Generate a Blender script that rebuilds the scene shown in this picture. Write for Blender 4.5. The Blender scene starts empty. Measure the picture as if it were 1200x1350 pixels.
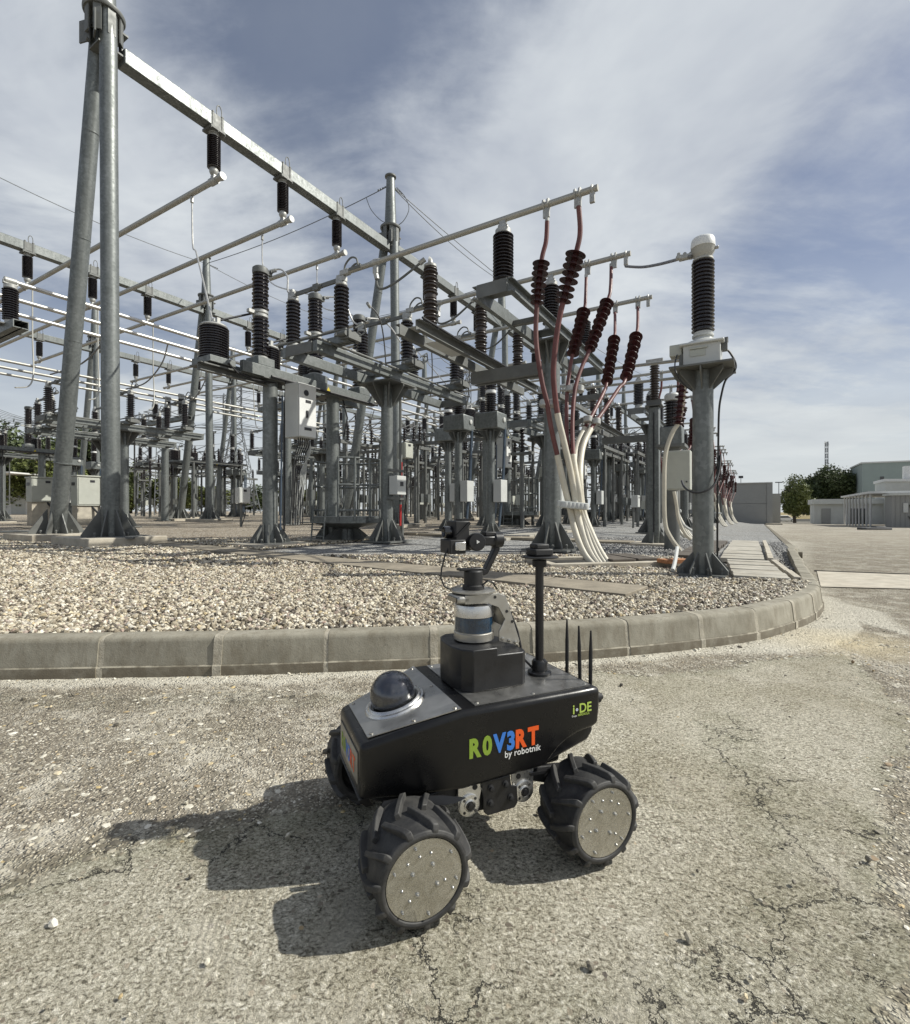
import bpy, bmesh, math, random
import numpy as np
from mathutils import Vector, Matrix
random.seed(7)
sc = bpy.context.scene
col = sc.collection
R = math.radians

BLOBS = [(-30, 30, 0.40, 0.10), (10, 30, 0.42, 0.13), (24, 40, 0.35, 0.08), (-20, 44, 0.32, -0.16), (40, 23, 0.30, -0.10), (3, 46, 0.20, -0.10), (-14, 26, 0.22, -0.07), (36, 9, 0.34, 0.12)]
SKYTINT = (1.0, 0.95, 0.99); CLOUD_D = (5.6, 6.1, 7.0); CLOUD_L = (9.1, 9.6, 9.9)
SKYSTR = 0.077; EXPO = 0.10
# ---------------------------------------------------------------- camera
F = 655.0; HZ = 673.0
cam_d = bpy.data.cameras.new('camera'); cam = bpy.data.objects.new('camera', cam_d); col.objects.link(cam)
cam.location = (0, 0, 1.0); cam.rotation_euler = (R(90), 0, 0)
cam_d.sensor_fit = 'HORIZONTAL'; cam_d.sensor_width = 36; cam_d.lens = F/1200*36
cam_d.shift_y = -2.0/1200; cam_d.clip_start = 0.05; cam_d.clip_end = 5000
sc.camera = cam

# ---------------------------------------------------------------- sun and sky
SUN = Vector((1.1, 0.05, 1.0)).normalized()
sd = bpy.data.lights.new('sun', 'SUN'); sd.energy = 4.9; sd.angle = R(0.6); sd.color = (1.0, 0.975, 0.89)
so = bpy.data.objects.new('sun', sd); col.objects.link(so)
so.rotation_euler = SUN.to_track_quat('Z', 'Y').to_euler(); so.location = (30, 0, 30)
EL = math.asin(SUN.z); AZ = math.atan2(SUN.x, SUN.y)

class NT:
    """small helper round a node tree"""
    def __init__(s, nt):
        s.t = nt; s.n = nt.nodes; s.l = nt.links
    def node(s, kind, **kw):
        ins = kw.pop('ins', {})
        n = s.n.new(kind)
        for k, v in kw.items(): setattr(n, k, v)
        for k, v in ins.items(): s.put(n.inputs[k], v)
        return n
    def put(s, sock, v):
        if isinstance(v, bpy.types.NodeSocket): s.l.new(v, sock)
        elif isinstance(v, bpy.types.Node): s.l.new(v.outputs[0], sock)
        else: sock.default_value = v
    def math(s, op, a, b=0.0, c=None, clamp=False):
        n = s.n.new('ShaderNodeMath'); n.operation = op; n.use_clamp = clamp
        s.put(n.inputs[0], a); s.put(n.inputs[1], b)
        if c is not None: s.put(n.inputs[2], c)
        return n.outputs[0]
    def vmath(s, op, a, b=(0, 0, 0), scale=None):
        n = s.n.new('ShaderNodeVectorMath'); n.operation = op
        s.put(n.inputs[0], a)
        if op != 'SCALE' : s.put(n.inputs[1], b)
        if scale is not None: s.put(n.inputs['Scale'], scale)
        return n.outputs['Value'] if op in ('DOT_PRODUCT', 'LENGTH', 'DISTANCE') else n.outputs[0]
    def mix(s, f, a, b, mode='MIX'):
        n = s.n.new('ShaderNodeMix'); n.data_type = 'RGBA'; n.blend_type = mode
        s.put(n.inputs[0], f); s.put(n.inputs[6], a); s.put(n.inputs[7], b)
        return n.outputs[2]
    def noise(s, vec, scale, detail=4, rough=0.55, dist=0.0, out='Fac'):
        n = s.node('ShaderNodeTexNoise', ins={'Scale': scale, 'Detail': detail, 'Roughness': rough, 'Distortion': dist})
        if vec is not None: s.put(n.inputs['Vector'], vec)
        return n.outputs[out]
    def vor(s, vec, scale, feature='F1', out='Distance', rnd=1.0):
        n = s.node('ShaderNodeTexVoronoi', feature=feature, ins={'Scale': scale, 'Randomness': rnd})
        if vec is not None: s.put(n.inputs['Vector'], vec)
        return n.outputs[out]
    def ramp(s, fac, stops, interp='LINEAR'):
        n = s.n.new('ShaderNodeValToRGB'); n.color_ramp.interpolation = interp
        e = n.color_ramp.elements
        while len(e) < len(stops): e.new(0.5)
        for i, (p, c) in enumerate(stops):
            e[i].position = p
            e[i].color = (c, c, c, 1) if isinstance(c, (int, float)) else (*c, 1)
        s.put(n.inputs[0], fac)
        return n.outputs[0]
    def rng(s, v, a, b, c=0.0, d=1.0, smooth=False):
        n = s.n.new('ShaderNodeMapRange'); n.clamp = True
        if smooth: n.interpolation_type = 'SMOOTHSTEP'
        for i, x in enumerate((v, a, b, c, d)): s.put(n.inputs[i], x)
        return n.outputs[0]
    def comb(s, x, y, z):
        n = s.n.new('ShaderNodeCombineXYZ'); s.put(n.inputs[0], x); s.put(n.inputs[1], y); s.put(n.inputs[2], z); return n.outputs[0]

world = bpy.data.worlds.new('World'); sc.world = world; world.use_nodes = True
wt = NT(world.node_tree); wt.n.clear()
tc = wt.node('ShaderNodeTexCoord').outputs['Generated']
sky = wt.node('ShaderNodeTexSky', sky_type='NISHITA', sun_disc=False, sun_elevation=EL, sun_rotation=AZ,
              altitude=300, air_density=1.0, dust_density=1.2, ozone_density=1.5)
dirn = wt.vmath('NORMALIZE', tc)
sx = wt.node('ShaderNodeSeparateXYZ', ins={0: dirn})
zz = wt.math('MAXIMUM', sx.outputs[2], 0.0)
den = wt.math('ADD', zz, 0.16)
px_ = wt.math('DIVIDE', sx.outputs[0], den); py_ = wt.math('DIVIDE', sx.outputs[1], den)
pl = wt.comb(px_, py_, 0.37)
warp = wt.noise(pl, 0.7, 2, 0.5, out='Color')
pl2 = wt.vmath('ADD', pl, wt.vmath('SCALE', wt.vmath('SUBTRACT', warp, (0.5, 0.5, 0.5)), scale=0.55))
n1 = wt.noise(pl2, 0.95, 9, 0.56, 0.0)
pls = wt.vmath('MULTIPLY', pl2, (0.55, 1.6, 1.0))
n2 = wt.noise(pls, 1.7, 9, 0.58, 0.12)
def blob(az, el, rad, amp):
    d = Vector((math.sin(R(az))*math.cos(R(el)), math.cos(R(az))*math.cos(R(el)), math.sin(R(el))))
    dd = wt.vmath('DISTANCE', dirn, tuple(d))
    return wt.math('MULTIPLY', wt.rng(dd, 0.0, rad, 1.0, 0.0, True), amp)
n3 = wt.noise(wt.vmath('MULTIPLY', pl2, (0.8, 1.3, 1.0)), 5.5, 8, 0.62, 0.3)
cl = wt.math('ADD', wt.math('ADD', wt.math('MULTIPLY', n1, 0.50), wt.math('MULTIPLY', n2, 0.34)), wt.math('MULTIPLY', n3, 0.16))
for b in BLOBS: cl = wt.math('ADD', cl, blob(*b))
cf = wt.rng(cl, 0.41, 0.63, 0.0, 1.0, True)
hor = wt.rng(sx.outputs[2], 0.0, 0.42, 1.0, 0.0, True)
cf = wt.math('MAXIMUM', cf, wt.math('MULTIPLY', hor, 1.0))
cf = wt.math('ADD', wt.math('MULTIPLY', cf, 0.80), 0.18)
skc = wt.mix(1.0, sky.outputs[0], (SKYTINT[0], SKYTINT[1], SKYTINT[2], 1), 'MULTIPLY')
shade = wt.noise(pl2, 2.3, 5, 0.55)
cc = wt.mix(wt.rng(shade, 0.3, 0.7), (*CLOUD_D, 1), (*CLOUD_L, 1))
cc = wt.mix(wt.math('MULTIPLY', hor, 0.85), cc, (8.3, 8.8, 8.9, 1))
fin = wt.mix(cf, skc, cc)
bg = wt.node('ShaderNodeBackground', ins={'Color': fin, 'Strength': SKYSTR})
wt.l.new(bg.outputs[0], wt.node('ShaderNodeOutputWorld').inputs[0])

sc.view_settings.view_transform = 'Standard'; sc.view_settings.look = 'None'
sc.view_settings.exposure = EXPO; sc.view_settings.gamma = 1.0
sc.view_settings.use_curve_mapping = False
sc.cycles.max_bounces = 8; sc.cycles.diffuse_bounces = 3; sc.cycles.glossy_bounces = 3; sc.cycles.transmission_bounces = 5
sc.cycles.sample_clamp_indirect = 8

# ---------------------------------------------------------------- materials
MATS = {}
def new_mat(name):
    m = bpy.data.materials.new(name); m.use_nodes = True
    t = NT(m.node_tree); b = t.n['Principled BSDF']; MATS[name] = m
    return m, t, b
def simple(name, c, rough=0.5, metal=0.0, var=0.12, scale=6.0, bump=0.0, bscale=80.0, coat=0.0, dirt=0.0, dirtc=(0.25, 0.21, 0.16), rvar=0.1, space='Object'):
    m, t, b = new_mat(name)
    co = t.node('ShaderNodeTexCoord').outputs[space]
    n = t.noise(co, scale, 5, 0.6)
    c1 = tuple(max(0, x*(1-var)) for x in c); c2 = tuple(min(1, x*(1+var)) for x in c)
    colr = t.mix(t.rng(n, 0.3, 0.7), (*c1, 1), (*c2, 1))
    if dirt > 0:
        d = t.rng(t.noise(co, scale*0.37+0.3, 6, 0.7, 0.4), 0.48, 0.72, 0, dirt)
        colr = t.mix(d, colr, (*dirtc, 1))
    t.put(b.inputs['Base Color'], colr)
    t.put(b.inputs['Roughness'], t.rng(t.noise(co, scale*2.1, 4), 0.3, 0.7, max(0, rough-rvar), min(1, rough+rvar)))
    b.inputs['Metallic'].default_value = metal
    if coat: b.inputs['Coat Weight'].default_value = coat; b.inputs['Coat Roughness'].default_value = 0.15
    if bump:
        bn = t.node('ShaderNodeBump', ins={'Height': t.noise(co, bscale, 4, 0.6), 'Strength': bump, 'Distance': 0.005})
        t.put(b.inputs['Normal'], bn.outputs[0])
    return m

# galvanised steel: spangle, streaks
m, t, b = new_mat('galvanised')
co = t.node('ShaderNodeTexCoord').outputs['Object']
sp = t.vor(co, 22.0, 'F1', 'Color')
spv = t.node('ShaderNodeSeparateColor', ins={0: sp}).outputs[0]
st = t.noise(t.vmath('MULTIPLY', co, (5, 5, 0.5)), 2.0, 5, 0.6)
blot = t.noise(co, 1.3, 5, 0.65)
v = t.math('ADD', t.math('MULTIPLY', spv, 0.16), t.math('ADD', t.math('MULTIPLY', st, 0.42), t.math('MULTIPLY', blot, 0.42)))
t.put(b.inputs['Base Color'], t.ramp(v, [(0.28, (0.105, 0.115, 0.112)), (0.5, (0.17, 0.182, 0.177)), (0.72, (0.26, 0.272, 0.265))]))
b.inputs['Metallic'].default_value = 0.45
t.put(b.inputs['Roughness'], t.rng(v, 0.3, 0.7, 0.58, 0.38))
t.put(b.inputs['Normal'], t.node('ShaderNodeBump', ins={'Height': v, 'Strength': 0.06, 'Distance': 0.01}).outputs[0])
simple('galvanised_dull', (0.15, 0.154, 0.147), 0.6, 0.3, 0.2, 3.0, 0.05, 60)
simple('aluminium', (0.56, 0.55, 0.52), 0.42, 0.75, 0.12, 3.0)
simple('aluminium_dull', (0.42, 0.41, 0.37), 0.5, 0.45, 0.06, 1.0)
simple('cast_fitting', (0.42, 0.42, 0.40), 0.5, 0.4, 0.2, 12.0)
simple('porcelain_dark', (0.022, 0.017, 0.017), 0.22, 0.0, 0.3, 3.0, coat=0.4, dirt=0.2, dirtc=(0.07, 0.06, 0.055))
simple('porcelain_brown', (0.045, 0.033, 0.026), 0.32, 0.0, 0.25, 3.0, coat=0.2, dirt=0.5, dirtc=(0.12, 0.10, 0.08))
simple('polymer_red', (0.050, 0.012, 0.013), 0.42, 0.0, 0.25, 5.0)
simple('cable_red', (0.135, 0.042, 0.038), 0.5, 0.0, 0.25, 4.0, dirt=0.35, dirtc=(0.25, 0.17, 0.15))
simple('cable_cream', (0.60, 0.56, 0.46), 0.5, 0.0, 0.12, 4.0, dirt=0.3, dirtc=(0.42, 0.37, 0.28))
simple('cable_black', (0.02, 0.02, 0.022), 0.5)
simple('cable_blue', (0.06, 0.085, 0.12), 0.45)
simple('paint_white', (0.74, 0.745, 0.73), 0.4, 0.0, 0.04, 2.0, dirt=0.12, dirtc=(0.5, 0.48, 0.43))
simple('paint_cabinet', (0.44, 0.45, 0.40), 0.5, 0.0, 0.08, 2.0, dirt=0.3, dirtc=(0.33, 0.32, 0.27))
simple('paint_lightgrey', (0.52, 0.53, 0.51), 0.45, 0.0, 0.08, 2.0, dirt=0.3, dirtc=(0.36, 0.34, 0.3))
simple('paint_red', (0.5, 0.03, 0.03), 0.4)
simple('paint_yellow', (0.65, 0.5, 0.03), 0.5)
simple('sign_dark', (0.03, 0.03, 0.035), 0.4)
simple('wire', (0.22, 0.22, 0.22), 0.5, 0.5)
simple('wire_far', (0.16, 0.17, 0.18), 0.6, 0.2)
simple('concrete_footing', (0.46, 0.42, 0.345), 0.9, 0.0, 0.18, 5.0, 0.5, 60, dirt=0.5, dirtc=(0.27, 0.22, 0.16))
simple('concrete_slab', (0.40, 0.375, 0.32), 0.9, 0.0, 0.2, 4.0, 0.5, 70, dirt=0.7, dirtc=(0.28, 0.24, 0.18))
simple('concrete_old', (0.27, 0.235, 0.18), 0.92, 0.0, 0.25, 4.0, 0.6, 60, dirt=0.8, dirtc=(0.15, 0.13, 0.10))
simple('pit_dark', (0.03, 0.028, 0.025), 0.9)
simple('timber', (0.10, 0.085, 0.07), 0.85, 0, 0.3, 8)
simple('rust_panel', (0.36, 0.16, 0.07), 0.8, 0, 0.2, 4)
simple('wall_grey', (0.30, 0.30, 0.285), 0.85, 0.0, 0.06, 0.5, 0.15, 20, dirt=0.3, dirtc=(0.24, 0.23, 0.21))
simple('wall_green', (0.30, 0.35, 0.33), 0.8, 0.0, 0.06, 0.4)
simple('wall_pale', (0.52, 0.53, 0.50), 0.8, 0.0, 0.08, 0.6, dirt=0.3, dirtc=(0.38, 0.37, 0.34))
simple('roof_edge', (0.66, 0.66, 0.64), 0.6)
simple('roof_dark', (0.10, 0.10, 0.10), 0.7)
simple('glass_dark', (0.03, 0.035, 0.04), 0.1)
simple('car_white', (0.75, 0.75, 0.75), 0.25, 0.0, 0.03, coat=0.5)
simple('car_dark', (0.06, 0.07, 0.09), 0.25, 0.0, 0.03, coat=0.5)
simple('bark', (0.10, 0.08, 0.06), 0.9, 0, 0.3, 10)
simple('dry_grass', (0.26, 0.21, 0.10), 0.95, 0, 0.3, 0.8)
def leafmat(name, a, b_):
    m, t, b = new_mat(name)
    co = t.node('ShaderNodeTexCoord').outputs['Object']
    c = t.mix(t.rng(t.noise(co, 0.9, 3), 0.35, 0.65), (*a, 1), (*b_, 1))
    c = t.mix(t.rng(t.noise(co, 9.0, 2), 0.3, 0.7, 0.0, 0.5), c, (*[x*1.5 for x in b_], 1))
    t.put(b.inputs['Base Color'], c); b.inputs['Roughness'].default_value = 0.6
leafmat('leaf_dark', (0.035, 0.055, 0.022), (0.07, 0.09, 0.03))
leafmat('leaf_mid', (0.06, 0.085, 0.022), (0.12, 0.135, 0.035))
# robot
m, t, b = new_mat('robot_black')
co = t.node('ShaderNodeTexCoord').outputs['Object']
dn = t.noise(co, 9, 6, 0.65)
t.put(b.inputs['Base Color'], t.mix(t.rng(dn, 0.4, 0.75, 0.0, 0.35), (0.006, 0.006, 0.0065, 1), (0.018, 0.017, 0.016, 1)))
t.put(b.inputs['Roughness'], t.rng(t.noise(co, 14, 6, 0.7), 0.3, 0.7, 0.22, 0.38))
b.inputs['Specular IOR Level'].default_value = 0.4
t.put(b.inputs['Normal'], t.node('ShaderNodeBump', ins={'Height': t.noise(co, 420, 2, 0.5), 'Strength': 0.05, 'Distance': 0.002}).outputs[0])
simple('robot_satin', (0.012, 0.012, 0.013), 0.38, 0.0, 0.2, 12, 0.06, 300)
simple('robot_matt', (0.014, 0.014, 0.015), 0.6, 0.0, 0.2, 12)
m, t, b = new_mat('plate_brushed')
co = t.node('ShaderNodeTexCoord').outputs['Object']
br = t.noise(t.vmath('MULTIPLY', co, (8, 260, 8)), 3.0, 4, 0.6)
sm = t.noise(co, 14, 6, 0.65, 0.6)
t.put(b.inputs['Base Color'], t.mix(t.rng(sm, 0.35, 0.7), (0.36, 0.355, 0.34, 1), (0.50, 0.49, 0.47, 1)))
b.inputs['Metallic'].default_value = 0.9
t.put(b.inputs['Roughness'], t.math('ADD', t.rng(br, 0.3, 0.7, 0.26, 0.36), t.rng(sm, 0.3, 0.7, -0.04, 0.14)))
t.put(b.inputs['Normal'], t.node('ShaderNodeBump', ins={'Height': br, 'Strength': 0.05, 'Distance': 0.001}).outputs[0])
simple('silver', (0.62, 0.615, 0.60), 0.30, 0.92, 0.03, 25, 0.03, 400)
simple('silver_matt', (0.44, 0.43, 0.40), 0.42, 0.85, 0.05, 20, 0.03, 300)
m, t, b = new_mat('wheel_disc')
co = t.node('ShaderNodeTexCoord').outputs['Object']
wob = t.noise(co, 34, 3, 0.55, 2.2)
sw = t.noise(co, 15, 4, 0.6, 3.0)
sc2 = t.noise(co, 160, 4, 0.7)
t.put(b.inputs['Base Color'], t.mix(t.rng(sw, 0.35, 0.68), (0.44, 0.42, 0.37, 1), (0.56, 0.545, 0.50, 1)))
b.inputs['Metallic'].default_value = 0.85
t.put(b.inputs['Roughness'], t.rng(sc2, 0.3, 0.7, 0.14, 0.32))
t.put(b.inputs['Normal'], t.node('ShaderNodeBump', ins={'Height': t.math('ADD', wob, t.math('MULTIPLY', sc2, 0.12)), 'Strength': 0.22, 'Distance': 0.006}).outputs[0])
m, t, b = new_mat('tyre_rubber')
co = t.node('ShaderNodeTexCoord').outputs['Object']
gm = t.node('ShaderNodeNewGeometry')
dust = t.math('ADD', t.rng(t.noise(co, 18, 6, 0.7, 0.5), 0.40, 0.72, 0.0, 0.45), t.rng(gm.outputs['Pointiness'], 0.50, 0.60, 0.0, 0.22))
t.put(b.inputs['Base Color'], t.mix(dust, (0.019, 0.019, 0.020, 1), (0.11, 0.105, 0.095, 1)))
b.inputs['Roughness'].default_value = 0.62
t.put(b.inputs['Normal'], t.node('ShaderNodeBump', ins={'Height': t.noise(co, 150, 4, 0.6), 'Strength': 0.22, 'Distance': 0.002}).outputs[0])
simple('glass_band', (0.01, 0.035, 0.07), 0.08, 0.0, 0.5, 30, coat=1.0)
simple('lens_black', (0.008, 0.008, 0.01), 0.1, coat=1.0)
simple('bolt', (0.45, 0.44, 0.41), 0.28, 0.95, 0.1, 30)
simple('decal_green', (0.22, 0.33, 0.035), 0.5, 0, 0.03)
simple('decal_blue', (0.045, 0.19, 0.60), 0.5, 0, 0.03)
simple('decal_orange', (0.75, 0.10, 0.012), 0.5, 0, 0.03)
simple('decal_white', (0.70, 0.70, 0.68), 0.5, 0, 0.03)
simple('decal_lime', (0.42, 0.55, 0.10), 0.5, 0, 0.03)
simple('decal_panel', (0.23, 0.22, 0.19), 0.4, 0.3, 0.15, 20)
m, t, b = new_mat('dome_glass')
b.inputs['Base Color'].default_value = (0.9, 0.92, 0.95, 1); b.inputs['Roughness'].default_value = 0.02
b.inputs['Transmission Weight'].default_value = 1.0; b.inputs['IOR'].default_value = 1.42
m, t, b = new_mat('smoked_dome')
co = t.node('ShaderNodeTexCoord').outputs['Object']
t.put(b.inputs['Base Color'], t.mix(t.rng(t.noise(co, 20, 6, 0.7), 0.5, 0.75, 0, 0.3), (0.03, 0.033, 0.045, 1), (0.10, 0.10, 0.10, 1)))
b.inputs['Roughness'].default_value = 0.05; b.inputs['Specular IOR Level'].default_value = 1.0

# ---------------------------------------------------------------- mesh builder
def rot_to(d):
    return Vector(d).normalized().to_track_quat('Z', 'Y').to_matrix()
class MB:
    def __init__(s): s.v = []; s.f = []
    def add(s, vs, fs):
        o = len(s.v); s.v += [tuple(p) for p in vs]; s.f += [tuple(i+o for i in q) for q in fs]; return s
    def box(s, c, sz, rz=0.0, mat=None):
        hx, hy, hz = sz[0]/2, sz[1]/2, sz[2]/2
        M = mat if mat is not None else Matrix.Rotation(rz, 3, 'Z')
        vs = [Vector(c) + M @ Vector((x, y, z)) for z in (-hz, hz) for x, y in ((-hx, -hy), (hx, -hy), (hx, hy), (-hx, hy))]
        return s.add(vs, [(3, 2, 1, 0), (4, 5, 6, 7), (0, 1, 5, 4), (1, 2, 6, 5), (2, 3, 7, 6), (3, 0, 4, 7)])
    def bar(s, p0, p1, w, h):
        p0 = Vector(p0); p1 = Vector(p1); d = (p1-p0); L = d.length; d.normalize()
        up = Vector((0, 0, 1)) if abs(d.z) < 0.95 else Vector((0, 1, 0))
        sd_ = d.cross(up).normalized(); u = sd_.cross(d)
        M = Matrix((sd_, d, u)).transposed()
        return s.box((p0+p1)/2, (w, L, h), mat=M)
    def channel(s, p0, p1, w, h, tk=0.02, side=1):
        """C section: web vertical on one side, two flanges"""
        p0 = Vector(p0); p1 = Vector(p1); d = (p1-p0).normalized(); sd_ = d.cross(Vector((0, 0, 1))).normalized()*side
        s.bar(p0, p1, tk, h)
        for k in (-1, 1):
            o = sd_*(w/2+tk/2) + Vector((0, 0, k*(h/2-tk/2)))
            s.bar(p0+o, p1+o, w, tk)
        return s
    def tube(s, p0, p1, r0, r1=None, n=12, caps=True):
        if r1 is None: r1 = r0
        p0 = Vector(p0); p1 = Vector(p1); M = rot_to(p1-p0)
        vs = []
        for p, r in ((p0, r0), (p1, r1)):
            for i in range(n):
                a = 2*math.pi*i/n; vs.append(p + M @ Vector((r*math.cos(a), r*math.sin(a), 0)))
        fs = [(i, (i+1) % n, n+(i+1) % n, n+i) for i in range(n)]
        if caps: fs += [tuple(reversed(range(n))), tuple(range(n, 2*n))]
        return s.add(vs, fs)
    def path(s, pts, r, n=8, caps=True):
        pts = [Vector(p) for p in pts]; k = len(pts)
        rr = r if isinstance(r, (list, tuple)) else [r]*k
        tg = [(pts[min(i+1, k-1)]-pts[max(i-1, 0)]).normalized() for i in range(k)]
        ref = Vector((0, 0, 1)) if abs(tg[0].z) < 0.9 else Vector((1, 0, 0))
        nrm = (ref - tg[0]*ref.dot(tg[0])).normalized()
        vs = []
        for i in range(k):
            nrm = (nrm - tg[i]*nrm.dot(tg[i])).normalized(); bn = tg[i].cross(nrm)
            for j in range(n):
                a = 2*math.pi*j/n; vs.append(pts[i] + (nrm*math.cos(a)+bn*math.sin(a))*rr[i])
        fs = [(i*n+j, i*n+(j+1) % n, (i+1)*n+(j+1) % n, (i+1)*n+j) for i in range(k-1) for j in range(n)]
        if caps: fs += [tuple(reversed(range(n))), tuple(range((k-1)*n, k*n))]
        return s.add(vs, fs)
    def lathe(s, prof, o=(0, 0, 0), axis=(0, 0, 1), n=16, caps=True):
        M = rot_to(axis); o = Vector(o); vs = []
        for r, z in prof:
            for i in range(n):
                a = 2*math.pi*i/n; vs.append(o + M @ Vector((r*math.cos(a), r*math.sin(a), z)))
        k = len(prof)
        fs = [(i*n+j, i*n+(j+1) % n, (i+1)*n+(j+1) % n, (i+1)*n+j) for i in range(k-1) for j in range(n)]
        if caps: fs += [tuple(reversed(range(n))), tuple(range((k-1)*n, k*n))]
        return s.add(vs, fs)
    def prism(s, poly, h0, h1, fn):
        """poly 2d, extruded from h0 to h1; fn(a,b,h)->xyz"""
        n = len(poly)
        vs = [fn(a, b_, h0) for a, b_ in poly] + [fn(a, b_, h1) for a, b_ in poly]
        fs = [tuple(range(n)), tuple(reversed(range(n, 2*n)))] + [(i, n+i, n+(i+1) % n, (i+1) % n) for i in range(n)]
        return s.add(vs, fs)
    def build(s, name, mat, parent=None, smooth=True, ang=35, bevel=0.0, seg=2, loc=None, kind=None):
        me = bpy.data.meshes.new(name); me.from_pydata(s.v, [], s.f); me.validate()
        bm = bmesh.new(); bm.from_mesh(me); bmesh.ops.recalc_face_normals(bm, faces=bm.faces); bm.to_mesh(me); bm.free()
        me.materials.append(MATS[mat])
        if smooth:
            me.shade_smooth(); me.set_sharp_from_angle(angle=R(ang))
        o = bpy.data.objects.new(name, me); col.objects.link(o)
        if parent: o.parent = parent
        if loc is not None: o.location = loc
        if kind: o['kind'] = kind
        if bevel:
            bv = o.modifiers.new('bevel', 'BEVEL'); bv.width = bevel; bv.segments = seg; bv.limit_method = 'ANGLE'; bv.angle_limit = R(25)
        return o
def tag(o, label=None, cat=None, group=None, kind=None):
    if label: o['label'] = label
    if cat: o['category'] = cat
    if group: o['group'] = group
    if kind: o['kind'] = kind
    return o
def thing(name, label, cat, loc=(0, 0, 0), rz=0.0, group=None):
    o = bpy.data.objects.new(name, None); o.empty_display_size = 0.2; col.objects.link(o)
    o.location = loc; o.rotation_euler = (0, 0, rz)
    return tag(o, label, cat, group)
KIDS = {}
def kids(o):
    return [c for c in bpy.data.objects if c.parent is o]
def copy_thing(root, loc, label, rz=None):
    if root.name not in KIDS:
        KIDS[root.name] = [(c, kids(c)) for c in kids(root)]
    r = root.copy(); col.objects.link(r); r.location = loc; r['label'] = label
    if rz is not None: r.rotation_euler = (0, 0, rz)
    for c, gs in KIDS[root.name]:
        d = c.copy(); col.objects.link(d); d.parent = r
        for g in gs:
            e = g.copy(); col.objects.link(e); e.parent = d
    return r
SMALL = ('disc_bolts', 'hub_bolts', 'bracket_bolt', 'bracket_hole', 'centre_bolts', 'flange_hole', 'plate_screw', 'anchor_bolts', 'clamp_bolts', 'seat_plates', 'cable_tails', 'linkage', 'joint_plates', 'hanger_clamp', 'frame_tie', 'wall_ribs', 'cleat_rings', 'weld_ring', 'dead_end', 'wire_clamp', 'door_plate', 'drive_rod')
SMALL = SMALL + ('base_plate', 'drive_shaft', 'control_cable', 'terminal', 'conduit', 'clamp_band', 'door_plate', 'floodlight')
def part(root, mb, name, mat, **kw):
    o = mb.build(name, mat, root, **kw)
    if name in SMALL: o['kind'] = 'stuff'
    return o
def P(px, py, d):
    """a point of the place at ground distance d, measured on the photograph"""
    return Vector(((px-600)/F*d, d, 1+(HZ-py)/F*d))
# ---------------------------------------------------------------- terrain functions
UX, UY = 0.521, 0.8535
KP = [(-12, 2.65), (-7.5, 2.74), (-4.2, 2.84), (-3.45, 2.875), (-2.79, 2.915), (-2.117, 2.95), (-1.432, 2.985), (-0.794, 3.055), (-0.13, 3.13), (0.53, 3.235),
      (1.187, 3.394), (1.792, 3.589), (2.326, 3.808), (2.866, 4.172), (3.29, 4.53), (3.72, 5.02)]
q = Vector((3.98, 5.42))
while q.x < 7.0:
    KP.append((q.x, q.y)); q = q + Vector((0.535, 0.845))*0.66
KP.append((7.13, 10.3))
KN = len(KP)
def kmin(x):
    xs = [p[0] for p in KP] + [7.13+UX*200]; ys = [p[1] for p in KP] + [10.3+UY*200]
    return np.interp(x, xs, ys)
def zroad(y): return -0.017*np.maximum(0.0, np.asarray(y, float)-10.0)
def wlat(x, y): return -((np.asarray(x)-3.9)*UY - (np.asarray(y)-5.2)*UX)
def gz(x, y):
    y = np.asarray(y, float); w = wlat(x, y)
    f = np.clip((w-1.0)/9.0, 0, 1); f = f*f*(3-2*f)
    rise = 0.012*np.clip(y-10, 0, 25)
    near = np.clip((y-5.5)/2.5, 0, 1)*np.clip((2.6-w)/1.6, 0, 1)
    return 0.225 - 0.10*near + zroad(y)*(1-f) + rise*f
def gz_old(x, y): return None
def gzf(x, y): return float(gz(x, y))
def grid_mesh(name, X, Y, Z, mat, attrs=None):
    ny, nx = X.shape
    v = np.stack([X, Y, Z], -1).reshape(-1, 3)
    i = np.arange(ny*nx).reshape(ny, nx)
    f = np.stack([i[:-1, :-1], i[:-1, 1:], i[1:, 1:], i[1:, :-1]], -1).reshape(-1, 4)
    me = bpy.data.meshes.new(name)
    me.vertices.add(len(v)); me.vertices.foreach_set('co', v.ravel())
    me.loops.add(f.size); me.loops.foreach_set('vertex_index', f.ravel())
    me.polygons.add(len(f)); me.polygons.foreach_set('loop_start', np.arange(0, f.size, 4))
    me.update(calc_edges=True); me.materials.append(MATS[mat]); me.shade_smooth()
    for k, a in (attrs or {}).items():
        at = me.attributes.new(k, 'FLOAT', 'POINT'); at.data.foreach_set('value', np.asarray(a, np.float32).ravel())
    o = bpy.data.objects.new(name, me); col.objects.link(o); o['kind'] = 'structure'
    return o
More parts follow.
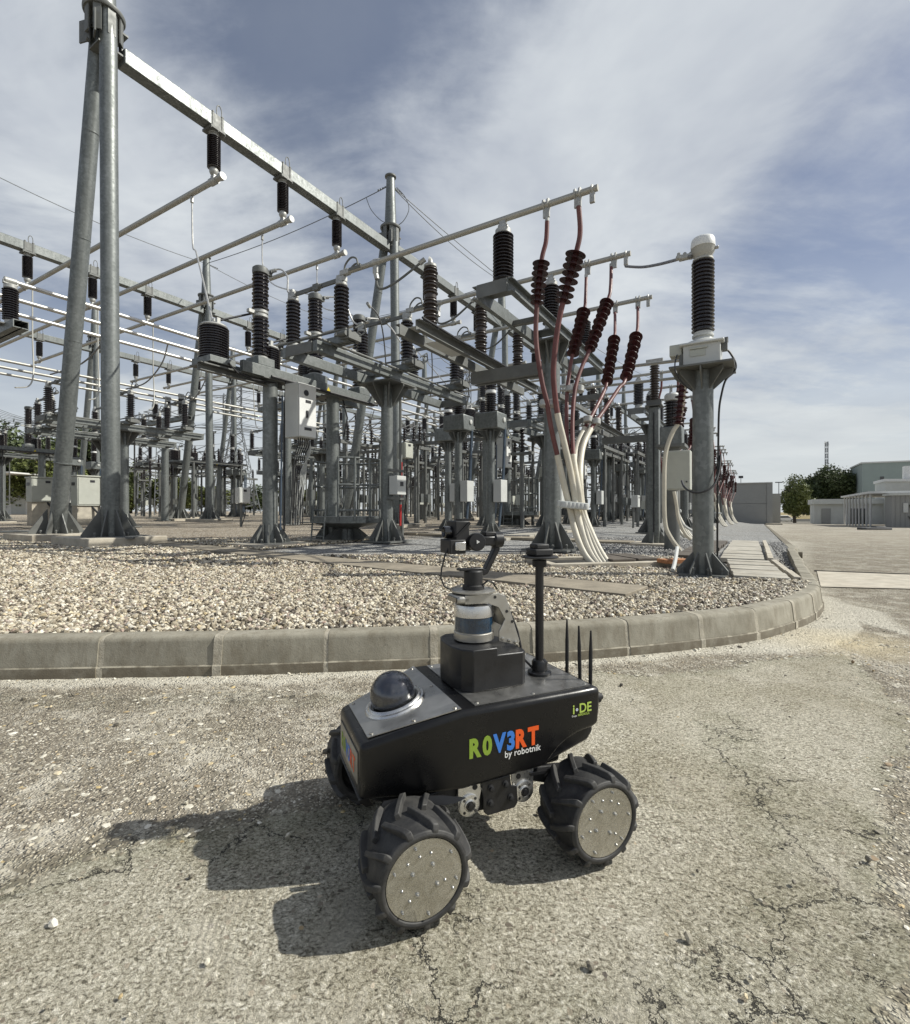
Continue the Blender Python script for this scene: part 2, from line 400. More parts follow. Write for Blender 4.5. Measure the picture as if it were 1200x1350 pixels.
# value noise in numpy for undulation and ragged borders
rs = np.random.RandomState(5); LAT = rs.rand(256, 256)
def vn(x, y):
    xi = np.floor(x).astype(int); yi = np.floor(y).astype(int); fx = x-xi; fy = y-yi
    fx = fx*fx*(3-2*fx); fy = fy*fy*(3-2*fy)
    a = LAT[yi % 256, xi % 256]; b = LAT[yi % 256, (xi+1) % 256]; c = LAT[(yi+1) % 256, xi % 256]; d = LAT[(yi+1) % 256, (xi+1) % 256]
    return (a*(1-fx)+b*fx)*(1-fy)+(c*(1-fx)+d*fx)*fy
def fbm(x, y, o=4):
    s = 0; a = 0.5; t_ = 0
    for k in range(o):
        s = s + a*vn(x*2**k+17*k, y*2**k+31*k); t_ += a; a *= 0.5
    return s/t_
def sdpoly(x, y, poly):
    """signed distance, negative inside"""
    d = np.full(x.shape, 1e9); ins = np.zeros(x.shape, bool); n = len(poly)
    for i in range(n):
        ax, ay = poly[i]; bx, by = poly[(i+1) % n]
        ex, ey = bx-ax, by-ay; wx, wy = x-ax, y-ay
        tt = np.clip((wx*ex+wy*ey)/(ex*ex+ey*ey+1e-12), 0, 1)
        d = np.minimum(d, np.hypot(wx-ex*tt, wy-ey*tt))
        c = (ay > y) != (by > y)
        xx = ax + (y-ay)*(bx-ax)/((by-ay) if by != ay else 1e-9)
        ins ^= c & (x < xx)
    return np.where(ins, -d, d)
def dline(x, y, pts):
    d = np.full(x.shape, 1e9)
    for (ax, ay), (bx, by) in zip(pts[:-1], pts[1:]):
        ex, ey = bx-ax, by-ay; wx, wy = x-ax, y-ay
        tt = np.clip((wx*ex+wy*ey)/(ex*ex+ey*ey+1e-12), 0, 1)
        d = np.minimum(d, np.hypot(wx-ex*tt, wy-ey*tt))
    return d
def ax_arr(lo, a, b, hi, step, n):
    left = a - np.geomspace(step, a-lo, n)[::-1]; right = b + np.geomspace(step, hi-b, n)
    return np.concatenate([left, np.arange(a, b, step), right])

# ---------------------------------------------------------------- ground sheet (road)
PATCH = [(-6, 0.2), (-6, 0.2), (-2.2, 1.1), (-1.22, 1.34), (-0.92, 1.465), (-0.70, 1.53), (-0.3, 1.62), (0.1, 1.95), (0.5, 2.5), (0.95, 2.98), (1.5, 3.13),
         (2.1, 3.30), (2.65, 3.42), (2.35, 2.75), (2.1, 2.3), (1.62, 1.8), (1.22, 1.38), (0.95, 1.1), (0.72, 0.9), (0.5, 0.2)]
xs = ax_arr(-400, -2.4, 3.4, 500, 0.014, 70); ys = ax_arr(-60, 0.75, 4.2, 900, 0.014, 80)
X, Y = np.meshgrid(xs, ys)
wob = (fbm(X*2.3, Y*2.3, 5)-0.5)*0.45
sdp = sdpoly(X, Y, PATCH) + wob*0.8
fine = np.clip(0.5 - sdp/0.05, 0, 1)
edge = np.clip(1-np.abs(sdp)/0.10, 0, 1)*np.clip((4.5-np.hypot(X-0.5, Y-1.5))/1.0, 0, 1)
dk = Y - kmin(X)
nx_ = np.where(X > 3.6, 0.53, 0.985)
dkn = -dk*nx_
apw = 0.16 + 0.36*np.clip((X-1.9)/1.2, 0, 1)*np.clip((5.6-Y)/0.8, 0, 1) + (fbm(X*3, Y*3+9)-0.5)*0.24
apron = np.clip((apw-dkn)/0.05, 0, 1)
sandy = np.clip(1-np.hypot((X-2.95)/0.55, (Y-3.75)/0.42)*0.8+wob, 0, 1)*np.clip((X-1.6)/0.8, 0, 1)
crk = [[(0.02, 1.0), (-0.03, 1.08), (-0.06, 1.17), (-0.02, 1.28)], [(1.13, 1.95), (1.05, 1.6), (0.98, 1.42), (0.80, 1.25), (0.76, 1.1), (0.55, 1.04), (0.40, 0.95), (0.1, 0.93)],
       [(0.7, 0.9), (0.78, 1.02), (0.95, 1.08), (1.1, 1.3)], [(1.3, 2.4), (1.13, 1.95), (1.3, 1.5)], [(-0.92, 1.465), (-1.3, 1.33), (-1.9, 1.2)], [(-.92, 1.465), (-.6, 1.55), (-.2, 1.63)],
       [(-3.2, 2.62), (-2.3, 2.64), (-1.7, 2.60), (-1.1, 2.66), (-0.4, 2.62)]]
cw = (fbm(X*9, Y*9, 3)-0.5)*0.14
cr = np.full(X.shape, 0.2); cw2 = (fbm(X*9+50, Y*9+20, 3)-0.5)*0.10
for c in crk: cr = np.minimum(cr, dline(X+cw, Y+cw2, c))
coarse = 1-fine
und = (fbm(X*0.8, Y*0.8, 4)-0.5)*0.012 + (fbm(X*14, Y*14, 3)-0.5)*0.005*(0.5+coarse)
fade = np.clip((9-np.hypot(X, Y-2))/4, 0, 1)
Z = zroad(Y) + und*fade - 0.004*fine*fade + 0.008*apron
# the robot's wheels and the kerb foot stand level
Z = np.where(Y > 30, zroad(Y), Z)
m, t, b = new_mat('road_concrete')
gp = t.node('ShaderNodeNewGeometry').outputs['Position']
at = lambda n: t.node('ShaderNodeAttribute', attribute_name=n).outputs['Fac']
a_f, a_e, a_a, a_s, a_c = at('fine'), at('edge'), at('apron'), at('sandy'), at('crack')
w1 = t.noise(gp, 30, 3, 0.6, out='Color')
gw = t.vmath('ADD', gp, t.vmath('SCALE', t.vmath('SUBTRACT', w1, (0.5, 0.5, 0.5)), scale=0.022))
# exposed aggregate
g1d = t.vor(gw, 46, 'F1', 'Distance'); g1c = t.node('ShaderNodeSeparateColor', ins={0: t.vor(gw, 46, 'F1', 'Color')})
g2d = t.vor(gw, 105, 'F1', 'Distance'); g2c = t.node('ShaderNodeSeparateColor', ins={0: t.vor(gw, 105, 'F1', 'Color')})
stone = t.ramp(g1c.outputs[0], [(0.0, (0.20, 0.175, 0.14)), (0.25, (0.34, 0.30, 0.24)), (0.5, (0.47, 0.42, 0.34)), (0.7, (0.60, 0.54, 0.43)), (0.80, (0.17, 0.15, 0.13)), (0.92, (0.78, 0.74, 0.65)), (1.0, (0.60, 0.45, 0.24))])
stone2 = t.ramp(g2c.outputs[0], [(0.0, (0.15, 0.13, 0.105)), (0.4, (0.36, 0.325, 0.265)), (0.75, (0.54, 0.49, 0.40)), (1.0, (0.80, 0.76, 0.67))])
big = t.math('MULTIPLY', t.rng(g1c.outputs[1], 0.35, 0.45), t.rng(g1d, 0.42, 0.30))
agg = t.mix(big, stone2, stone)
mort = t.rng(g2d, 0.40, 0.62)
agg = t.mix(t.math('MULTIPLY', mort, t.math('SUBTRACT', 1.0, big)), agg, (0.20, 0.18, 0.145, 1))
pat = t.noise(gp, 1.7, 6, 0.62, 0.6)
cement = t.math('MAXIMUM', t.rng(t.noise(gp, 4.2, 6, 0.7, 0.4), 0.53, 0.62), t.math('MULTIPLY', t.rng(t.noise(gp, 1.3, 5, 0.7, 0.5), 0.50, 0.58), t.rng(t.noise(gp, 26, 4, 0.7), 0.45, 0.55)))
agg = t.mix(1.0, agg, (0.96, 0.94, 0.90, 1), 'MULTIPLY')
agg = t.mix(t.math('MULTIPLY', cement, 0.70), agg, (0.58, 0.54, 0.45, 1))
# fine worn concrete
gw3 = t.vmath('MULTIPLY', gw, (1.0, 1.25, 1.0))
f1 = t.noise(gw3, 100, 5, 0.72, 0.35)
f2 = t.noise(gp, 260, 3, 0.7)
f3d = t.vor(gw3, 120, 'F1', 'Color'); f3 = t.node('ShaderNodeSeparateColor', ins={0: f3d}).outputs[0]
fc = t.ramp(t.math('ADD', t.math('ADD', t.math('MULTIPLY', f1, 0.66), t.math('MULTIPLY', f2, 0.22)), t.math('ADD', t.math('MULTIPLY', f3, 0.10), 0.01)), [(0.38, (0.105, 0.098, 0.075)), (0.44, (0.33, 0.31, 0.245)), (0.51, (0.55, 0.525, 0.43)), (0.57, (0.72, 0.695, 0.59)), (0.64, (0.95, 0.93, 0.84))])
fc = t.mix(t.rng(pat, 0.42, 0.62), fc, t.mix(1.0, fc, (0.78, 0.765, 0.72, 1), 'MULTIPLY'))
wornp = t.rng(t.noise(gp, 3.3, 6, 0.68, 1.0), 0.52, 0.64, 0.0, 0.45)
fc = t.mix(wornp, fc, (0.64, 0.61, 0.52, 1))
pebf = t.math('MULTIPLY', t.rng(g1c.outputs[2], 0.90, 0.93), t.rng(g1d, 0.34, 0.26))
fc = t.mix(pebf, fc, stone)
fc = t.mix(1.0, fc, (1.06, 1.03, 1.0, 1), 'MULTIPLY')
col_ = t.mix(a_f, agg, fc)
col_ = t.mix(t.math('MULTIPLY', a_e, t.rng(t.noise(gp, 7, 5, 0.7), 0.4, 0.6, 0.15, 0.8)), col_, t.mix(1.0, col_, (0.70, 0.72, 0.665, 1), 'MULTIPLY'))
greeny = t.math('MULTIPLY', t.rng(t.noise(gp, 1.1, 4, 0.6), 0.54, 0.68), 0.3)
col_ = t.mix(greeny, col_, t.mix(1.0, col_, (0.84, 0.85, 0.78, 1), 'MULTIPLY'))
apc = t.ramp(t.noise(gw, 90, 4, 0.7), [(0.3, (0.46, 0.43, 0.35)), (0.6, (0.70, 0.66, 0.56))])
col_ = t.mix(t.math('MULTIPLY', a_a, 0.85), col_, apc)
col_ = t.mix(t.math('MULTIPLY', a_s, 0.75), col_, (0.66, 0.56, 0.37, 1))
gc1 = t.vmath('ADD', gp, t.vmath('SCALE', t.vmath('SUBTRACT', t.noise(gp, 9, 5, 0.7, out='Color'), (0.5, 0.5, 0.5)), scale=0.16))
ce = t.vor(gc1, 3.2, 'DISTANCE_TO_EDGE', 'Distance'); ce2 = t.vor(gc1, 9.5, 'DISTANCE_TO_EDGE', 'Distance')
zone = t.rng(t.math('ADD', a_c, t.math('MULTIPLY', t.math('SUBTRACT', t.noise(gp, 7, 4), 0.5), 0.16)), 0.15, 0.07)
zone2 = t.rng(t.math('ADD', a_c, t.math('MULTIPLY', t.math('SUBTRACT', t.noise(gp, 9, 4), 0.5), 0.12)), 0.09, 0.04)
crl = t.math('MAXIMUM', t.math('MULTIPLY', zone, t.rng(ce, 0.011, 0.004)), t.math('MULTIPLY', zone2, t.math('MULTIPLY', t.rng(ce2, 0.020, 0.007), t.rng(t.noise(gp, 13, 3), 0.48, 0.56))))
crz = t.math('MULTIPLY', zone, t.rng(t.noise(gp, 10, 5, 0.75), 0.38, 0.6, 0.05, 0.6))
col_ = t.mix(crz, col_, t.mix(1.0, col_, (0.70, 0.715, 0.66, 1), 'MULTIPLY'))
col_ = t.mix(t.math('MULTIPLY', crl, 0.9), col_, (0.05, 0.048, 0.042, 1))
# far away the eye sees only a mean tone
far = t.rng(t.vmath('LENGTH', gp), 14, 60)
farc = t.ramp(t.math('ADD', t.math('MULTIPLY', t.noise(gp, 0.35, 6, 0.7), 0.55), t.math('MULTIPLY', t.noise(gp, 7, 6, 0.8), 0.45)), [(0.40, (0.24, 0.215, 0.17)), (0.58, (0.46, 0.425, 0.355))])
col_ = t.mix(t.math('MULTIPLY', far, 0.75), col_, farc)
t.put(b.inputs['Base Color'], col_); b.inputs['Roughness'].default_value = 0.9; b.inputs['Specular IOR Level'].default_value = 0.25
# relief
rg = t.node('ShaderNodeTexWave', wave_type='RINGS', rings_direction='Z', ins={'Vector': t.vmath('SUBTRACT', gw, (1.35, 1.55, 0)), 'Scale': 17.0, 'Distortion': 5.5, 'Detail': 2.0, 'Detail Scale': 0.6})
swm = t.math('MULTIPLY', t.rng(t.noise(gp, 2.0, 3), 0.45, 0.58), 0.20)
hA = t.math('ADD', t.math('MULTIPLY', big, t.rng(g1d, 0.45, 0.0, 0.2, 1.3)), t.math('MULTIPLY', t.rng(g2d, 0.6, 0.0), 0.6))
hF = t.math('ADD', t.math('MULTIPLY', f1, 1.5), t.math('ADD', t.math('MULTIPLY', f2, 0.45), t.math('MULTIPLY', rg.outputs['Fac'], swm)))
hF = t.math('ADD', hF, t.math('MULTIPLY', crl, -1.6))
hh = t.math('ADD', t.math('MULTIPLY', hA, t.math('SUBTRACT', 1.0, a_f)), t.math('MULTIPLY', hF, a_f))
t.put(b.inputs['Normal'], t.node('ShaderNodeBump', ins={'Height': hh, 'Strength': t.rng(t.vmath('LENGTH', gp), 4, 30, 1.0, 0.6), 'Distance': t.rng(t.vmath('LENGTH', gp), 2, 12, 0.011, 0.03)}).outputs[0])
ground = grid_mesh('road', X, Y, Z, 'road_concrete', dict(fine=fine*(1-apron), edge=edge, apron=apron, sandy=sandy, crack=cr))

# ---------------------------------------------------------------- gravel yard
m, t, b = new_mat('gravel_bed')
gp = t.node('ShaderNodeNewGeometry').outputs['Position']
gw = t.vmath('ADD', gp, t.vmath('SCALE', t.noise(gp, 14, 2, out='Color'), scale=0.03))
vd = t.vor(gw, 26, 'F1', 'Distance'); vc = t.node('ShaderNodeSeparateColor', ins={0: t.vor(gw, 26, 'F1', 'Color')})
PEB = [(0.0, (0.16, 0.12, 0.085)), (0.18, (0.34, 0.27, 0.19)), (0.40, (0.48, 0.40, 0.29)), (0.62, (0.58, 0.51, 0.39)), (0.80, (0.70, 0.65, 0.54)), (0.92, (0.80, 0.77, 0.70)), (1.0, (0.26, 0.24, 0.22))]
pc = t.ramp(vc.outputs[0], PEB)
pc = t.mix(t.rng(vd, 0.35, 0.6), pc, (0.10, 0.08, 0.06, 1))
sv = t.node('ShaderNodeSeparateXYZ', ins={0: gp})
wl = t.math('ADD', t.math('MULTIPLY', t.math('SUBTRACT', sv.outputs[0], 3.9), -UY), t.math('MULTIPLY', t.math('SUBTRACT', sv.outputs[1], 5.2), UX))
lat = t.math('ADD', wl, t.math('MULTIPLY', t.noise(gp, 0.5, 4), 3.0))
greyz = t.math('MULTIPLY', t.rng(sv.outputs[1], 8.0, 9.5), t.rng(lat, 11.5, 9.5))
gc = t.ramp(vc.outputs[1], [(0.0, (0.10, 0.10, 0.10)), (0.5, (0.24, 0.24, 0.235)), (1.0, (0.42, 0.42, 0.40))])
pc = t.mix(greyz, pc, gc)
far = t.rng(sv.outputs[1], 12, 40)
pc = t.mix(t.math('MULTIPLY', far, 0.6), pc, t.mix(greyz, (0.40, 0.345, 0.265, 1), (0.25, 0.245, 0.23, 1)))
dirtf = t.rng(t.noise(gp, 0.6, 6, 0.65), 0.52, 0.66, 0.0, 0.45)
gap_shade = t.rng(sv.outputs[1], 8.5, 6.5, 0.0, 0.8)  # near bed darkened: shade of the gaps between stones put into its colour
pc = t.mix(t.math('MULTIPLY', gap_shade, t.math('SUBTRACT', 1.0, greyz)), pc, (0.075, 0.060, 0.042, 1))
pc = t.mix(dirtf, pc, t.mix(1.0, pc, (0.68, 0.6, 0.5, 1), 'MULTIPLY'))
t.put(b.inputs['Base Color'], pc); b.inputs['Roughness'].default_value = 0.9
t.put(b.inputs['Normal'], t.node('ShaderNodeBump', ins={'Height': t.rng(vd, 0.6, 0.0), 'Strength': 0.9, 'Distance': 0.02}).outputs[0])
yx = np.concatenate([np.linspace(-160, -14, 50)[:-1], np.arange(-14, 9, 0.12), np.linspace(9, 110, 120)])
tt = np.concatenate([[0], np.geomspace(0.08, 260, 130)])
Xy = np.repeat(yx[None, :], len(tt), 0); Yy = kmin(Xy)+0.09 + tt[:, None]
Zy = gz(Xy, Yy) - 0.012 + (fbm(Xy*1.5, Yy*1.5, 3)-0.5)*0.02
yard = grid_mesh('gravel_yard', Xy, Yy, Zy, 'gravel_bed')

# loose stones, as geometry-node points on the part of the yard where stones can be told apart
def stone_mesh(name, seed, mat, flat=0.62, sub=2, jag=0.03):
    rr = random.Random(seed); bm = bmesh.new(); bmesh.ops.create_icosphere(bm, subdivisions=sub, radius=0.5)
    k = [Vector((rr.uniform(-1, 1), rr.uniform(-1, 1), rr.uniform(-1, 1))) for _ in range(5)]
    for v in bm.verts:
        s_ = 1.0
        for a in k: s_ -= (0.16 if sub == 2 else 0.30)*max(0.0, v.co.normalized().dot(a.normalized())-0.35)
        v.co = v.co*(s_+rr.uniform(-jag, jag)); v.co.z *= flat; v.co.y *= 0.78
    me = bpy.data.meshes.new(name); bm.to_mesh(me); bm.free(); me.materials.append(MATS[mat])
    if sub == 2: me.shade_smooth()
    return me
def pebmat(name, stops, rough=0.6):
    m, t, b = new_mat(name)
    oi = t.node('ShaderNodeObjectInfo').outputs['Random']; co = t.node('ShaderNodeTexCoord').outputs['Object']
    c = t.ramp(oi, stops)
    n = t.noise(t.vmath('ADD', co, t.comb(t.math('MULTIPLY', oi, 50), 0, 0)), 4.0, 4, 0.7)
    c = t.mix(t.rng(n, 0.35, 0.7, 0.0, 0.45), c, t.mix(1.0, c, (0.6, 0.52, 0.42, 1), 'MULTIPLY'))
    t.put(b.inputs['Base Color'], c); b.inputs['Roughness'].default_value = rough
pebmat('pebble', [(0.0, (0.06, 0.05, 0.04)), (0.16, (0.15, 0.125, 0.09)), (0.32, (0.31, 0.265, 0.19)), (0.48, (0.47, 0.42, 0.32)), (0.66, (0.58, 0.53, 0.42)), (0.84, (0.76, 0.73, 0.64)), (0.88, (0.58, 0.47, 0.27)), (0.92, (0.30, 0.28, 0.25)), (1.0, (0.42, 0.31, 0.25))])
pebmat('crushed_grey', [(0.0, (0.10, 0.10, 0.10)), (0.4, (0.20, 0.20, 0.20)), (0.8, (0.34, 0.34, 0.33)), (1.0, (0.48, 0.47, 0.44))])
pebmat('aggregate', [(0.0, (0.10, 0.09, 0.07)), (0.25, (0.22, 0.20, 0.155)), (0.5, (0.42, 0.39, 0.31)), (0.75, (0.66, 0.63, 0.53)), (0.88, (0.80, 0.77, 0.68)), (0.94, (0.56, 0.44, 0.22)), (1.0, (0.30, 0.22, 0.14))])
NBAG = {}
def scatter(name, pts, scl, mat, label, seed=0, flat=0.62, sub=2, jag=0.03, tilt=0.75):
    """one object: points carrying a scale, each given a stone by geometry nodes"""
    me = bpy.data.meshes.new(name); me.from_pydata([tuple(p) for p in pts], [], [])
    at_ = me.attributes.new('sz', 'FLOAT', 'POINT'); at_.data.foreach_set('value', np.asarray(scl, np.float32))
    o = bpy.data.objects.new(name, me); col.objects.link(o); o['kind'] = 'stuff'
    if label: o['label'] = label
    ng = bpy.data.node_groups.new(name+'_nodes', 'GeometryNodeTree')
    ng.interface.new_socket('Geometry', in_out='INPUT', socket_type='NodeSocketGeometry')
    ng.interface.new_socket('Geometry', in_out='OUTPUT', socket_type='NodeSocketGeometry')
    n = ng.nodes; l = ng.links
    gi = n.new('NodeGroupInput'); go = n.new('NodeGroupOutput'); ip = n.new('GeometryNodeInstanceOnPoints')
    jo = n.new('GeometryNodeGeometryToInstance')
    for k in range(4):
        me_k = stone_mesh(name+'_stone', 10*seed+k, mat, flat, sub, jag)
        # the stone shape is baked into the tree as a set of points hulled together, so that no helper object exists
        NBAG[(name, k)] = me_k
        src = bpy.data.objects.new('stone_source', me_k)
        oi = n.new('GeometryNodeObjectInfo'); oi.inputs['Object'].default_value = src; oi.inputs['As Instance'].default_value = True
        l.new(oi.outputs['Geometry'], jo.inputs[0]) if k == 0 else None
        NBAG[(name, k, 'n')] = oi
        if k == 0: pass
    jg = n.new('GeometryNodeJoinGeometry')
    for k in range(4): l.new(NBAG[(name, k, 'n')].outputs['Geometry'], jg.inputs[0])
    n.remove(jo)
    rv = n.new('FunctionNodeRandomValue'); rv.data_type = 'FLOAT_VECTOR'
    rv.inputs[0].default_value = (-tilt, -tilt, 0); rv.inputs[1].default_value = (tilt, tilt, 6.28)
    ri = n.new('FunctionNodeRandomValue'); ri.data_type = 'INT'; ri.inputs[4].default_value = 0; ri.inputs[5].default_value = 3
    na = n.new('GeometryNodeInputNamedAttribute'); na.data_type = 'FLOAT'; na.inputs[0].default_value = 'sz'
    l.new(gi.outputs[0], ip.inputs['Points']); l.new(jg.outputs[0], ip.inputs['Instance']); ip.inputs['Pick Instance'].default_value = True
    l.new(ri.outputs[2], ip.inputs['Instance Index'])
    l.new(rv.outputs[0], ip.inputs['Rotation']); l.new(na.outputs[0], ip.inputs['Scale']); l.new(ip.outputs[0], go.inputs[0])
    md = o.modifiers.new('stones', 'NODES'); md.node_group = ng
    return o
rg_ = np.random.RandomState(3)
def spread(n, x0, x1, y0, y1): return rg_.uniform(x0, x1, n), rg_.uniform(y0, y1, n)
COVERS = []   # polygons kept free of stones, filled below
# ---------------------------------------------------------------- kerb
m, t, b = new_mat('kerb_concrete')
gp = t.node('ShaderNodeNewGeometry').outputs['Position']
n1_ = t.noise(gp, 3.0, 6, 0.65); n2_ = t.noise(gp, 120, 3, 0.7)
zz_ = t.node('ShaderNodeSeparateXYZ', ins={0: gp}).outputs[2]
c = t.ramp(n1_, [(0.3, (0.19, 0.175, 0.135)), (0.5, (0.265, 0.245, 0.193)), (0.7, (0.34, 0.318, 0.258))])
c = t.mix(t.rng(n2_, 0.25, 0.42, 0.6, 0.0), c, (0.16, 0.145, 0.115, 1))
stain = t.rng(t.noise(t.vmath('MULTIPLY', gp, (9, 9, 2.5)), 1.6, 5, 0.7), 0.46, 0.70, 0.0, 0.7)
c = t.mix(stain, c, (0.155, 0.132, 0.092, 1))
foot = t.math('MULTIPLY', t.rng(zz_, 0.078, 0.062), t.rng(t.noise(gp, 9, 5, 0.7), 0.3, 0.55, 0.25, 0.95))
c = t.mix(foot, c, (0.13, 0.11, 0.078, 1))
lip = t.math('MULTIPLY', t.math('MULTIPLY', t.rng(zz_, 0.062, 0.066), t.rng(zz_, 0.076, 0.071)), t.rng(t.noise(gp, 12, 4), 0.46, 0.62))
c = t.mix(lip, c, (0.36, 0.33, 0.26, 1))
c = t.mix(t.math('MULTIPLY', t.rng(t.noise(gp, 24, 5, 0.75), 0.60, 0.68), 0.55), c, (0.10, 0.095, 0.075, 1))
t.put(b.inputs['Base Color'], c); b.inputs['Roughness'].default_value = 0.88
t.put(b.inputs['Normal'], t.node('ShaderNodeBump', ins={'Height': t.math('ADD', n2_, t.math('MULTIPLY', t.noise(gp, 22, 4), 1.2)), 'Strength': 0.4, 'Distance': 0.004}).outputs[0])
simple('mortar', (0.36, 0.33, 0.265), 0.95, 0.0, 0.22, 22.0, 0.8, 90, dirt=0.5, dirtc=(0.22, 0.18, 0.12), space='Object')
kr = thing('kerb', None, None, (0, 0, 0)); kr['kind'] = 'structure'
KH = 0.24; KW = 0.165
KPROF = [(-0.006, -0.05), (-0.006, 0.062), (-0.002, 0.068), (0.004, 0.069), (0.006, 0.074), (0.022, KH-0.034), (0.030, KH-0.014), (0.046, KH-0.002), (0.062, KH), (KW-0.008, KH), (KW, KH-0.012), (KW, -0.05)]
def kdir(i):
    a = KP[max(0, i-1)]; c_ = KP[min(KN-1, i+1)]
    d = Vector((c_[0]-a[0], c_[1]-a[1])).normalized(); return d
def ksweep(mb, pts, dirs, shrink=0.0, hs=1.0):
    n = len(KPROF); vs = []
    for p, d in zip(pts, dirs):
        nn = Vector((-d.y, d.x))
        for o_, z_ in KPROF:
            oo = o_ + (shrink if o_ < KW/2 else -shrink)
            vs.append((p[0]+nn.x*oo, p[1]+nn.y*oo, z_-shrink if z_ > 0.05 else z_))
    fs = [(i*n+j, i*n+(j+1) % n, (i+1)*n+(j+1) % n, (i+1)*n+j) for i in range(len(pts)-1) for j in range(n)]
    fs += [tuple(reversed(range(n))), tuple(range((len(pts)-1)*n, len(pts)*n))]
    mb.add(vs, fs)
def kpt(i, f):
    """catmull-rom along the joints"""
    p0, p1, p2, p3 = (Vector(KP[max(0, min(KN-1, k))]) for k in (i-1, i, i+1, i+2))
    return 0.5*((2*p1)+(p2-p0)*f+(2*p0-5*p1+4*p2-p3)*f*f+(3*p1-p0-3*p2+p3)*f**3)
rk = random.Random(4)
for i in range(KN-1):
    L = (Vector(KP[i+1])-Vector(KP[i])).length; g = 0.014/L if i > 3 else 0.004
    fr = [g + (1-2*g)*k/4 for k in range(5)]
    pts = [kpt(i, f) for f in fr]
    drs = [(kpt(i, min(1, f+0.02))-kpt(i, max(0, f-0.02))).normalized() for f in fr]
    jog = Vector((-drs[2].y, drs[2].x))*rk.uniform(-0.004, 0.004)
    mb = MB(); ksweep(mb, [p+jog for p in pts], drs)
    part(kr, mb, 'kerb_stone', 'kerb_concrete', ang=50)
    # mortar joint
    mb = MB(); d = kdir(i+1); p = Vector(KP[i+1]); w = 0.02+rk.uniform(0, 0.006)
    ksweep(mb, [p-d*w, p, p+d*w], [d, d, d], shrink=0.003 if rk.random() < 0.4 else -0.0015)
    part(kr, mb, 'mortar_joint', 'mortar', ang=50)
# flush kerb that runs on to the building
fk = MB()
a = Vector((7.25, 10.5)); k = 0
while k < 60:
    p0 = a + Vector((UX, UY))*k; p1 = p0 + Vector((UX, UY))*0.985; nn = Vector((-UY, UX))*0.08
    z0 = float(zroad(p0.y)); z1 = float(zroad(p1.y))
    vs = [(p0.x-nn.x, p0.y-nn.y, z0-0.1), (p0.x+nn.x, p0.y+nn.y, z0-0.1), (p1.x+nn.x, p1.y+nn.y, z1-0.1), (p1.x-nn.x, p1.y-nn.y, z1-0.1),
          (p0.x-nn.x, p0.y-nn.y, z0+0.13), (p0.x+nn.x, p0.y+nn.y, z0+0.13), (p1.x+nn.x, p1.y+nn.y, z1+0.13), (p1.x-nn.x, p1.y-nn.y, z1+0.13)]
    q_ = MB().add(vs, [(3, 2, 1, 0), (4, 5, 6, 7), (0, 1, 5, 4), (1, 2, 6, 5), (2, 3, 7, 6), (3, 0, 4, 7)])
    if k < 14: part(kr, q_, 'kerb_stone', 'kerb_concrete', smooth=False)
    else: fk.add(q_.v, q_.f)
    k += 1
part(kr, fk, 'far_kerb_run', 'kerb_concrete', smooth=False)['kind'] = 'stuff'
# narrow concrete gutter crossing the road
gut = MB(); gp0 = Vector((5.3, 6.45)); 
gut.add([(4.75, 6.45, 0.012), (5.9, 8.1, 0.012), (13.5, 5.1, 0.012), (13.5, 4.6, 0.012), (6.2, 6.2, 0.012)], [(0, 4, 3, 2, 1)])
o = gut.build('road_gutter', 'concrete_footing', None, smooth=False); o['kind'] = 'structure'
o = MB().bar((5.9, 8.15, 0.004), (13.5, 5.15, 0.004), 0.05, 0.03).build('road_joint', 'pit_dark', None); o['kind'] = 'structure'

# ---------------------------------------------------------------- trench covers and slabs in the yard
def slab_run(name, a, b_, width, n, mat, dz=0.03, gap=0.03, shift=0.0, zabs=None):
    """planks or covers laid crosswise from a to b_"""
    root = thing(name, None, None, (0, 0, 0)); root['kind'] = 'structure'
    a = Vector(a); b_ = Vector(b_); d = (b_-a)/n; u = d.normalized(); nn = Vector((-u.y, u.x))
    for i in range(n):
        c_ = a+d*(i+0.5); z = (gzf(c_.x, c_.y) if zabs is None else zabs+float(zroad(c_.y)))+dz+random.uniform(-0.006, 0.006)
        M = Matrix.Rotation(math.atan2(u.y, u.x)+random.uniform(-0.01, 0.01), 3, 'Z') @ Matrix.Rotation(random.uniform(-0.008, 0.008), 3, 'X')
        mb = MB().box((c_.x+nn.x*random.uniform(-shift, shift), c_.y+nn.y*random.uniform(-shift, shift), z-0.03), (d.length-gap, width, 0.07), mat=M)
        part(root, mb, 'cover_slab', mat, bevel=0.006)
    hw = width/2+0.12
    COVERS.append([tuple(a+nn*hw-u*0.05), tuple(b_+nn*hw+u*0.05), tuple(b_-nn*hw+u*0.05), tuple(a-nn*hw-u*0.05)])
    return root
slab_run('trench_cover', (-8.1, 12.6), (1.75, 4.75), 0.62, 12, 'concrete_old', 0.012, 0.02, 0.02)
slab_run('trench_cover', (-8.1, 12.6), (-17, 19.7), 0.62, 8, 'concrete_old', 0.012, 0.03, 0.02)
slab_run('slab_walk', (4.62, 8.0), (8.0, 13.7), 0.62, 14, 'concrete_slab', 0.0, 0.035, 0.01, 0.225)
slab_run('slab_walk', (3.50, 5.66), (4.52, 7.68), 0.56, 8, 'concrete_slab', 0.0, 0.028, 0.008, 0.235)
slab_run('slab_walk', (4.05, 8.5), (7.3, 13.9), 0.55, 12, 'timber', 0.0, 0.03, 0.02, 0.22)
slab_run('trench_cover', (-2.0, 15.3), (4.3, 12.0), 0.7, 6, 'concrete_old', 0.05, 0.03, 0.02)
slab_run('trench_cover', (1.0, 13.0), (4.6, 19.0), 0.7, 7, 'concrete_slab', 0.05, 0.03, 0.02)
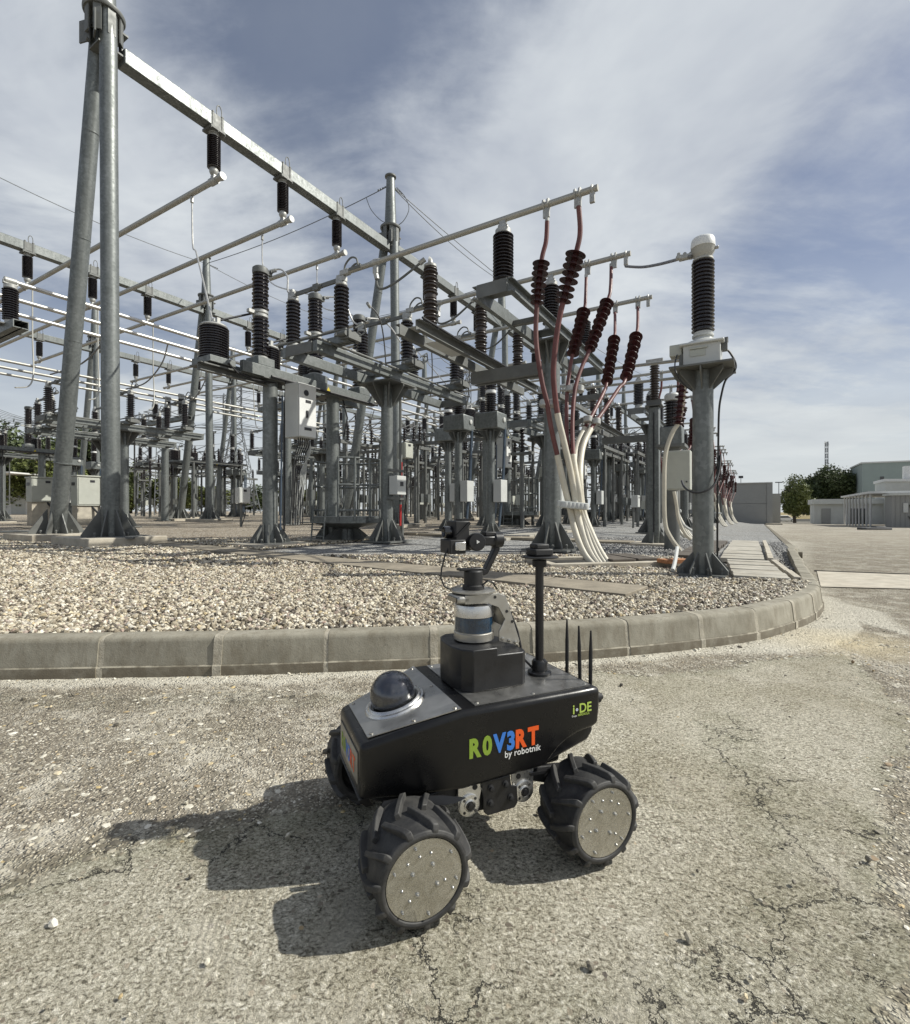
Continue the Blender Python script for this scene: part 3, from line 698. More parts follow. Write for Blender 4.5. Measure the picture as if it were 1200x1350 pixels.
for s_ in slab_run('slab_edging', (5.02, 7.9), (8.4, 13.5), 0.08, 7, 'concrete_footing', 0.0, 0.01, 0, 0.245), slab_run('slab_edging', (3.83, 5.55), (4.86, 7.58), 0.07, 3, 'concrete_footing', 0.0, 0.01, 0, 0.25): pass
# cable pit
zp = gzf(2.1, 7.3)
pit = thing('cable_pit', None, None, (2.15, 7.35, zp), R(12)); pit['kind'] = 'structure'
part(pit, MB().box((0, 0, 0.005), (1.7, 0.75, 0.02)), 'pit_shade_panel', 'pit_dark', smooth=False)  # flat panel, its dark colour stands for the shade inside the pit
for c_, s_ in (((0, -0.44, 0.0), (2.0, 0.14, 0.11)), ((0, 0.44, 0.0), (2.0, 0.14, 0.11)), ((-0.93, 0, 0.0), (0.14, 0.75, 0.11)), ((0.93, 0, 0.0), (0.14, 0.75, 0.11))):
    part(pit, MB().box(c_, s_), 'pit_rim', 'concrete_footing', bevel=0.008)
for k in range(2):
    part(pit, MB().box((0.15+0.42*k, 0.06*k, 0.075), (0.36, 0.82, 0.03), rz=0.03*k), 'pit_board', 'timber', bevel=0.004)
COVERS.append([(1.1, 6.75), (3.1, 7.1), (3.0, 7.95), (1.0, 7.6)])
# ---------------------------------------------------------------- loose stones
def field(n, x0, x1, y0, y1, keep):
    x, y = spread(n, x0, x1, y0, y1)
    k = keep(x, y)
    for c_ in COVERS: k &= sdpoly(x, y, c_) > 0
    return x[k], y[k]
def ingrey(x, y): return (y > 8.6) & (wlat(x, y) < 9.0)
# cream pebbles: dense close to the kerb, thinning with distance
def vis(x, y, mrg=1.5): return (np.abs(x) < y*0.93+mrg)
def lowside(x, y): return (wlat(x, y) < 1.45) & (y > 5.6)
x1, y1 = field(150000, -6.2, 4.0, 3.0, 6.6, lambda x, y: (y > kmin(x)+0.185) & vis(x, y) & ~lowside(x, y))
x2, y2 = field(120000, -12, 8, 6.5, 13.0, lambda x, y: (y > kmin(x)+0.2) & vis(x, y) & ~ingrey(x, y) & ~lowside(x, y))
s1 = rg_.gamma(9, 1, len(x1)); s1 = 0.032*s1/9+0.008; s2 = 0.042*rg_.gamma(9, 1, len(x2))/9+0.012
xx = np.concatenate([x1, x2]); yy = np.concatenate([y1, y2]); ss = np.concatenate([s1, s2])
zz2 = gz(xx, yy) - 0.004 + rg_.uniform(-0.010, 0.018, len(xx))
scatter('pebble_gravel', np.stack([xx, yy, zz2], -1), ss, 'pebble', None, 1, 0.66, 1, 0.09, 1.0)
x3, y3 = field(42000, 2.2, 10.5, 5.6, 15.0, lambda x, y: (y > kmin(x)+0.2) & vis(x, y, 0.3) & (ingrey(x, y) | lowside(x, y)))
s3 = 0.036*rg_.gamma(7, 1, len(x3))/7+0.012
scatter('crushed_stone', np.stack([x3, y3, gz(x3, y3)-0.004], -1), s3, 'crushed_grey', None, 2, 0.7, 1, 0.10, 1.2)
# stones worn out of the old concrete, lying half sunk in it
x4, y4 = spread(46000, -3.4, 3.4, 0.85, 4.3)
w4 = (fbm(x4*2.3, y4*2.3, 5)-0.5)*0.45; sd4 = sdpoly(x4, y4, PATCH)+w4*0.8
k4 = (sd4 > -0.01) & (y4 < kmin(x4)-0.12) & (np.abs(x4) < y4*0.95+0.2) & (fbm(x4*3.1+40, y4*3.1, 4) > 0.44)
x4, y4 = x4[k4], y4[k4]
s4 = np.minimum(0.045, 0.007+0.010*rg_.gamma(1.5, 1, len(x4))/1.5)
z4 = (fbm(x4*0.8, y4*0.8, 4)-0.5)*0.012 - 0.001 + rg_.uniform(-0.002, 0.0008, len(x4))
scatter('aggregate_stones', np.stack([x4, y4, z4], -1), s4, 'aggregate', None, 3, 0.30, 1, 0.10, 0.10)
# a few loose bits on the fine patch and along the kerb foot
x5, y5 = spread(420, -3.2, 3.6, 0.9, 4.6); k5 = (y5 < kmin(x5)-0.02)
x5, y5 = x5[k5], y5[k5]
x6 = rg_.uniform(-3.2, 3.7, 500); y6 = kmin(x6)-np.abs(rg_.normal(0, 0.05, 500))-0.012
x5 = np.concatenate([x5, x6]); y5 = np.concatenate([y5, y6])
s5 = 0.005+0.009*rg_.gamma(1.6, 1, len(x5))/1.6
scatter('loose_chips', np.stack([x5, y5, np.full(len(x5), 0.006)], -1), s5, 'aggregate', None, 4, 0.6, 1, 0.08, 0.9)
# ---------------------------------------------------------------- robot
RB = thing('rover_robot', 'black four-wheeled inspection robot with colourful lettering, parked on the concrete before the kerb', 'robot', (0.0307, 1.606, -0.002), R(203.6))
XF, XR = 0.2675, -0.2675
def body_hw(x): return 0.218 if x < 0.10 else 0.218-(x-0.10)/0.275*0.073
# shell stations: x, half width, top z, bottom z
ST = [(-0.372, 0.212, 0.446, 0.330), (-0.345, 0.216, 0.449, 0.322), (-0.29, 0.218, 0.449, 0.316), (-0.25, 0.218, 0.449, 0.303), (-0.215, 0.218, 0.449, 0.283), (-0.185, 0.218, 0.449, 0.256), (-0.165, 0.218, 0.449, 0.238),
      (0.10, 0.218, 0.449, 0.228), (0.24, 0.181, 0.411, 0.222), (0.372, 0.145, 0.372, 0.222)]
vs = []; fs = []
for x, w, zt, zb in ST:
    zm = zb + 0.06 if x < 0.09 else zb+0.04
    vs += [(x, -w+0.008, zb), (x, w-0.008, zb), (x, w, zm), (x, w, zt-0.004), (x, w-0.012, zt), (x, -w+0.012, zt), (x, -w, zt-0.004), (x, -w, zm)]
for i in range(len(ST)-1):
    for j in range(8): fs.append((i*8+j, i*8+(j+1) % 8, (i+1)*8+(j+1) % 8, (i+1)*8+j))
fs += [tuple(range(8)), tuple(range((len(ST)-1)*8, len(ST)*8))]
shell = MB().add(vs, fs).build('body_shell', 'robot_black', RB, ang=45)
bv = shell.modifiers.new('bevel', 'BEVEL'); bv.width = 0.017; bv.segments = 5; bv.limit_method = 'ANGLE'; bv.angle_limit = R(28); bv.harden_normals = False
# inner rear tub under the wheel arch and chassis tray
mb = MB().prism([(-0.365, 0.30), (-0.345, 0.275), (-0.20, 0.235), (-0.13, 0.225), (-0.13, 0.35), (-0.365, 0.35)], -0.185, 0.185, lambda a, b_, h: (a, h, b_))
part(RB, mb, 'rear_tub', 'robot_satin', bevel=0.008)
part(RB, MB().prism([(-0.27, 0.20), (0.27, 0.185), (0.34, 0.215), (0.30, 0.262), (-0.15, 0.262), (-0.28, 0.25)], -0.135, 0.135, lambda a, b_, h: (a, h, b_)), 'chassis_tray', 'robot_matt', bevel=0.006)
# nose apron strip
part(RB, MB().add([(0.352, -0.125, 0.195), (0.352, 0.125, 0.195), (0.375, 0.14, 0.225), (0.375, -0.14, 0.225), (0.332, -0.125, 0.195), (0.332, 0.125, 0.195), (0.352, 0.14, 0.232), (0.352, -0.14, 0.232)],
     [(0, 1, 2, 3), (7, 6, 5, 4), (0, 3, 7, 4), (1, 5, 6, 2), (0, 4, 5, 1), (3, 2, 6, 7)]), 'nose_skid', 'robot_satin', smooth=False)
# deck plates
def plate(poly, zf, name):
    n = len(poly); vs = [(x, y, zf(x)) for x, y in poly] + [(x, y, zf(x)+0.0025) for x, y in poly]
    fs = [tuple(reversed(range(n))), tuple(range(n, 2*n))]+[(i, (i+1) % n, n+(i+1) % n, n+i) for i in range(n)]
    return part(RB, MB().add(vs, fs), name, 'plate_brushed', smooth=False)
zn = lambda x: 0.4495-(x-0.10)*0.284
p_rear = plate([(-0.348, -0.192), (0.058, -0.196), (0.058, 0.196), (-0.348, 0.192)], lambda x: 0.4498, 'deck_plate')
p_nose = plate([(0.104, -0.205), (0.348, -0.126), (0.348, 0.126), (0.104, 0.205)], lambda x: zn(x)+0.003, 'nose_plate')
scr = MB(); scn = MB()
for x, y in ((-0.335, 0.18), (-0.335, -0.18), (0.046, 0.183), (0.046, -0.183), (-0.14, 0.186), (-0.14, -0.186)): scr.lathe([(0.0055, 0), (0.005, 0.003), (0.002, 0.004)], (x, y, 0.452), n=8)
for x, y in ((0.117, 0.188), (0.117, -0.188), (0.335, 0.115), (0.335, -0.115), (0.115, 0.0), (0.225, 0.152), (0.225, -0.152)): scn.lathe([(0.0055, 0), (0.005, 0.003), (0.002, 0.004)], (x, y, zn(x)+0.0055), n=8)
part(p_rear, scr, 'plate_screw', 'bolt'); part(p_nose, scn, 'plate_screw', 'bolt')
# dome camera on the sloping nose plate
NA = Vector((0.284, 0, 1)).normalized(); dc = Vector((0.232, 0.0, zn(0.232)+0.004))
ring = part(RB, MB().lathe([(0.094, 0.0), (0.094, 0.004), (0.090, 0.009), (0.084, 0.010), (0.081, 0.014), (0.077, 0.016), (0.073, 0.013), (0.073, 0.0)], dc, NA, 48), 'dome_ring', 'silver')
prof = [(0.068, 0.0), (0.068, 0.032)]+[(0.068*math.cos(a), 0.032+0.066*math.sin(a)) for a in [R(k) for k in range(8, 90, 8)]]+[(0.002, 0.098)]
part(RB, MB().lathe(prof, dc, NA, 40), 'dome_cover', 'dome_glass', ang=80)
prof = [(0.062, 0.0), (0.062, 0.030)]+[(0.0615*math.cos(a), 0.030+0.060*math.sin(a)) for a in [R(k) for k in range(8, 90, 8)]]+[(0.002, 0.090)]
part(RB, MB().lathe(prof, dc, NA, 40), 'camera_ball', 'smoked_dome', ang=80)
part(RB, MB().lathe([(0.0645, 0.001), (0.0645, 0.017), (0.063, 0.019)], dc, NA, 40), 'dome_seal', 'robot_matt')
# lidar housing
pl_ = [(0.064, -0.045), (0.064, 0.045), (0.050, 0.086), (0.022, 0.112), (-0.062, 0.112), (-0.062, -0.112), (0.022, -0.112), (0.050, -0.086)]
hb = MB().prism([(0.064, -0.045), (0.064, 0.045), (0.050, 0.086), (0.022, 0.112), (-0.150, 0.112), (-0.166, 0.100), (-0.172, 0.08), (-0.172, -0.08), (-0.166, -0.100), (-0.150, -0.112), (0.022, -0.112), (0.050, -0.086)], 0.4522, 0.557, lambda a, b_, h: (a, b_, h))
hous = part(RB, hb, 'lidar_housing', 'robot_satin', bevel=0.0)
bm = bmesh.new(); bm.from_mesh(hous.data)
tf = [f for f in bm.faces if f.normal.z > 0.9][0]
# raise the front part of the top to form the step
geo = bmesh.ops.bisect_plane(bm, geom=[tf]+list(tf.edges)+list(tf.verts), plane_co=(-0.062, 0, 0), plane_no=(1, 0, 0))
bm.faces.ensure_lookup_table(); ff = [f for f in bm.faces if f.normal.z > 0.9 and f.calc_center_median().x > -0.062]
ex = bmesh.ops.extrude_face_region(bm, geom=ff); bmesh.ops.delete(bm, geom=ff, context='FACES')
for v in [g_ for g_ in ex['geom'] if isinstance(g_, bmesh.types.BMVert)]: v.co.z = 0.580
bmesh.ops.recalc_face_normals(bm, faces=bm.faces); bm.to_mesh(hous.data); bm.free(); hous.data.shade_smooth(); hous.data.set_sharp_from_angle(angle=R(20))
bv = hous.modifiers.new('bevel', 'BEVEL'); bv.width = 0.0035; bv.segments = 2; bv.limit_method = 'ANGLE'; bv.angle_limit = R(40)
LC = (-0.038, -0.010, 0.5815)
lid = part(RB, MB().lathe([(0.061, 0), (0.065, 0.003), (0.0655, 0.026), (0.063, 0.028), (0.063, 0.030)], LC, n=40), 'lidar_scanner', 'silver_matt')
MB().lathe([(0.0635, 0.030), (0.0635, 0.078)], LC, n=40).build('scan_window', 'glass_band', lid)
MB().lathe([(0.063, 0.078), (0.0655, 0.079), (0.0655, 0.104), (0.062, 0.116), (0.048, 0.121), (0.001, 0.1225)], LC, n=40).build('scanner_cap', 'silver', lid)
# pair of bracket plates behind the lidar
def brp(y): return [(a, y, b_) for a, b_ in ()]
outl = [(-0.100, 0.581), (-0.172, 0.559), (-0.176, 0.574), (-0.125, 0.725), (-0.10, 0.735), (0.02, 0.735), (0.02, 0.708), (-0.060, 0.706), (-0.098, 0.690), (-0.122, 0.650), (-0.100, 0.612)]
for y in (0.045, -0.055):
    mb = MB().prism(outl, y, y+0.005, lambda a, b_, h: (a, h, b_))
    part(RB, mb, 'bracket_plate', 'silver_matt', smooth=False, bevel=0.0012)
mb = MB()
for a, b_ in ((-0.112, 0.588), (-0.136, 0.580), (-0.160, 0.572)): mb.lathe([(0.006, 0), (0.006, 0.004), (0.003, 0.005)], (a, 0.05, b_), (0, 1, 0), 8)
part(RB, mb, 'bracket_bolt', 'bolt')
mb = MB()
for a, b_ in ((-0.128, 0.675), (-0.148, 0.64), (-0.085, 0.724)): mb.lathe([(0.0055, 0), (0.005, 0.001)], (a, 0.0502, b_), (0, 1, 0), 8)
part(RB, mb, 'bracket_hole', 'robot_matt')
part(RB, MB().box((-0.138, -0.005, 0.66), (0.012, 0.09, 0.08)), 'bracket_web', 'silver_matt', bevel=0.002)
# forward stereo camera under the top disc
part(RB, MB().box((0.022, 0.005, 0.721), (0.045, 0.09, 0.024)), 'stereo_camera', 'silver_matt', bevel=0.008, seg=3)
part(RB, MB().box((0.0455, 0.005, 0.721), (0.004, 0.074, 0.017)), 'camera_window', 'lens_black', bevel=0.003)
DC = Vector((-0.034, -0.005, 0.737))
part(RB, MB().lathe([(0.070, 0), (0.072, 0.002), (0.072, 0.006), (0.068, 0.008), (0.001, 0.008)], DC, n=40), 'top_disc', 'silver_matt')
part(RB, MB().lathe([(0.036, 0.008), (0.036, 0.020), (0.031, 0.024), (0.031, 0.066), (0.028, 0.070), (0.010, 0.072)], DC, n=28), 'pan_motor', 'robot_matt')
part(RB, MB().box(DC+Vector((0.012, 0.0, 0.074)), (0.085, 0.03, 0.007)), 'motor_plate', 'robot_satin', bevel=0.002)
# gimbal: local lateral direction seen across the picture is +-x, toward us +y
g0 = DC+Vector((-0.03, 0.0, 0.066))
GK0 = set(bpy.data.objects)
arm = MB()
arm.prism([(-0.02, 0.806), (-0.066, 0.800), (-0.080, 0.806), (-0.124, 0.882), (-0.124, 0.925), (-0.106, 0.925), (-0.104, 0.886), (-0.070, 0.822), (-0.02, 0.822)], -0.022, 0.006, lambda a, b_, h: (a, h, b_))
part(RB, arm, 'gimbal_arm', 'robot_satin', bevel=0.004, seg=3)
part(RB, MB().lathe([(0.020, 0), (0.0265, 0.003), (0.0265, 0.030), (0.022, 0.036)], (-0.132, 0.0, 0.917), (1, 0, 0), 28), 'tilt_motor', 'robot_satin')
part(RB, MB().box((-0.073, 0.0, 0.915), (0.062, 0.040, 0.030)), 'gimbal_link', 'robot_satin', bevel=0.005)
part(RB, MB().box((-0.085, 0.0, 0.937), (0.04, 0.030, 0.014)), 'gimbal_clamp', 'robot_matt', bevel=0.003)
rm = part(RB, MB().lathe([(0.022, 0), (0.0285, 0.004), (0.0285, 0.030), (0.026, 0.034), (0.001, 0.035)], (-0.022, 0.02, 0.913), (0.15, 1, 0.05), 32), 'roll_motor', 'robot_satin')
part(RB, MB().lathe([(0.007, 0), (0.007, 0.0012), (0.001, 0.0014)], (-0.0165, 0.0555, 0.915), (0.15, 1, 0.05), 3), 'motor_emblem', 'decal_white')
cb = MB().box((0.034, -0.008, 0.945), (0.050, 0.075, 0.072)).box((0.055, 0.0, 0.90), (0.055, 0.085, 0.045)).box((0.02, -0.005, 0.905), (0.045, 0.05, 0.04))
cam_b = part(RB, cb, 'gimbal_camera', 'robot_matt', bevel=0.004)
MB().lathe([(0.020, 0), (0.020, 0.025), (0.017, 0.027), (0.014, 0.020)], (0.058, -0.006, 0.945), (1, 0, 0), 24).build('lens', 'lens_black', cam_b)
MB().box((0.048, 0.044, 0.902), (0.036, 0.006, 0.026)).build('label_plate', 'silver', cam_b, bevel=0.002)
MB().bar((0.058, 0.03, 0.93), (0.012, 0.036, 0.975), 0.012, 0.008).build('camera_strut', 'robot_satin', cam_b)
MB().box((0.012, -0.002, 0.984), (0.045, 0.05, 0.006)).build('camera_top_plate', 'robot_satin', cam_b)
for o_ in [q_ for q_ in bpy.data.objects if q_ not in GK0 and q_.parent is RB]:
    o_.location = (-0.014 if o_.name.startswith('gimbal_camera') else -0.004, 0, -0.012)
part(RB, MB().path([(0.066, 0.02, 0.885), (0.077, 0.02, 0.86), (0.088, 0.02, 0.82), (0.090, 0.02, 0.79), (0.080, 0.022, 0.765), (0.06, 0.022, 0.755), (0.035, 0.02, 0.762), (0.01, 0.01, 0.766)], 0.0028, 8), 'gimbal_cable', 'cable_black')
part(RB, MB().path([(-0.05, 0.02, 0.758), (-0.07, 0.03, 0.775), (-0.095, 0.02, 0.765), (-0.11, 0.0, 0.752), (-0.125, -0.01, 0.74)], 0.003, 8), 'signal_cable', 'cable_black')
part(RB, MB().path([(-0.125, 0.0, 0.70), (-0.165, 0.01, 0.66), (-0.185, 0.02, 0.60), (-0.19, 0.03, 0.56), (-0.20, 0.03, 0.51), (-0.24, 0.03, 0.47), (-0.30, -0.02, 0.456), (-0.35, -0.05, 0.456)], 0.004, 8), 'power_cable', 'cable_black')
part(RB, MB().path([(-0.12, -0.02, 0.70), (-0.155, -0.01, 0.66), (-0.19, 0.0, 0.60), (-0.195, 0.0, 0.55), (-0.22, 0.0, 0.46)], 0.003, 8), 'signal_cable', 'cable_black')
# mast with antenna puck
MX, MY = -0.262, 0.036
part(RB, MB().lathe([(0.040, 0), (0.040, 0.007), (0.036, 0.009), (0.026, 0.012), (0.026, 0.040), (0.022, 0.046), (0.0145, 0.048)], (MX, MY, 0.4525), n=32), 'mast_base', 'robot_satin')
part(RB, MB().tube((MX, MY, 0.49), (MX, MY, 0.842), 0.0142, n=24), 'mast_pole', 'robot_satin')
part(RB, MB().lathe([(0.022, 0), (0.024, 0.004), (0.024, 0.022), (0.018, 0.030)], (MX, MY, 0.812), n=24), 'mast_collar', 'robot_matt')
part(RB, MB().lathe([(0.060, 0), (0.064, 0.002), (0.064, 0.005), (0.060, 0.007), (0.001, 0.007)], (MX, MY, 0.842), n=40), 'antenna_plate', 'robot_satin')
part(RB, MB().box((MX, MY, 0.862), (0.072, 0.062, 0.024)).box((MX, MY, 0.881), (0.052, 0.046, 0.018)), 'satellite_antenna', 'robot_matt', bevel=0.005)
part(RB, MB().path([(MX+0.05, MY, 0.865), (MX+0.075, MY+0.005, 0.867), (MX+0.08, MY+0.005, 0.852), (MX+0.06, MY, 0.848)], 0.0022, 6), 'antenna_lead', 'cable_black')
# whip antennas
for y, h, tilt in ((0.026, 0.190, 0.0), (0.098, 0.185, 0.03), (0.152, 0.18, -0.01)):
    a0 = Vector((-0.382, y, 0.43)); d = Vector((tilt*0.9, 0.0, 1)).normalized()
    part(RB, MB().path([a0, a0+d*0.03, a0+d*0.05, a0+d*h*0.62, a0+d*h*0.85, a0+d*h], [0.006, 0.006, 0.0065, 0.0062, 0.0042, 0.0028], 12), 'whip_antenna', 'robot_matt')
part(RB, MB().path([(-0.27, -0.02, 0.46), (-0.30, -0.01, 0.50), (-0.285, 0.0, 0.53)], 0.004, 8), 'stub_cable', 'cable_black')
for y, z in ((0.19, 0.408), (0.135, 0.31)):
    part(RB, MB().lathe([(0.018, 0), (0.018, 0.012), (0.010, 0.018), (0.010, 0.024)], (-0.370, y, z), (-1, 0, 0), 18), 'rear_socket', 'robot_matt')
# ---- wheels
def carcass(y):
    a = abs(y); return 0.110-0.008*(a/0.08)**2 - (0.006 if a > 0.07 else 0)
tyr = MB()
pr = [(0.088, -0.078), (0.103, -0.083), (0.113, -0.078)]+[(0.1185-0.006*(abs(y)/0.07)**2, y) for y in (-0.07, -0.045, -0.02, 0.0, 0.02, 0.045, 0.07)]+[(0.113, 0.078), (0.1045, 0.083), (0.0965, 0.081), (0.0955, 0.070), (0.088, 0.060)]
tyr.lathe([(r, z) for r, z in pr], (0, 0, 0), (0, 1, 0), 64, caps=False)
NL = 11
def lug(mb, th0, sgn):
    pts = []
    for k, (f, w) in enumerate(((0.0, 0.0), (0.25, 0.022), (0.55, 0.047), (0.85, 0.069), (1.0, 0.080), (1.12, 0.0855))):
        y = sgn*(w-0.004); th = th0 + 0.36*min(1, f)*0.9
        top = (0.1325, 0.1325, 0.132, 0.130, 0.1255, 0.114)[k]; bot = (0.114, 0.114, 0.113, 0.110, 0.102, 0.097)[k]
        hwid = (0.0075, 0.0078, 0.008, 0.0088, 0.0098, 0.0085)[k]
        pts.append((y, th, top, bot, hwid))
    vs = []
    for y, th, top, bot, hw in pts:
        for rr_, dh in ((bot, -hw*1.25), (top, -hw*0.8), (top, hw*0.8), (bot, hw*1.25)):
            a = th + dh/0.118
            vs.append((rr_*math.cos(a), y, rr_*math.sin(a)))
    n = len(pts); fs = [(i*4+j, i*4+j+1, (i+1)*4+j+1, (i+1)*4+j) for i in range(n-1) for j in range(3)]
    fs += [(i*4+3, i*4, (i+1)*4, (i+1)*4+3) for i in range(n-1)]
    fs += [(0, 1, 2, 3), ((n-1)*4+3, (n-1)*4+2, (n-1)*4+1, (n-1)*4)]
    mb.add(vs, fs)
for k in range(NL):
    lug(tyr, 2*math.pi*k/NL, 1); lug(tyr, 2*math.pi*(k+0.5)/NL, -1)
rim_in = MB().lathe([(0.03, -0.060), (0.060, -0.058), (0.064, -0.040), (0.088, -0.052), (0.094, -0.066), (0.099, -0.075), (0.0995, -0.079), (0.090, -0.080), (0.086, -0.066), (0.082, -0.056)], (0, 0, 0), (0, 1, 0), 48, caps=False)
disc = MB().lathe([(0.0945, 0.072), (0.0952, 0.0775), (0.0942, 0.0790), (0.001, 0.0795)], (0, 0, 0), (0, 1, 0), 72)
bolts = MB(); rb = random.Random(8)
spots = [(0.082*math.cos(R(90+60*k+(7 if k % 2 else -4))), 0.082*math.sin(R(90+60*k+(7 if k % 2 else -4)))) for k in range(6)]
spots += [(0.036*math.cos(R(45+90*k)), 0.036*math.sin(R(45+90*k))) for k in range(4)] + [(-0.028, 0.054), (0.031, 0.055), (0.046, -0.03), (-0.046, -0.026), (0.0, 0.058), (-0.06, -0.055), (0.058, 0.002)]
for i, (x, z) in enumerate(spots):
    r_ = 0.0038 if i < 6 else (0.0060 if i < 10 else 0.0036)
    bolts.lathe([(r_*1.15, 0), (r_*1.15, 0.0012), (r_*0.9, 0.002), (r_*0.75, 0.0055 if i < 10 else 0.004), (r_*0.3, 0.007 if i < 10 else 0.005)], (x, 0.0794, z), (0, 1, 0), 8)
hub = MB().lathe([(0.062, -0.064), (0.062, -0.045), (0.030, -0.040)], (0, 0, 0), (0, 1, 0), 32).lathe([(0.022, -0.105), (0.022, -0.060)], (0, 0, 0), (0, 1, 0), 24)
hb2 = MB()
for k in range(6): hb2.lathe([(0.0055, 0), (0.0055, 0.006), (0.002, 0.007)], (0.048*math.cos(R(60*k)), -0.0655, 0.048*math.sin(R(60*k))), (0, -1, 0), 8)
meshes = {}
first = None
for x, y, flip in ((XF, 0.28, 0), (XR, 0.28, 0), (XF, -0.28, 1), (XR, -0.28, 1)):
    w = bpy.data.objects.new('wheel', None); col.objects.link(w); w.parent = RB; w.location = (x, y, 0.1325)
    w.rotation_euler = (0, {0: R(13), 1: R(-20)}[0 if x > 0 else 1]+flip, math.pi if flip else 0)
    if first is None:
        tyr.build('tyre', 'tyre_rubber', w, ang=40, bevel=0.0022, seg=2); disc.build('wheel_disc', 'wheel_disc', w, ang=50); part(w, bolts, 'disc_bolts', 'bolt')
        rim_in.build('rim', 'robot_matt', w); hub.build('hub', 'robot_satin', w); part(w, hb2, 'hub_bolts', 'bolt')
        first = w
    else:
        for c_ in kids(first):
            d_ = c_.copy(); col.objects.link(d_); d_.parent = w
# suspension
for x in (XF, XR):
    for sg in (1, -1):
        s_ = 1 if x > 0 else -1
        a = MB().prism([(x-0.02*s_, 0.095), (x+0.025*s_, 0.10), (x+0.03*s_, 0.15), (x-0.02*s_, 0.215), (x-0.16*s_, 0.235), (x-0.16*s_, 0.20), (x-0.06*s_, 0.165)], sg*0.165, sg*0.185, lambda p_, q_, h: (p_, h, q_))
        part(RB, a, 'suspension_arm', 'robot_matt', bevel=0.003)
        part(RB, MB().bar((x-0.04*s_, sg*0.15, 0.16), (x-0.10*s_, sg*0.14, 0.255), 0.03, 0.03), 'shock_absorber', 'robot_satin', bevel=0.006)
# fender brackets
part(RB, MB().prism([(0.335, 0.222), (0.20, 0.222), (0.13, 0.225), (0.10, 0.234), (0.16, 0.244), (0.25, 0.247), (0.315, 0.243)], 0.0, 0.004, lambda a, b_, h: (a, (body_hw(a)*0.96+0.012)+h+(0.238-b_)*0.5, b_-0.018)), 'fender_bracket', 'robot_satin', smooth=False)
part(RB, MB().prism([(-0.125, 0.232), (-0.165, 0.232), (-0.205, 0.300), (-0.170, 0.300)], 0.188, 0.193, lambda a, b_, h: (a, h, b_)), 'fender_bracket', 'silver_matt', smooth=False)
part(RB, MB().bar((-0.12, 0.19, 0.222), (-0.20, 0.19, 0.217), 0.03, 0.008), 'fender_rail', 'robot_satin')
# drive flanges in the middle of the near side
def flange(cx, s_):
    zc = 0.176; r0 = 0.033
    out = [(cx+r0*math.cos(R(a)), zc+r0*math.sin(R(a))) for a in range(170, 372, 14)] if s_ > 0 else None
    arc = [(cx+r0*math.cos(R(a)), zc+r0*math.sin(R(a))) for a in range(-170, 11, 15)]
    poly = [(cx+s_*0.034, 0.236), (cx-s_*0.040, 0.236), (cx-s_*0.040, 0.214), (cx-s_*0.034, 0.190)] 
    arc2 = [(cx+s_*r0*math.cos(R(a)), zc+r0*math.sin(R(a))) for a in range(170, 361, 14)]
    poly = poly + arc2 + [(cx+s_*0.034, 0.19)]
    f_ = part(RB, MB().prism(poly, 0.192, 0.198, lambda a, b_, h: (a, h, b_)), 'drive_flange', 'silver', smooth=False, bevel=0.0012)
    MB().lathe([(0.031, 0), (0.031, 0.004), (0.029, 0.005), (0.017, 0.005), (0.017, 0.008), (0.0145, 0.009), (0.0135, 0.006)], (cx, 0.198, zc), (0, 1, 0), 32).build('flange_ring', 'silver', f_)
    MB().lathe([(0.0125, 0), (0.0125, 0.0065), (0.008, 0.007), (0.0075, 0.010), (0.003, 0.0105)], (cx, 0.2, zc), (0, 1, 0), 20).build('shaft_end', 'robot_satin', f_)
    hs = MB()
    for k in range(4): hs.lathe([(0.0042, 0), (0.0042, 0.0008), (0.001, 0.0009)], (cx+0.024*math.cos(R(45+90*k)), 0.2031, zc+0.024*math.sin(R(45+90*k))), (0, 1, 0), 10)
    hs.lathe([(0.008, 0), (0.008, 0.001), (0.001, 0.0012)], (cx-s_*0.018, 0.1982, 0.222), (0, 1, 0), 14)
    part(f_, hs, 'flange_hole', 'pit_dark')
flange(0.0767, 1); flange(-0.1007, -1)
part(RB, MB().prism([(0.042, 0.236), (-0.052, 0.236), (-0.056, 0.205), (-0.075, 0.200), (-0.078, 0.150), (-0.066, 0.137), (0.020, 0.135), (0.034, 0.148), (0.036, 0.19)], 0.199, 0.205, lambda a, b_, h: (a, h, b_)), 'centre_plate', 'robot_satin', bevel=0.003, smooth=False)
mb = MB()
for x, z in ((0.012, 0.212), (-0.035, 0.214), (0.014, 0.170), (-0.052, 0.172)):
    mb.lathe([(0.010, 0), (0.010, 0.003), (0.007, 0.004), (0.007, 0.011), (0.004, 0.012)], (x, 0.205, z), (0, 1, 0), 14)
part(RB, mb, 'centre_bolts', 'robot_matt')
part(RB, MB().box((0.0, 0.10, 0.17), (0.13, 0.17, 0.06)), 'gearbox', 'robot_matt', bevel=0.006)
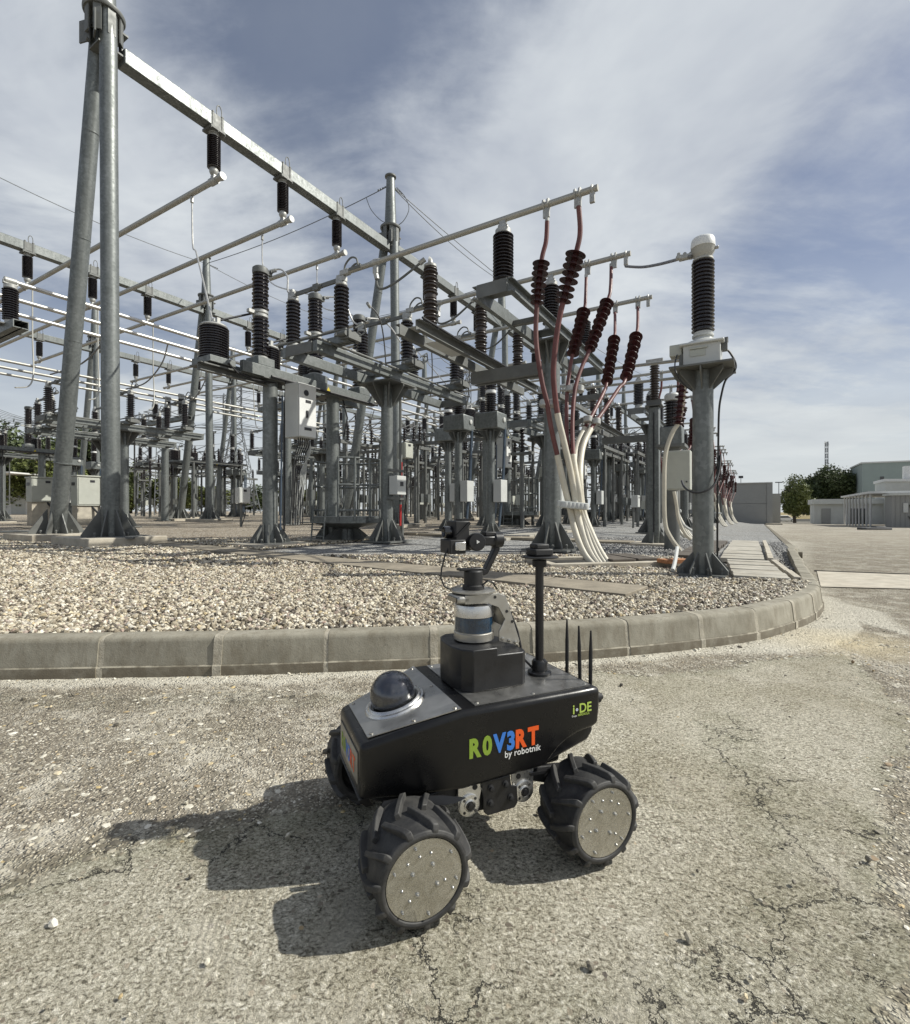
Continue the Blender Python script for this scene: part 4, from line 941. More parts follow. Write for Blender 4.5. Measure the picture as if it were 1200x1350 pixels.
# ---- lettering on the near side (built as thin raised lettering)
def text(root, s_, size, mat, name, M, off=0.0, ext=0.0004, shear=0.0, xs=1.0, sp=1.0):
    c_ = bpy.data.curves.new(name, 'FONT'); c_.body = s_; c_.size = size; c_.extrude = ext; c_.offset = off; c_.shear = shear; c_.space_character = sp; c_.resolution_u = 3
    o_ = bpy.data.objects.new(name, c_); col.objects.link(o_)
    dg = bpy.context.evaluated_depsgraph_get(); me = bpy.data.meshes.new_from_object(o_.evaluated_get(dg))
    wd = max(v.co.x for v in me.vertices)-min(v.co.x for v in me.vertices); x0 = min(v.co.x for v in me.vertices)
    for v in me.vertices: v.co = M @ Vector(((v.co.x-x0)*xs, v.co.y, v.co.z))
    bpy.data.objects.remove(o_); me.materials.clear(); me.materials.append(MATS[mat])
    o_ = bpy.data.objects.new(name, me); col.objects.link(o_); o_.parent = root
    return wd*xs
def side_M(x, z, y=0.2192, slope=0.0):
    # text runs toward -x (the rear), up is +z, faces +y
    c, s_ = math.cos(slope), math.sin(slope)
    return Matrix(((-c, s_, 0, x), (0, 0, 1, y), (s_, c, 0, z), (0, 0, 0, 1)))
x = 0.086; zt_ = 0.319
for ch, mt in (('R', 'decal_green'), ('0', 'decal_green'), ('V', 'decal_blue'), ('3', 'decal_blue'), ('R', 'decal_orange'), ('T', 'decal_orange')):
    w = text(RB, ch, 0.070, mt, 'letter_mark', side_M(x, zt_), off=0.0034, xs=0.80); x -= w + 0.0030
text(RB, 'by robotnik', 0.0260, 'decal_white', 'maker_lettering', side_M(-0.026, zt_-0.022), off=0.0002, xs=0.98)
w = text(RB, 'i', 0.040, 'decal_lime', 'utility_lettering', side_M(-0.262, 0.383), off=0.0007)
text(RB, 'DE', 0.040, 'decal_lime', 'utility_lettering', side_M(-0.287, 0.383), off=0.0007, xs=0.95)
part(RB, MB().lathe([(0.0045, 0), (0.0045, 0.0004), (0.0022, 0.0004), (0.0022, 0)], (-0.277, 0.2192, 0.394), (0, 1, 0), 16, caps=False), 'logo_dot', 'decal_white', smooth=False)
part(RB, MB().lathe([(0.0024, 0), (0.0024, 0.0003), (0.0001, 0.0003)], (-0.277, 0.2192, 0.394), (0, 1, 0), 12), 'logo_dot', 'decal_blue', smooth=False)
text(RB, 'Grupo', 0.0075, 'decal_white', 'utility_subtitle', side_M(-0.258, 0.3735), xs=0.95)
text(RB, 'IBERDROLA', 0.0098, 'decal_lime', 'utility_subtitle', side_M(-0.281, 0.3735), xs=0.85)
# nose panel with the same name
part(RB, MB().box((0.3735, 0.0, 0.300), (0.003, 0.235, 0.085)), 'nose_panel', 'decal_panel', bevel=0.001)
y = -0.095
for ch, mt in (('R', 'decal_green'), ('0', 'decal_green'), ('V', 'decal_blue'), ('3', 'decal_blue'), ('R', 'decal_orange'), ('T', 'decal_orange')):
    Mx = Matrix(((0, 0, 1, 0.3756), (1, 0, 0, y), (0, 1, 0, 0.275), (0, 0, 0, 1)))
    w = text(RB, ch, 0.062, mt, 'nose_letter_mark', Mx, off=0.0014, xs=0.80); y += w+0.004
# ---------------------------------------------------------------- substation
ANG = math.atan2(UY, UX)
G0 = Vector((-8.0, 11.5))
def S(t, s): return Vector((G0.x+t*UX-s*UY, G0.y+t*UY+s*UX))
def base(t, s):
    p = S(t, s); return Vector((p.x, p.y, gzf(p.x, p.y)))
def sthing(name, label, cat, t, s, z=None, group=None):
    b_ = base(t, s)
    if z is not None: b_.z = z
    return thing(name, label, cat, b_, ANG, group)
def L(root, t, s, z):
    """place point in a root's own coordinates"""
    p = S(t, s); v = Vector((p.x, p.y, z))-Vector(root.location); c, s_ = math.cos(-ANG), math.sin(-ANG)
    a = root.rotation_euler.z; c, s_ = math.cos(-a), math.sin(-a)
    return Vector((v.x*c-v.y*s_, v.x*s_+v.y*c, v.z))
def Lw(root, w):
    v = Vector(w)-Vector(root.location); a = root.rotation_euler.z; c, s_ = math.cos(-a), math.sin(-a)
    return Vector((v.x*c-v.y*s_, v.x*s_+v.y*c, v.z))
def sheds(z0, z1, rc, rs_, n, alt=None):
    out = [(rc, z0)]; p = (z1-z0)/n
    for i in range(n):
        r = rs_ if (alt is None or i % 2 == 0) else alt; z = z0+p*i
        out += [(rc, z+0.18*p), (r, z+0.40*p), (r, z+0.52*p), (rc, z+0.86*p)]
    out.append((rc, z1)); return out
def gussets(mb, r, w, h, n=4, z=0.0, rot=0.0, up=True, tk=0.025):
    for k in range(n):
        a = rot+2*math.pi*k/n; M = Matrix.Rotation(a, 3, 'Z')
        pts = [(r*0.9, 0), (w, 0), (w, 0.05), (r*0.98, h)] if up else [(r*0.9, 0), (w, 0), (w, -0.05), (r*0.98, -h)]
        vs = [M @ Vector((x, y, z+q_)) for y in (-tk/2, tk/2) for x, q_ in pts]
        mb.add(vs, [(0, 1, 2, 3), (7, 6, 5, 4), (0, 4, 5, 1), (1, 5, 6, 2), (2, 6, 7, 3), (3, 7, 4, 0)])
def anchor_bolts(mb, w, z):
    for k in range(8):
        a = R(45*k+22); mb.lathe([(0.02, 0), (0.02, 0.05), (0.03, 0.05), (0.03, 0.075), (0.012, 0.09)], (w*0.86*math.cos(a), w*0.86*math.sin(a), z), n=6)
def bolt_row(mb, p0, p1, n, r=0.012, ax=(0, 0, 1)):
    p0 = Vector(p0); p1 = Vector(p1)
    for i in range(n): mb.lathe([(r, 0), (r, r), (r*0.5, r*1.2)], p0.lerp(p1, i/max(1, n-1)), ax, 6)
PH = ['nearest', 'middle', 'farthest']
BAY = ['nearest bay', 'second bay back', 'third bay back', 'fourth bay back', 'fifth bay back', 'sixth bay back', 'seventh bay back']
BAYS = []     # (root, t, s, label template) of the nearest bay; copied to the bays behind

# ---- gantry towers and beams
def make_tower(name, label):
    T = thing(name, label, 'gantry tower', (0, 0, 0), ANG, 'twin-leg gantry towers')
    for y0, y1, rr_ in ((-0.33, -0.185, 0.185), (2.5, 0.20, 0.185)):
        lg = part(T, MB().tube((0, y0, 0.14), (0, y1, 12.22), rr_, 0.175, 28), 'leg', 'galvanised')
        bp = MB().lathe([(0.62, 0.14), (0.62, 0.18), (0.24, 0.18)], (0, y0, 0), n=4); gussets(bp, 0.22, 0.60, 0.62, 4, 0.17, R(0)); gussets(bp, 0.22, 0.5, 0.62, 4, 0.17, R(45)); anchor_bolts(bp, 0.5, 0.18); bp.v = [(a, b_+y0, c_) for a, b_, c_ in bp.v]
        part(lg, bp, 'base_plate', 'galvanised_dull')
        col_ = MB()
        if y0 > 0: col_.lathe([(0.19, 0), (0.205, 0.01), (0.205, 0.03), (0.186, 0.04)], (0, y0+(y1-y0)*0.15, 0.14+12*0.15), (0, (y1-y0), 12), 24)
        for k in range(1, 5): col_.lathe([(0.185-0.002*k, 0), (0.1875-0.002*k, 0.01), (0.185-0.002*k, 0.02)], (0, y0+(y1-y0)*k/5, 0.14+12*k/5), (0, (y1-y0), 12), 24, caps=False)
        part(lg, col_, 'weld_ring', 'galvanised')
        part(T, MB().box((0, y0+0.05, -0.02), (1.60, 1.80, 0.38)), 'footing', 'concrete_footing', bevel=0.015)
    part(T, MB().lathe([(0.40, -0.03), (0.42, 0), (0.42, 0.05), (0.24, 0.055)], (0, 0, 12.2), n=32), 'collar', 'galvanised_dull')
    m_ = MB()
    for k in range(8):
        a = R(45*k); m_.box((0.35*math.cos(a), 0.35*math.sin(a), 11.9), (0.03, 0.16, 0.62), rz=a)
    m_.box((-0.30, 0.22, 11.72), (0.03, 0.30, 0.5), rz=0.3).box((-0.28, -0.2, 11.72), (0.03, 0.26, 0.5), rz=-0.3); bolt_row(m_, (-0.30, 0.30, 11.55), (-0.30, 0.30, 11.9), 3, 0.035, (-1, 0, 0)); bolt_row(m_, (-0.28, 0.12, 11.5), (-0.28, 0.12, 11.85), 3, 0.035, (-1, 0, 0))
    m_.box((0.1, 0, 11.40), (0.62, 0.46, 0.04)).box((0.1, 0, 11.93), (0.62, 0.46, 0.04))
    part(T, m_, 'joint_plates', 'galvanised_dull', smooth=False)
    part(T, MB().tube((0, 0, 12.24), (0, 0, 14.3), 0.245, 0.165, 28), 'top_mast', 'galvanised')
    part(T, MB().lathe([(0.20, 0), (0.23, 0.02), (0.23, 0.07), (0.1, 0.09)], (0, 0, 14.28), n=24), 'mast_cap', 'galvanised_dull')
    return T
def bk(n, far='', names=None):
    return BAY[n] if n < len(BAY) else 'far back'
ORD = ['first', 'second', 'third', 'fourth', 'fifth', 'sixth', 'seventh', 'eighth']
tower0 = make_tower('gantry_tower', 'tall galvanised gantry tower rising out of the picture top, on two concrete footings')
tower0.location = (*S(0, 0), gzf(*S(0, 0)))
tower0.location.x -= 0.12
for si, (s_, k0, k1) in enumerate(((0, 1, 6), (12.7, -1, 6), (25.4, -1, 6))):
    for k in range(k0, k1):
        p = S(10.3*k, s_)
        lb = ('twin-leg grey gantry tower, ' + ORD[k] + ' behind the tallest one along the front beam') if si == 0 else \
             ('grey gantry tower of the %s beam row, %s along it from the left' % (('middle', 'back')[si-1], ORD[k+1]))
        copy_thing(tower0, (p.x, p.y, gzf(p.x, p.y)-0.05), lb)
def make_beam(name, label, L_, cl):
    B = thing(name, label, 'gantry beam', (0, 0, 0), ANG, 'overhead gantry beams')
    part(B, MB().box((L_/2, 0, 0), (L_, 0.34, 0.36)), 'box_beam', 'galvanised', bevel=0.02)
    for c_ in cl:
        m_ = MB()
        for dx in (-0.14, 0.14): m_.box((c_+dx, 0, 0.187), (0.05, 0.40, 0.02)).box((c_+dx, -0.185, 0), (0.05, 0.02, 0.42)).box((c_+dx, 0.185, 0), (0.05, 0.02, 0.42))
        m_.box((c_, 0, -0.225), (0.42, 0.42, 0.06)); bolt_row(m_, (c_-0.2, -0.2, -0.27), (c_+0.2, -0.2, -0.27), 3, 0.02, (0, 0, -1))
        cp = part(B, m_, 'hanger_clamp', 'galvanised_dull', smooth=False)
        MB().path([(c_+0.05+0.13*math.sin(R(a))*0.6, -0.16, 0.30-0.17*math.cos(R(a))) for a in range(10, 351, 20)], 0.014, 6).build('lifting_loop', 'galvanised_dull', cp)
        MB().box((c_, -0.176, 0.0), (0.22, 0.010, 0.34)).build('clamp_plate', 'galvanised_dull', cp)
    return B
cls = (2.585, 4.915, 7.27)
beam0 = make_beam('gantry_beam', 'front galvanised gantry beam sloping down from the tallest tower', 10.3-0.5, [c_-0.25 for c_ in cls])
beam0.location = (*S(0.25, 0), 11.66)
for si, (s_, k0, k1) in enumerate(((0, 1, 5), (12.7, -1, 5), (25.4, -1, 5))):
    for k in range(k0, k1):
        p = S(10.3*k+0.25, s_); dz = gzf(p.x, p.y)-gzf(*S(0, 0))
        lb = ('front gantry beam, %s span behind the one at the tallest tower' % ORD[k-1]) if si == 0 else ('gantry beam of the %s row, %s span from the left' % (('middle', 'back')[si-1], ORD[k+1]))
        copy_thing(beam0, (p.x, p.y, 11.66+dz), lb)
# ---- hanging insulators with busbar clamps
HI = thing('hanging_insulator', '', 'insulator', (0, 0, 0), ANG, 'insulators hanging from the gantry beams')
part(HI, MB().lathe([(0.13, 0), (0.13, -0.05), (0.10, -0.06), (0.10, -0.14)], n=20), 'top_flange', 'cast_fitting')
part(HI, MB().lathe([(r, -z) for r, z in sheds(0.13, 1.0, 0.115, 0.175, 17)], n=24), 'shed_stack', 'porcelain_dark', ang=50)
part(HI, MB().lathe([(0.11, -1.0), (0.12, -1.04), (0.12, -1.10), (0.09, -1.16), (0.04, -1.2)], n=18).box((0, 0, -1.26), (0.10, 0.16, 0.14)).tube((0, -0.14, -1.33), (0, 0.14, -1.33), 0.10, n=14), 'busbar_clamp', 'cast_fitting')
TZ = 11.42-1.33
first = True
for si, (s_, k0, k1) in enumerate(((0, 0, 5), (12.7, -1, 5), (25.4, 0, 4))):
    for k in range(k0, k1):
        for j, c_ in enumerate(cls):
            p = S(10.3*k+c_, s_); dz = 0 if (k == 0 and si == 0) else gzf(p.x, p.y)-gzf(*S(0, 0))
            lb = '%s of three ribbed insulators hanging from the %s beam row, %s span' % (PH[j], ('front', 'middle', 'back')[si], ORD[k+(0 if si == 0 else 1)])
            if first: HI.location = (p.x, p.y, 11.42); HI['label'] = lb; first = False
            else: copy_thing(HI, (p.x, p.y, 11.42+dz*0.8), lb)
# upper busbars under the beams, running across
def tube_thing(name, label, p0, p1, r, mat, group, cat='busbar', cap=True):
    o_ = thing(name, label, cat, p0, 0, group); d = Vector(p1)-Vector(p0)
    part(o_, MB().tube((0, 0, 0), d, r, n=14), 'tube', mat)
    if cap:
        part(o_, MB().tube(d*(-0.02/d.length), d*(0.10/d.length), r*1.25, n=14), 'end_cap', 'cast_fitting'); part(o_, MB().tube(d*(1-0.1/d.length), d*(1+0.02/d.length), r*1.25, n=14), 'end_cap', 'cast_fitting')
    return o_
for k in range(0, 5):
    for j, c_ in enumerate(cls):
        a = S(10.3*k+c_, -0.4); b_ = S(10.3*k+c_, 13.1); dz = 0.8*(gzf(*S(10.3*k+c_, 0))-gzf(*S(0, 0)))
        dz2 = 0.8*(gzf(*S(10.3*k+c_, 12.7))-gzf(*S(0, 0)))
        tube_thing('busbar', '%s of the three high tubes slung under the front gantry beam, %s span' % (PH[j], ORD[k]), (a.x, a.y, TZ+(dz if k else 0)), (b_.x, b_.y, TZ+dz2), 0.078, 'aluminium_dull', 'high busbar tubes')
        if k < 4:
            a2 = S(10.3*k+c_, 13.0); b2 = S(10.3*k+c_, 26)
            tube_thing('busbar', '%s high tube running on behind the middle gantry beam, %s span' % (PH[j], ORD[k]), (a2.x, a2.y, TZ+dz2), (b2.x, b2.y, TZ+dz2+0.1), 0.078, 'aluminium_dull', 'high busbar tubes')
# clamps for droppers on the nearest three tubes
# ---- long low busbars running away from the camera
for gi_, (s0, z_, t0, t1) in enumerate(((3.8, 6.97, -0.75, 60), (13.7, 7.2, -14, 60))):
    for j in range(3):
        a = S(t0-(0, 1.2, 1.9)[j]*(gi_ == 0)*3, s0+1.3*j); b_ = S(t1, s0+1.3*j)
        tube_thing('long_busbar', '%s of three bright parallel tubes running away, %s set' % (('first', 'second', 'third')[j], ('front', 'middle', 'back')[gi_]), (a.x, a.y, z_), (b_.x, b_.y, z_-0.1), 0.06, 'aluminium' if gi_ == 0 else 'aluminium_dull', 'long busbar tubes')
# ---- post insulator of the long busbars
PI_ = thing('post_insulator', '', 'insulator', (0, 0, 0), ANG, 'post insulators under the long tubes')
part(PI_, MB().lathe([(0.16, 0), (0.16, 0.04), (0.12, 0.06), (0.12, 0.13)], n=18), 'base_flange', 'cast_fitting')
part(PI_, MB().lathe(sheds(0.13, 0.95, 0.115, 0.175, 14), n=22), 'shed_stack', 'porcelain_dark', ang=50)
part(PI_, MB().lathe([(0.12, 0.95), (0.14, 0.97), (0.14, 1.05), (0.08, 1.08)], n=18).box((0, 0, 1.12), (0.3, 0.1, 0.1)).tube((-0.12, 0, 1.16), (0.12, 0, 1.16), 0.085, n=12), 'tube_clamp', 'cast_fitting')
def bus_stand(t, s0, zt, label):
    T = sthing('busbar_stand', label, 'steel stand', t, s0, None, 'stands of the long busbars'); zl = zt-T.location.z
    part(T, MB().tube((0, 1.3, 0), (0, 1.3, zl-0.2), 0.2, 0.17, 20), 'column', 'galvanised')
    g = MB().box((0, 1.3, 0.02), (0.8, 0.8, 0.04)); 
    part(T, g, 'base_plate', 'galvanised_dull')
    part(T, MB().channel((0, -0.7, zl-0.1), (0, 3.3, zl-0.1), 0.16, 0.2, 0.02).channel((0.3, -0.7, zl-0.1), (0.3, 3.3, zl-0.1), 0.16, 0.2, 0.02, -1), 'cross_beam', 'galvanised', smooth=False)
    m_ = MB()
    for s1 in (0, 1.3, 2.6): m_.box((0.15, s1, zl-0.01), (0.55, 0.34, 0.03))
    part(T, m_, 'seat_plates', 'galvanised_dull', smooth=False)
    return T
first = True
for gi_, (s0, z_) in enumerate(((3.8, 6.97), (13.7, 7.2))):
    for n_, t in enumerate((-0.64, 9.5, 20, 30, 40)):
        zt = z_-1.16
        bus_stand(t-0.15, s0, zt, 'round steel stand carrying three insulators under the %s long tubes, %s along' % (('front', 'middle', 'back')[gi_], ORD[n_]))
        for j in range(3):
            p = S(t, s0+1.3*j); lb = '%s insulator on the %s stand under the %s set of long tubes' % (('first', 'second', 'third')[j], ORD[n_], ('front', 'middle', 'back')[gi_])
            if first: PI_.location = (p.x, p.y, zt); PI_['label'] = lb; first = False
            else: copy_thing(PI_, (p.x, p.y, zt), lb)

def reg(root, tmpl): BAYS.append((root, tmpl)); root['label'] = tmpl % BAY[0]; return root
# ---- cable support (column, double channel frame, post insulators, tubes, cables)
CS = sthing('cable_support', '', 'steel support', 3.55, -9.41, None, 'steel supports of the cable ends'); reg(CS, 'steel column with a high channel frame carrying the cable tubes, %s'); g0 = CS.location.z
part(CS, MB().tube((0, 0, 0.03), (0, 0, 4.25-g0), 0.162, 0.150, 26), 'column', 'galvanised')
m_ = MB().box((0, 0, 0.03), (0.9, 0.9, 0.04)); gussets(m_, 0.17, 0.44, 0.5, 8, 0.05); anchor_bolts(m_, 0.42, 0.05); part(CS, m_, 'base_plate', 'galvanised_dull')
zf = 4.33-g0
for yy_, sd_ in ((-0.26, 1), (0.26, -1)):
    part(CS, MB().channel((-2.55, yy_, zf), (2.65, yy_, zf), 0.07, 0.20, 0.014, sd_), 'frame_channel', 'galvanised', smooth=False)
m_ = MB().box((-2.56, 0, zf), (0.012, 0.5, 0.2)).box((2.66, 0, zf), (0.012, 0.5, 0.2))
for x_ in (-1.2, 0.9): m_.box((x_, 0, zf-0.05), (0.1, 0.5, 0.08))
part(CS, m_, 'frame_tie', 'galvanised_dull', smooth=False)
m_ = MB().box((0, 0, 4.25-g0-0.02), (0.7, 0.62, 0.03)); gussets(m_, 0.16, 0.33, 0.4, 8, 4.22-g0, 0, False); part(CS, m_, 'head_plate', 'galvanised_dull')
m_ = MB()
for x_ in (-2.16, -0.06, 2.04): m_.box((x_, 0, zf+0.112), (0.36, 0.62, 0.02))
part(CS, m_, 'seat_plates', 'galvanised_dull', smooth=False)
za = 3.78-g0
part(CS, MB().channel((-0.10, 0, za), (-0.10, 1.75, za), 0.09, 0.24, 0.016, 1).channel((0.16, 0, za), (0.16, 1.75, za), 0.09, 0.24, 0.016, -1), 'side_arm', 'galvanised_dull', smooth=False)
part(CS, MB().bar((0.0, -0.2, 3.1-g0), (0.0, -1.0, 3.1-g0), 0.08, 0.10).bar((-0.5, -0.3, 3.1-g0), (1.6, -0.3, 3.1-g0), 0.07, 0.08).bar((1.6, -0.3, 3.05-g0), (1.6, 0.3, 2.85-g0), 0.07, 0.1), 'cable_bracket', 'galvanised_dull')
part(CS, MB().path([(0.17, -0.1, 3.4-g0), (0.185, -0.08, 2.0-g0), (0.185, -0.08, 0.4)], 0.018, 6), 'earth_strap', 'cable_black')
PB = None
for j in range(3):
    PB = sthing('post_insulator', '', 'insulator', 1.39+2.1*j, -9.41, 4.455, 'post insulators under the cable tubes'); reg(PB, PH[j]+' black insulator on the high cable frame, %s')
    if j == 0:
        part(PB, MB().lathe([(0.16, 0), (0.16, 0.03), (0.115, 0.05), (0.11, 0.14)], n=22), 'base_flange', 'cast_fitting')
        part(PB, MB().lathe(sheds(0.13, 0.86, 0.115, 0.162, 14), n=26), 'shed_stack', 'porcelain_dark', ang=50)
        part(PB, MB().lathe([(0.11, 0.85), (0.125, 0.87), (0.125, 0.93), (0.10, 0.95), (0.085, 0.98), (0.085, 1.0)], n=22).box((0, 0, 1.05), (0.07, 0.10, 0.16)), 'tube_clamp', 'cast_fitting'); pb0 = PB
    else:
        for c_ in kids(pb0): d_ = c_.copy(); col.objects.link(d_); d_.parent = PB
TBZ = 5.56
for j in range(3):
    TB = sthing('cable_tube', '', 'busbar', 1.39+2.1*j, -9.41, TBZ, 'short tubes above the cable ends'); reg(TB, PH[j]+' short tube holding two cable ends, %s')
    if j == 0:
        part(TB, MB().tube((0, -1.48, 0), (0, 3.45, 0), 0.046, n=16), 'tube', 'aluminium_dull')
        for yy_ in (-0.713, -1.19):
            m_ = MB()
            for dy in (-0.035, 0.035): m_.lathe([(0.052, -0.014), (0.075, -0.012), (0.075, 0.012), (0.052, 0.014)], (0, yy_+dy, 0.008), (0, 1, 0), 16)
            m_.box((0, yy_, -0.11), (0.035, 0.10, 0.16)); bolt_row(m_, (0.02, yy_-0.03, -0.16), (0.02, yy_-0.03, -0.08), 2, 0.014, (1, 0, 0)); bolt_row(m_, (0.02, yy_+0.03, -0.16), (0.02, yy_+0.03, -0.08), 2, 0.014, (1, 0, 0))
            part(TB, m_, 'cable_clamp', 'cast_fitting')
        m_ = MB().box((0, 3.35, 0), (0.10, 0.22, 0.10)).box((0, 3.5, -0.10), (0.07, 0.12, 0.18)).lathe([(0.05, -0.12), (0.07, 0), (0.05, 0.12)], (0, 2.6, 0), (0, 1, 0), 12).box((0, 2.6, -0.12), (0.05, 0.1, 0.16))
        part(TB, m_, 'end_fitting', 'cast_fitting', bevel=0.01); part(TB, MB().box((0, -1.40, -0.09), (0.05, 0.07, 0.20)).lathe([(0.05, -0.02), (0.07, 0), (0.05, 0.02)], (0, -1.40, 0), (0, 1, 0), 14), 'lead_clamp', 'cast_fitting', bevel=0.006); tb0 = TB
    else:
        for c_ in kids(tb0): d_ = c_.copy(); col.objects.link(d_); d_.parent = TB
def cat(pts, n=6):
    pts = [Vector(p) for p in pts]; out = []
    for i in range(len(pts)-1):
        p0, p1, p2, p3 = pts[max(0, i-1)], pts[i], pts[i+1], pts[min(len(pts)-1, i+2)]
        for k in range(n):
            f = k/n; out.append(0.5*((2*p1)+(p2-p0)*f+(2*p0-5*p1+4*p2-p3)*f*f+(3*p1-p0-3*p2+p3)*f**3))
    out.append(pts[-1]); return out
CAB = [
 ([(721.5, 292), (720, 318), (714, 344), (708, 402), (707, 450), (714, 500), (721, 530), (727, 565), (735, 600), (744, 640), (752, 672), (760, 705), (772, 732), (786, 747)], 7.41, 2, 3, 0.040, 0.118, 8),
 ([(763, 272), (765, 305), (760, 332), (742, 400), (735, 435), (731, 470), (730, 500), (735, 545), (743, 580), (752, 620), (758, 655), (764, 690), (774, 722), (790, 748)], 7.16, 2, 3, 0.044, 0.138, 8),
 ([(773, 366), (772, 395), (770, 409), (755, 468), (751, 490), (748, 515), (747, 560), (750, 600), (757, 640), (762, 672), (769, 705), (779, 730), (792, 748)], 9.21, 2, 3, 0.034, 0.112, 9),
 ([(806, 352), (805, 380), (801, 397), (777, 462), (768, 482), (759, 510), (755, 550), (756, 600), (762, 640), (767, 672), (774, 705), (784, 731), (796, 749)], 8.98, 2, 3, 0.035, 0.112, 10),
 ([(811, 412), (811, 432), (810, 446), (800, 505), (797, 515), (782, 545), (771, 565), (760, 592), (758, 630), (766, 672), (778, 705), (790, 732), (802, 750)], 11.0, 2, 3, 0.036, 0.115, 9),
 ([(841, 405), (841, 425), (839, 442), (825, 499), (816, 512), (797, 540), (779, 566), (768, 592), (765, 630), (769, 672), (781, 705), (794, 731), (806, 748)], 10.75, 2, 3, 0.037, 0.120, 9)]
cnm = ['outer left cable', 'left cable with the largest sheds', 'left cable of the middle tube', 'right cable of the middle tube', 'left cable of the farthest tube', 'right cable of the farthest tube']
for i, (pp, D0, a_, b_, rt, rs2, nsh) in enumerate(CAB):
    O = sthing('power_cable', '', 'cable', 2.0, -9.6, 0.2, 'power cables rising from the pit'); reg(O, cnm[i]+', red above and cream below, %s')
    W = []
    for (x_, y_) in pp:
        f = min(1, max(0, (y_-pp[0][1])/(640-pp[0][1])));  D = D0+(7.45-D0)*f**0.8 + (-(0.38)*max(0, (y_-672)/75))
        W.append(Lw(O, P(x_, y_, D)))
    top = W[:a_+1]
    part(O, MB().path([W[0]+Vector((0, 0, 0.06)), W[0]], 0.032, 10), 'cable_lug', 'cast_fitting')
    pth = cat([W[0]]+W[1:], 6)
    def upto(i0, i1): return pth[i0*6:i1*6+1]
    part(O, MB().path(upto(0, a_), rt*0.85, 12), 'heat_shrink_lead', 'cable_red')
    seg = upto(a_, b_); part(O, MB().path(seg, rt*1.05, 12), 'termination_tube', 'polymer_red')
    m_ = MB()
    for k in range(nsh):
        f = (k+0.4)/nsh*(len(seg)-1); i0 = int(f); q_ = seg[i0].lerp(seg[min(i0+1, len(seg)-1)], f-i0); d = (seg[0]-seg[-1]).normalized()
        rr_ = rs2*(1.0 if k % 2 == 0 else 0.9)
        rr_ *= 1.10-0.18*k/nsh
        m_.lathe([(rt, -0.002), (rr_*0.7, -0.009), (rr_, -0.016), (rr_, -0.012), (rt*1.5, 0.006), (rt*1.1, 0.014)], q_, d, 24)
    part(O, m_, 'shed_stack', 'polymer_red', ang=40)
    nr = {0: 8, 1: 7, 2: 7, 3: 7, 4: 6, 5: 6}[i]
    part(O, MB().path(upto(b_, nr), rt*0.92, 12), 'red_sleeve', 'cable_red')
    part(O, MB().path(upto(nr, len(W)-1), 0.047, 12), 'cream_jacket', 'cable_cream')
O = sthing('cable_cleat', '', 'cable clamp', 2.0, -9.6, 0.2, 'cleats round the cable bundles'); reg(O, 'grey cleat bar gripping the six cream cables, %s')
a, b_ = Lw(O, P(735, 664, 7.35)), Lw(O, P(775, 668, 7.35)); part(O, MB().bar(a, b_, 0.07, 0.10), 'cleat_bar', 'paint_lightgrey', bevel=0.01)
m_ = MB()
for k in range(6): m_.lathe([(0.06, -0.04), (0.066, 0), (0.06, 0.04)], Lw(O, P(745+5.2*k, 666+0.5*k, 7.32)), (0.1, 0, 1), 12)
part(O, m_, 'cleat_rings', 'paint_lightgrey')
O = sthing('cable_cleat', '', 'cable clamp', 2.0, -9.6, 0.2, 'cleats round the cable bundles'); reg(O, 'grey cleats on the upper red cables, %s')
for x_, y_, d_ in ((718, 532, 7.5), (728, 532, 7.5), (752, 513, 8.1), (764, 513, 8.1), (775, 553, 8.4), (786, 556, 8.4)):
    part(O, MB().lathe([(0.07, -0.05), (0.078, -0.04), (0.078, 0.04), (0.07, 0.05)], Lw(O, P(x_, y_, d_)), (0.15, 0, 1), 14), 'cleat', 'cast_fitting')
# ---- row of brown two-stage insulators on a dark channel frame
VF = sthing('arrester_frame', '', 'steel frame', 3.4, -7.8, 4.0, 'dark channel frames'); reg(VF, 'dark channel frame under the brown insulators, %s')
for yy_, sd_ in ((-0.17, 1), (0.17, -1)):
    part(VF, MB().channel((-2.35, yy_, 0.08), (2.9, yy_, 0.08), 0.08, 0.18, 0.014, sd_), 'frame_channel', 'galvanised_dull', smooth=False)
part(VF, MB().box((-0.3, 0, 0.175), (0.3, 0.5, 0.01)).box((-1.95, 0, 0.175), (0.3, 0.5, 0.01)).box((2.1, 0, 0.175), (0.3, 0.5, 0.01)).box((-1.2, 0, 0.02), (0.9, 0.25, 0.008)), 'cover_plate', 'paint_lightgrey', smooth=False)
part(VF, MB().path([(-2.3, -0.27, 0.2), (-1.2, -0.27, 0.17), (0, -0.28, 0.17), (1.5, -0.27, 0.17), (2.6, -0.2, 0.15)], 0.022, 6), 'earth_wire', 'cable_black')
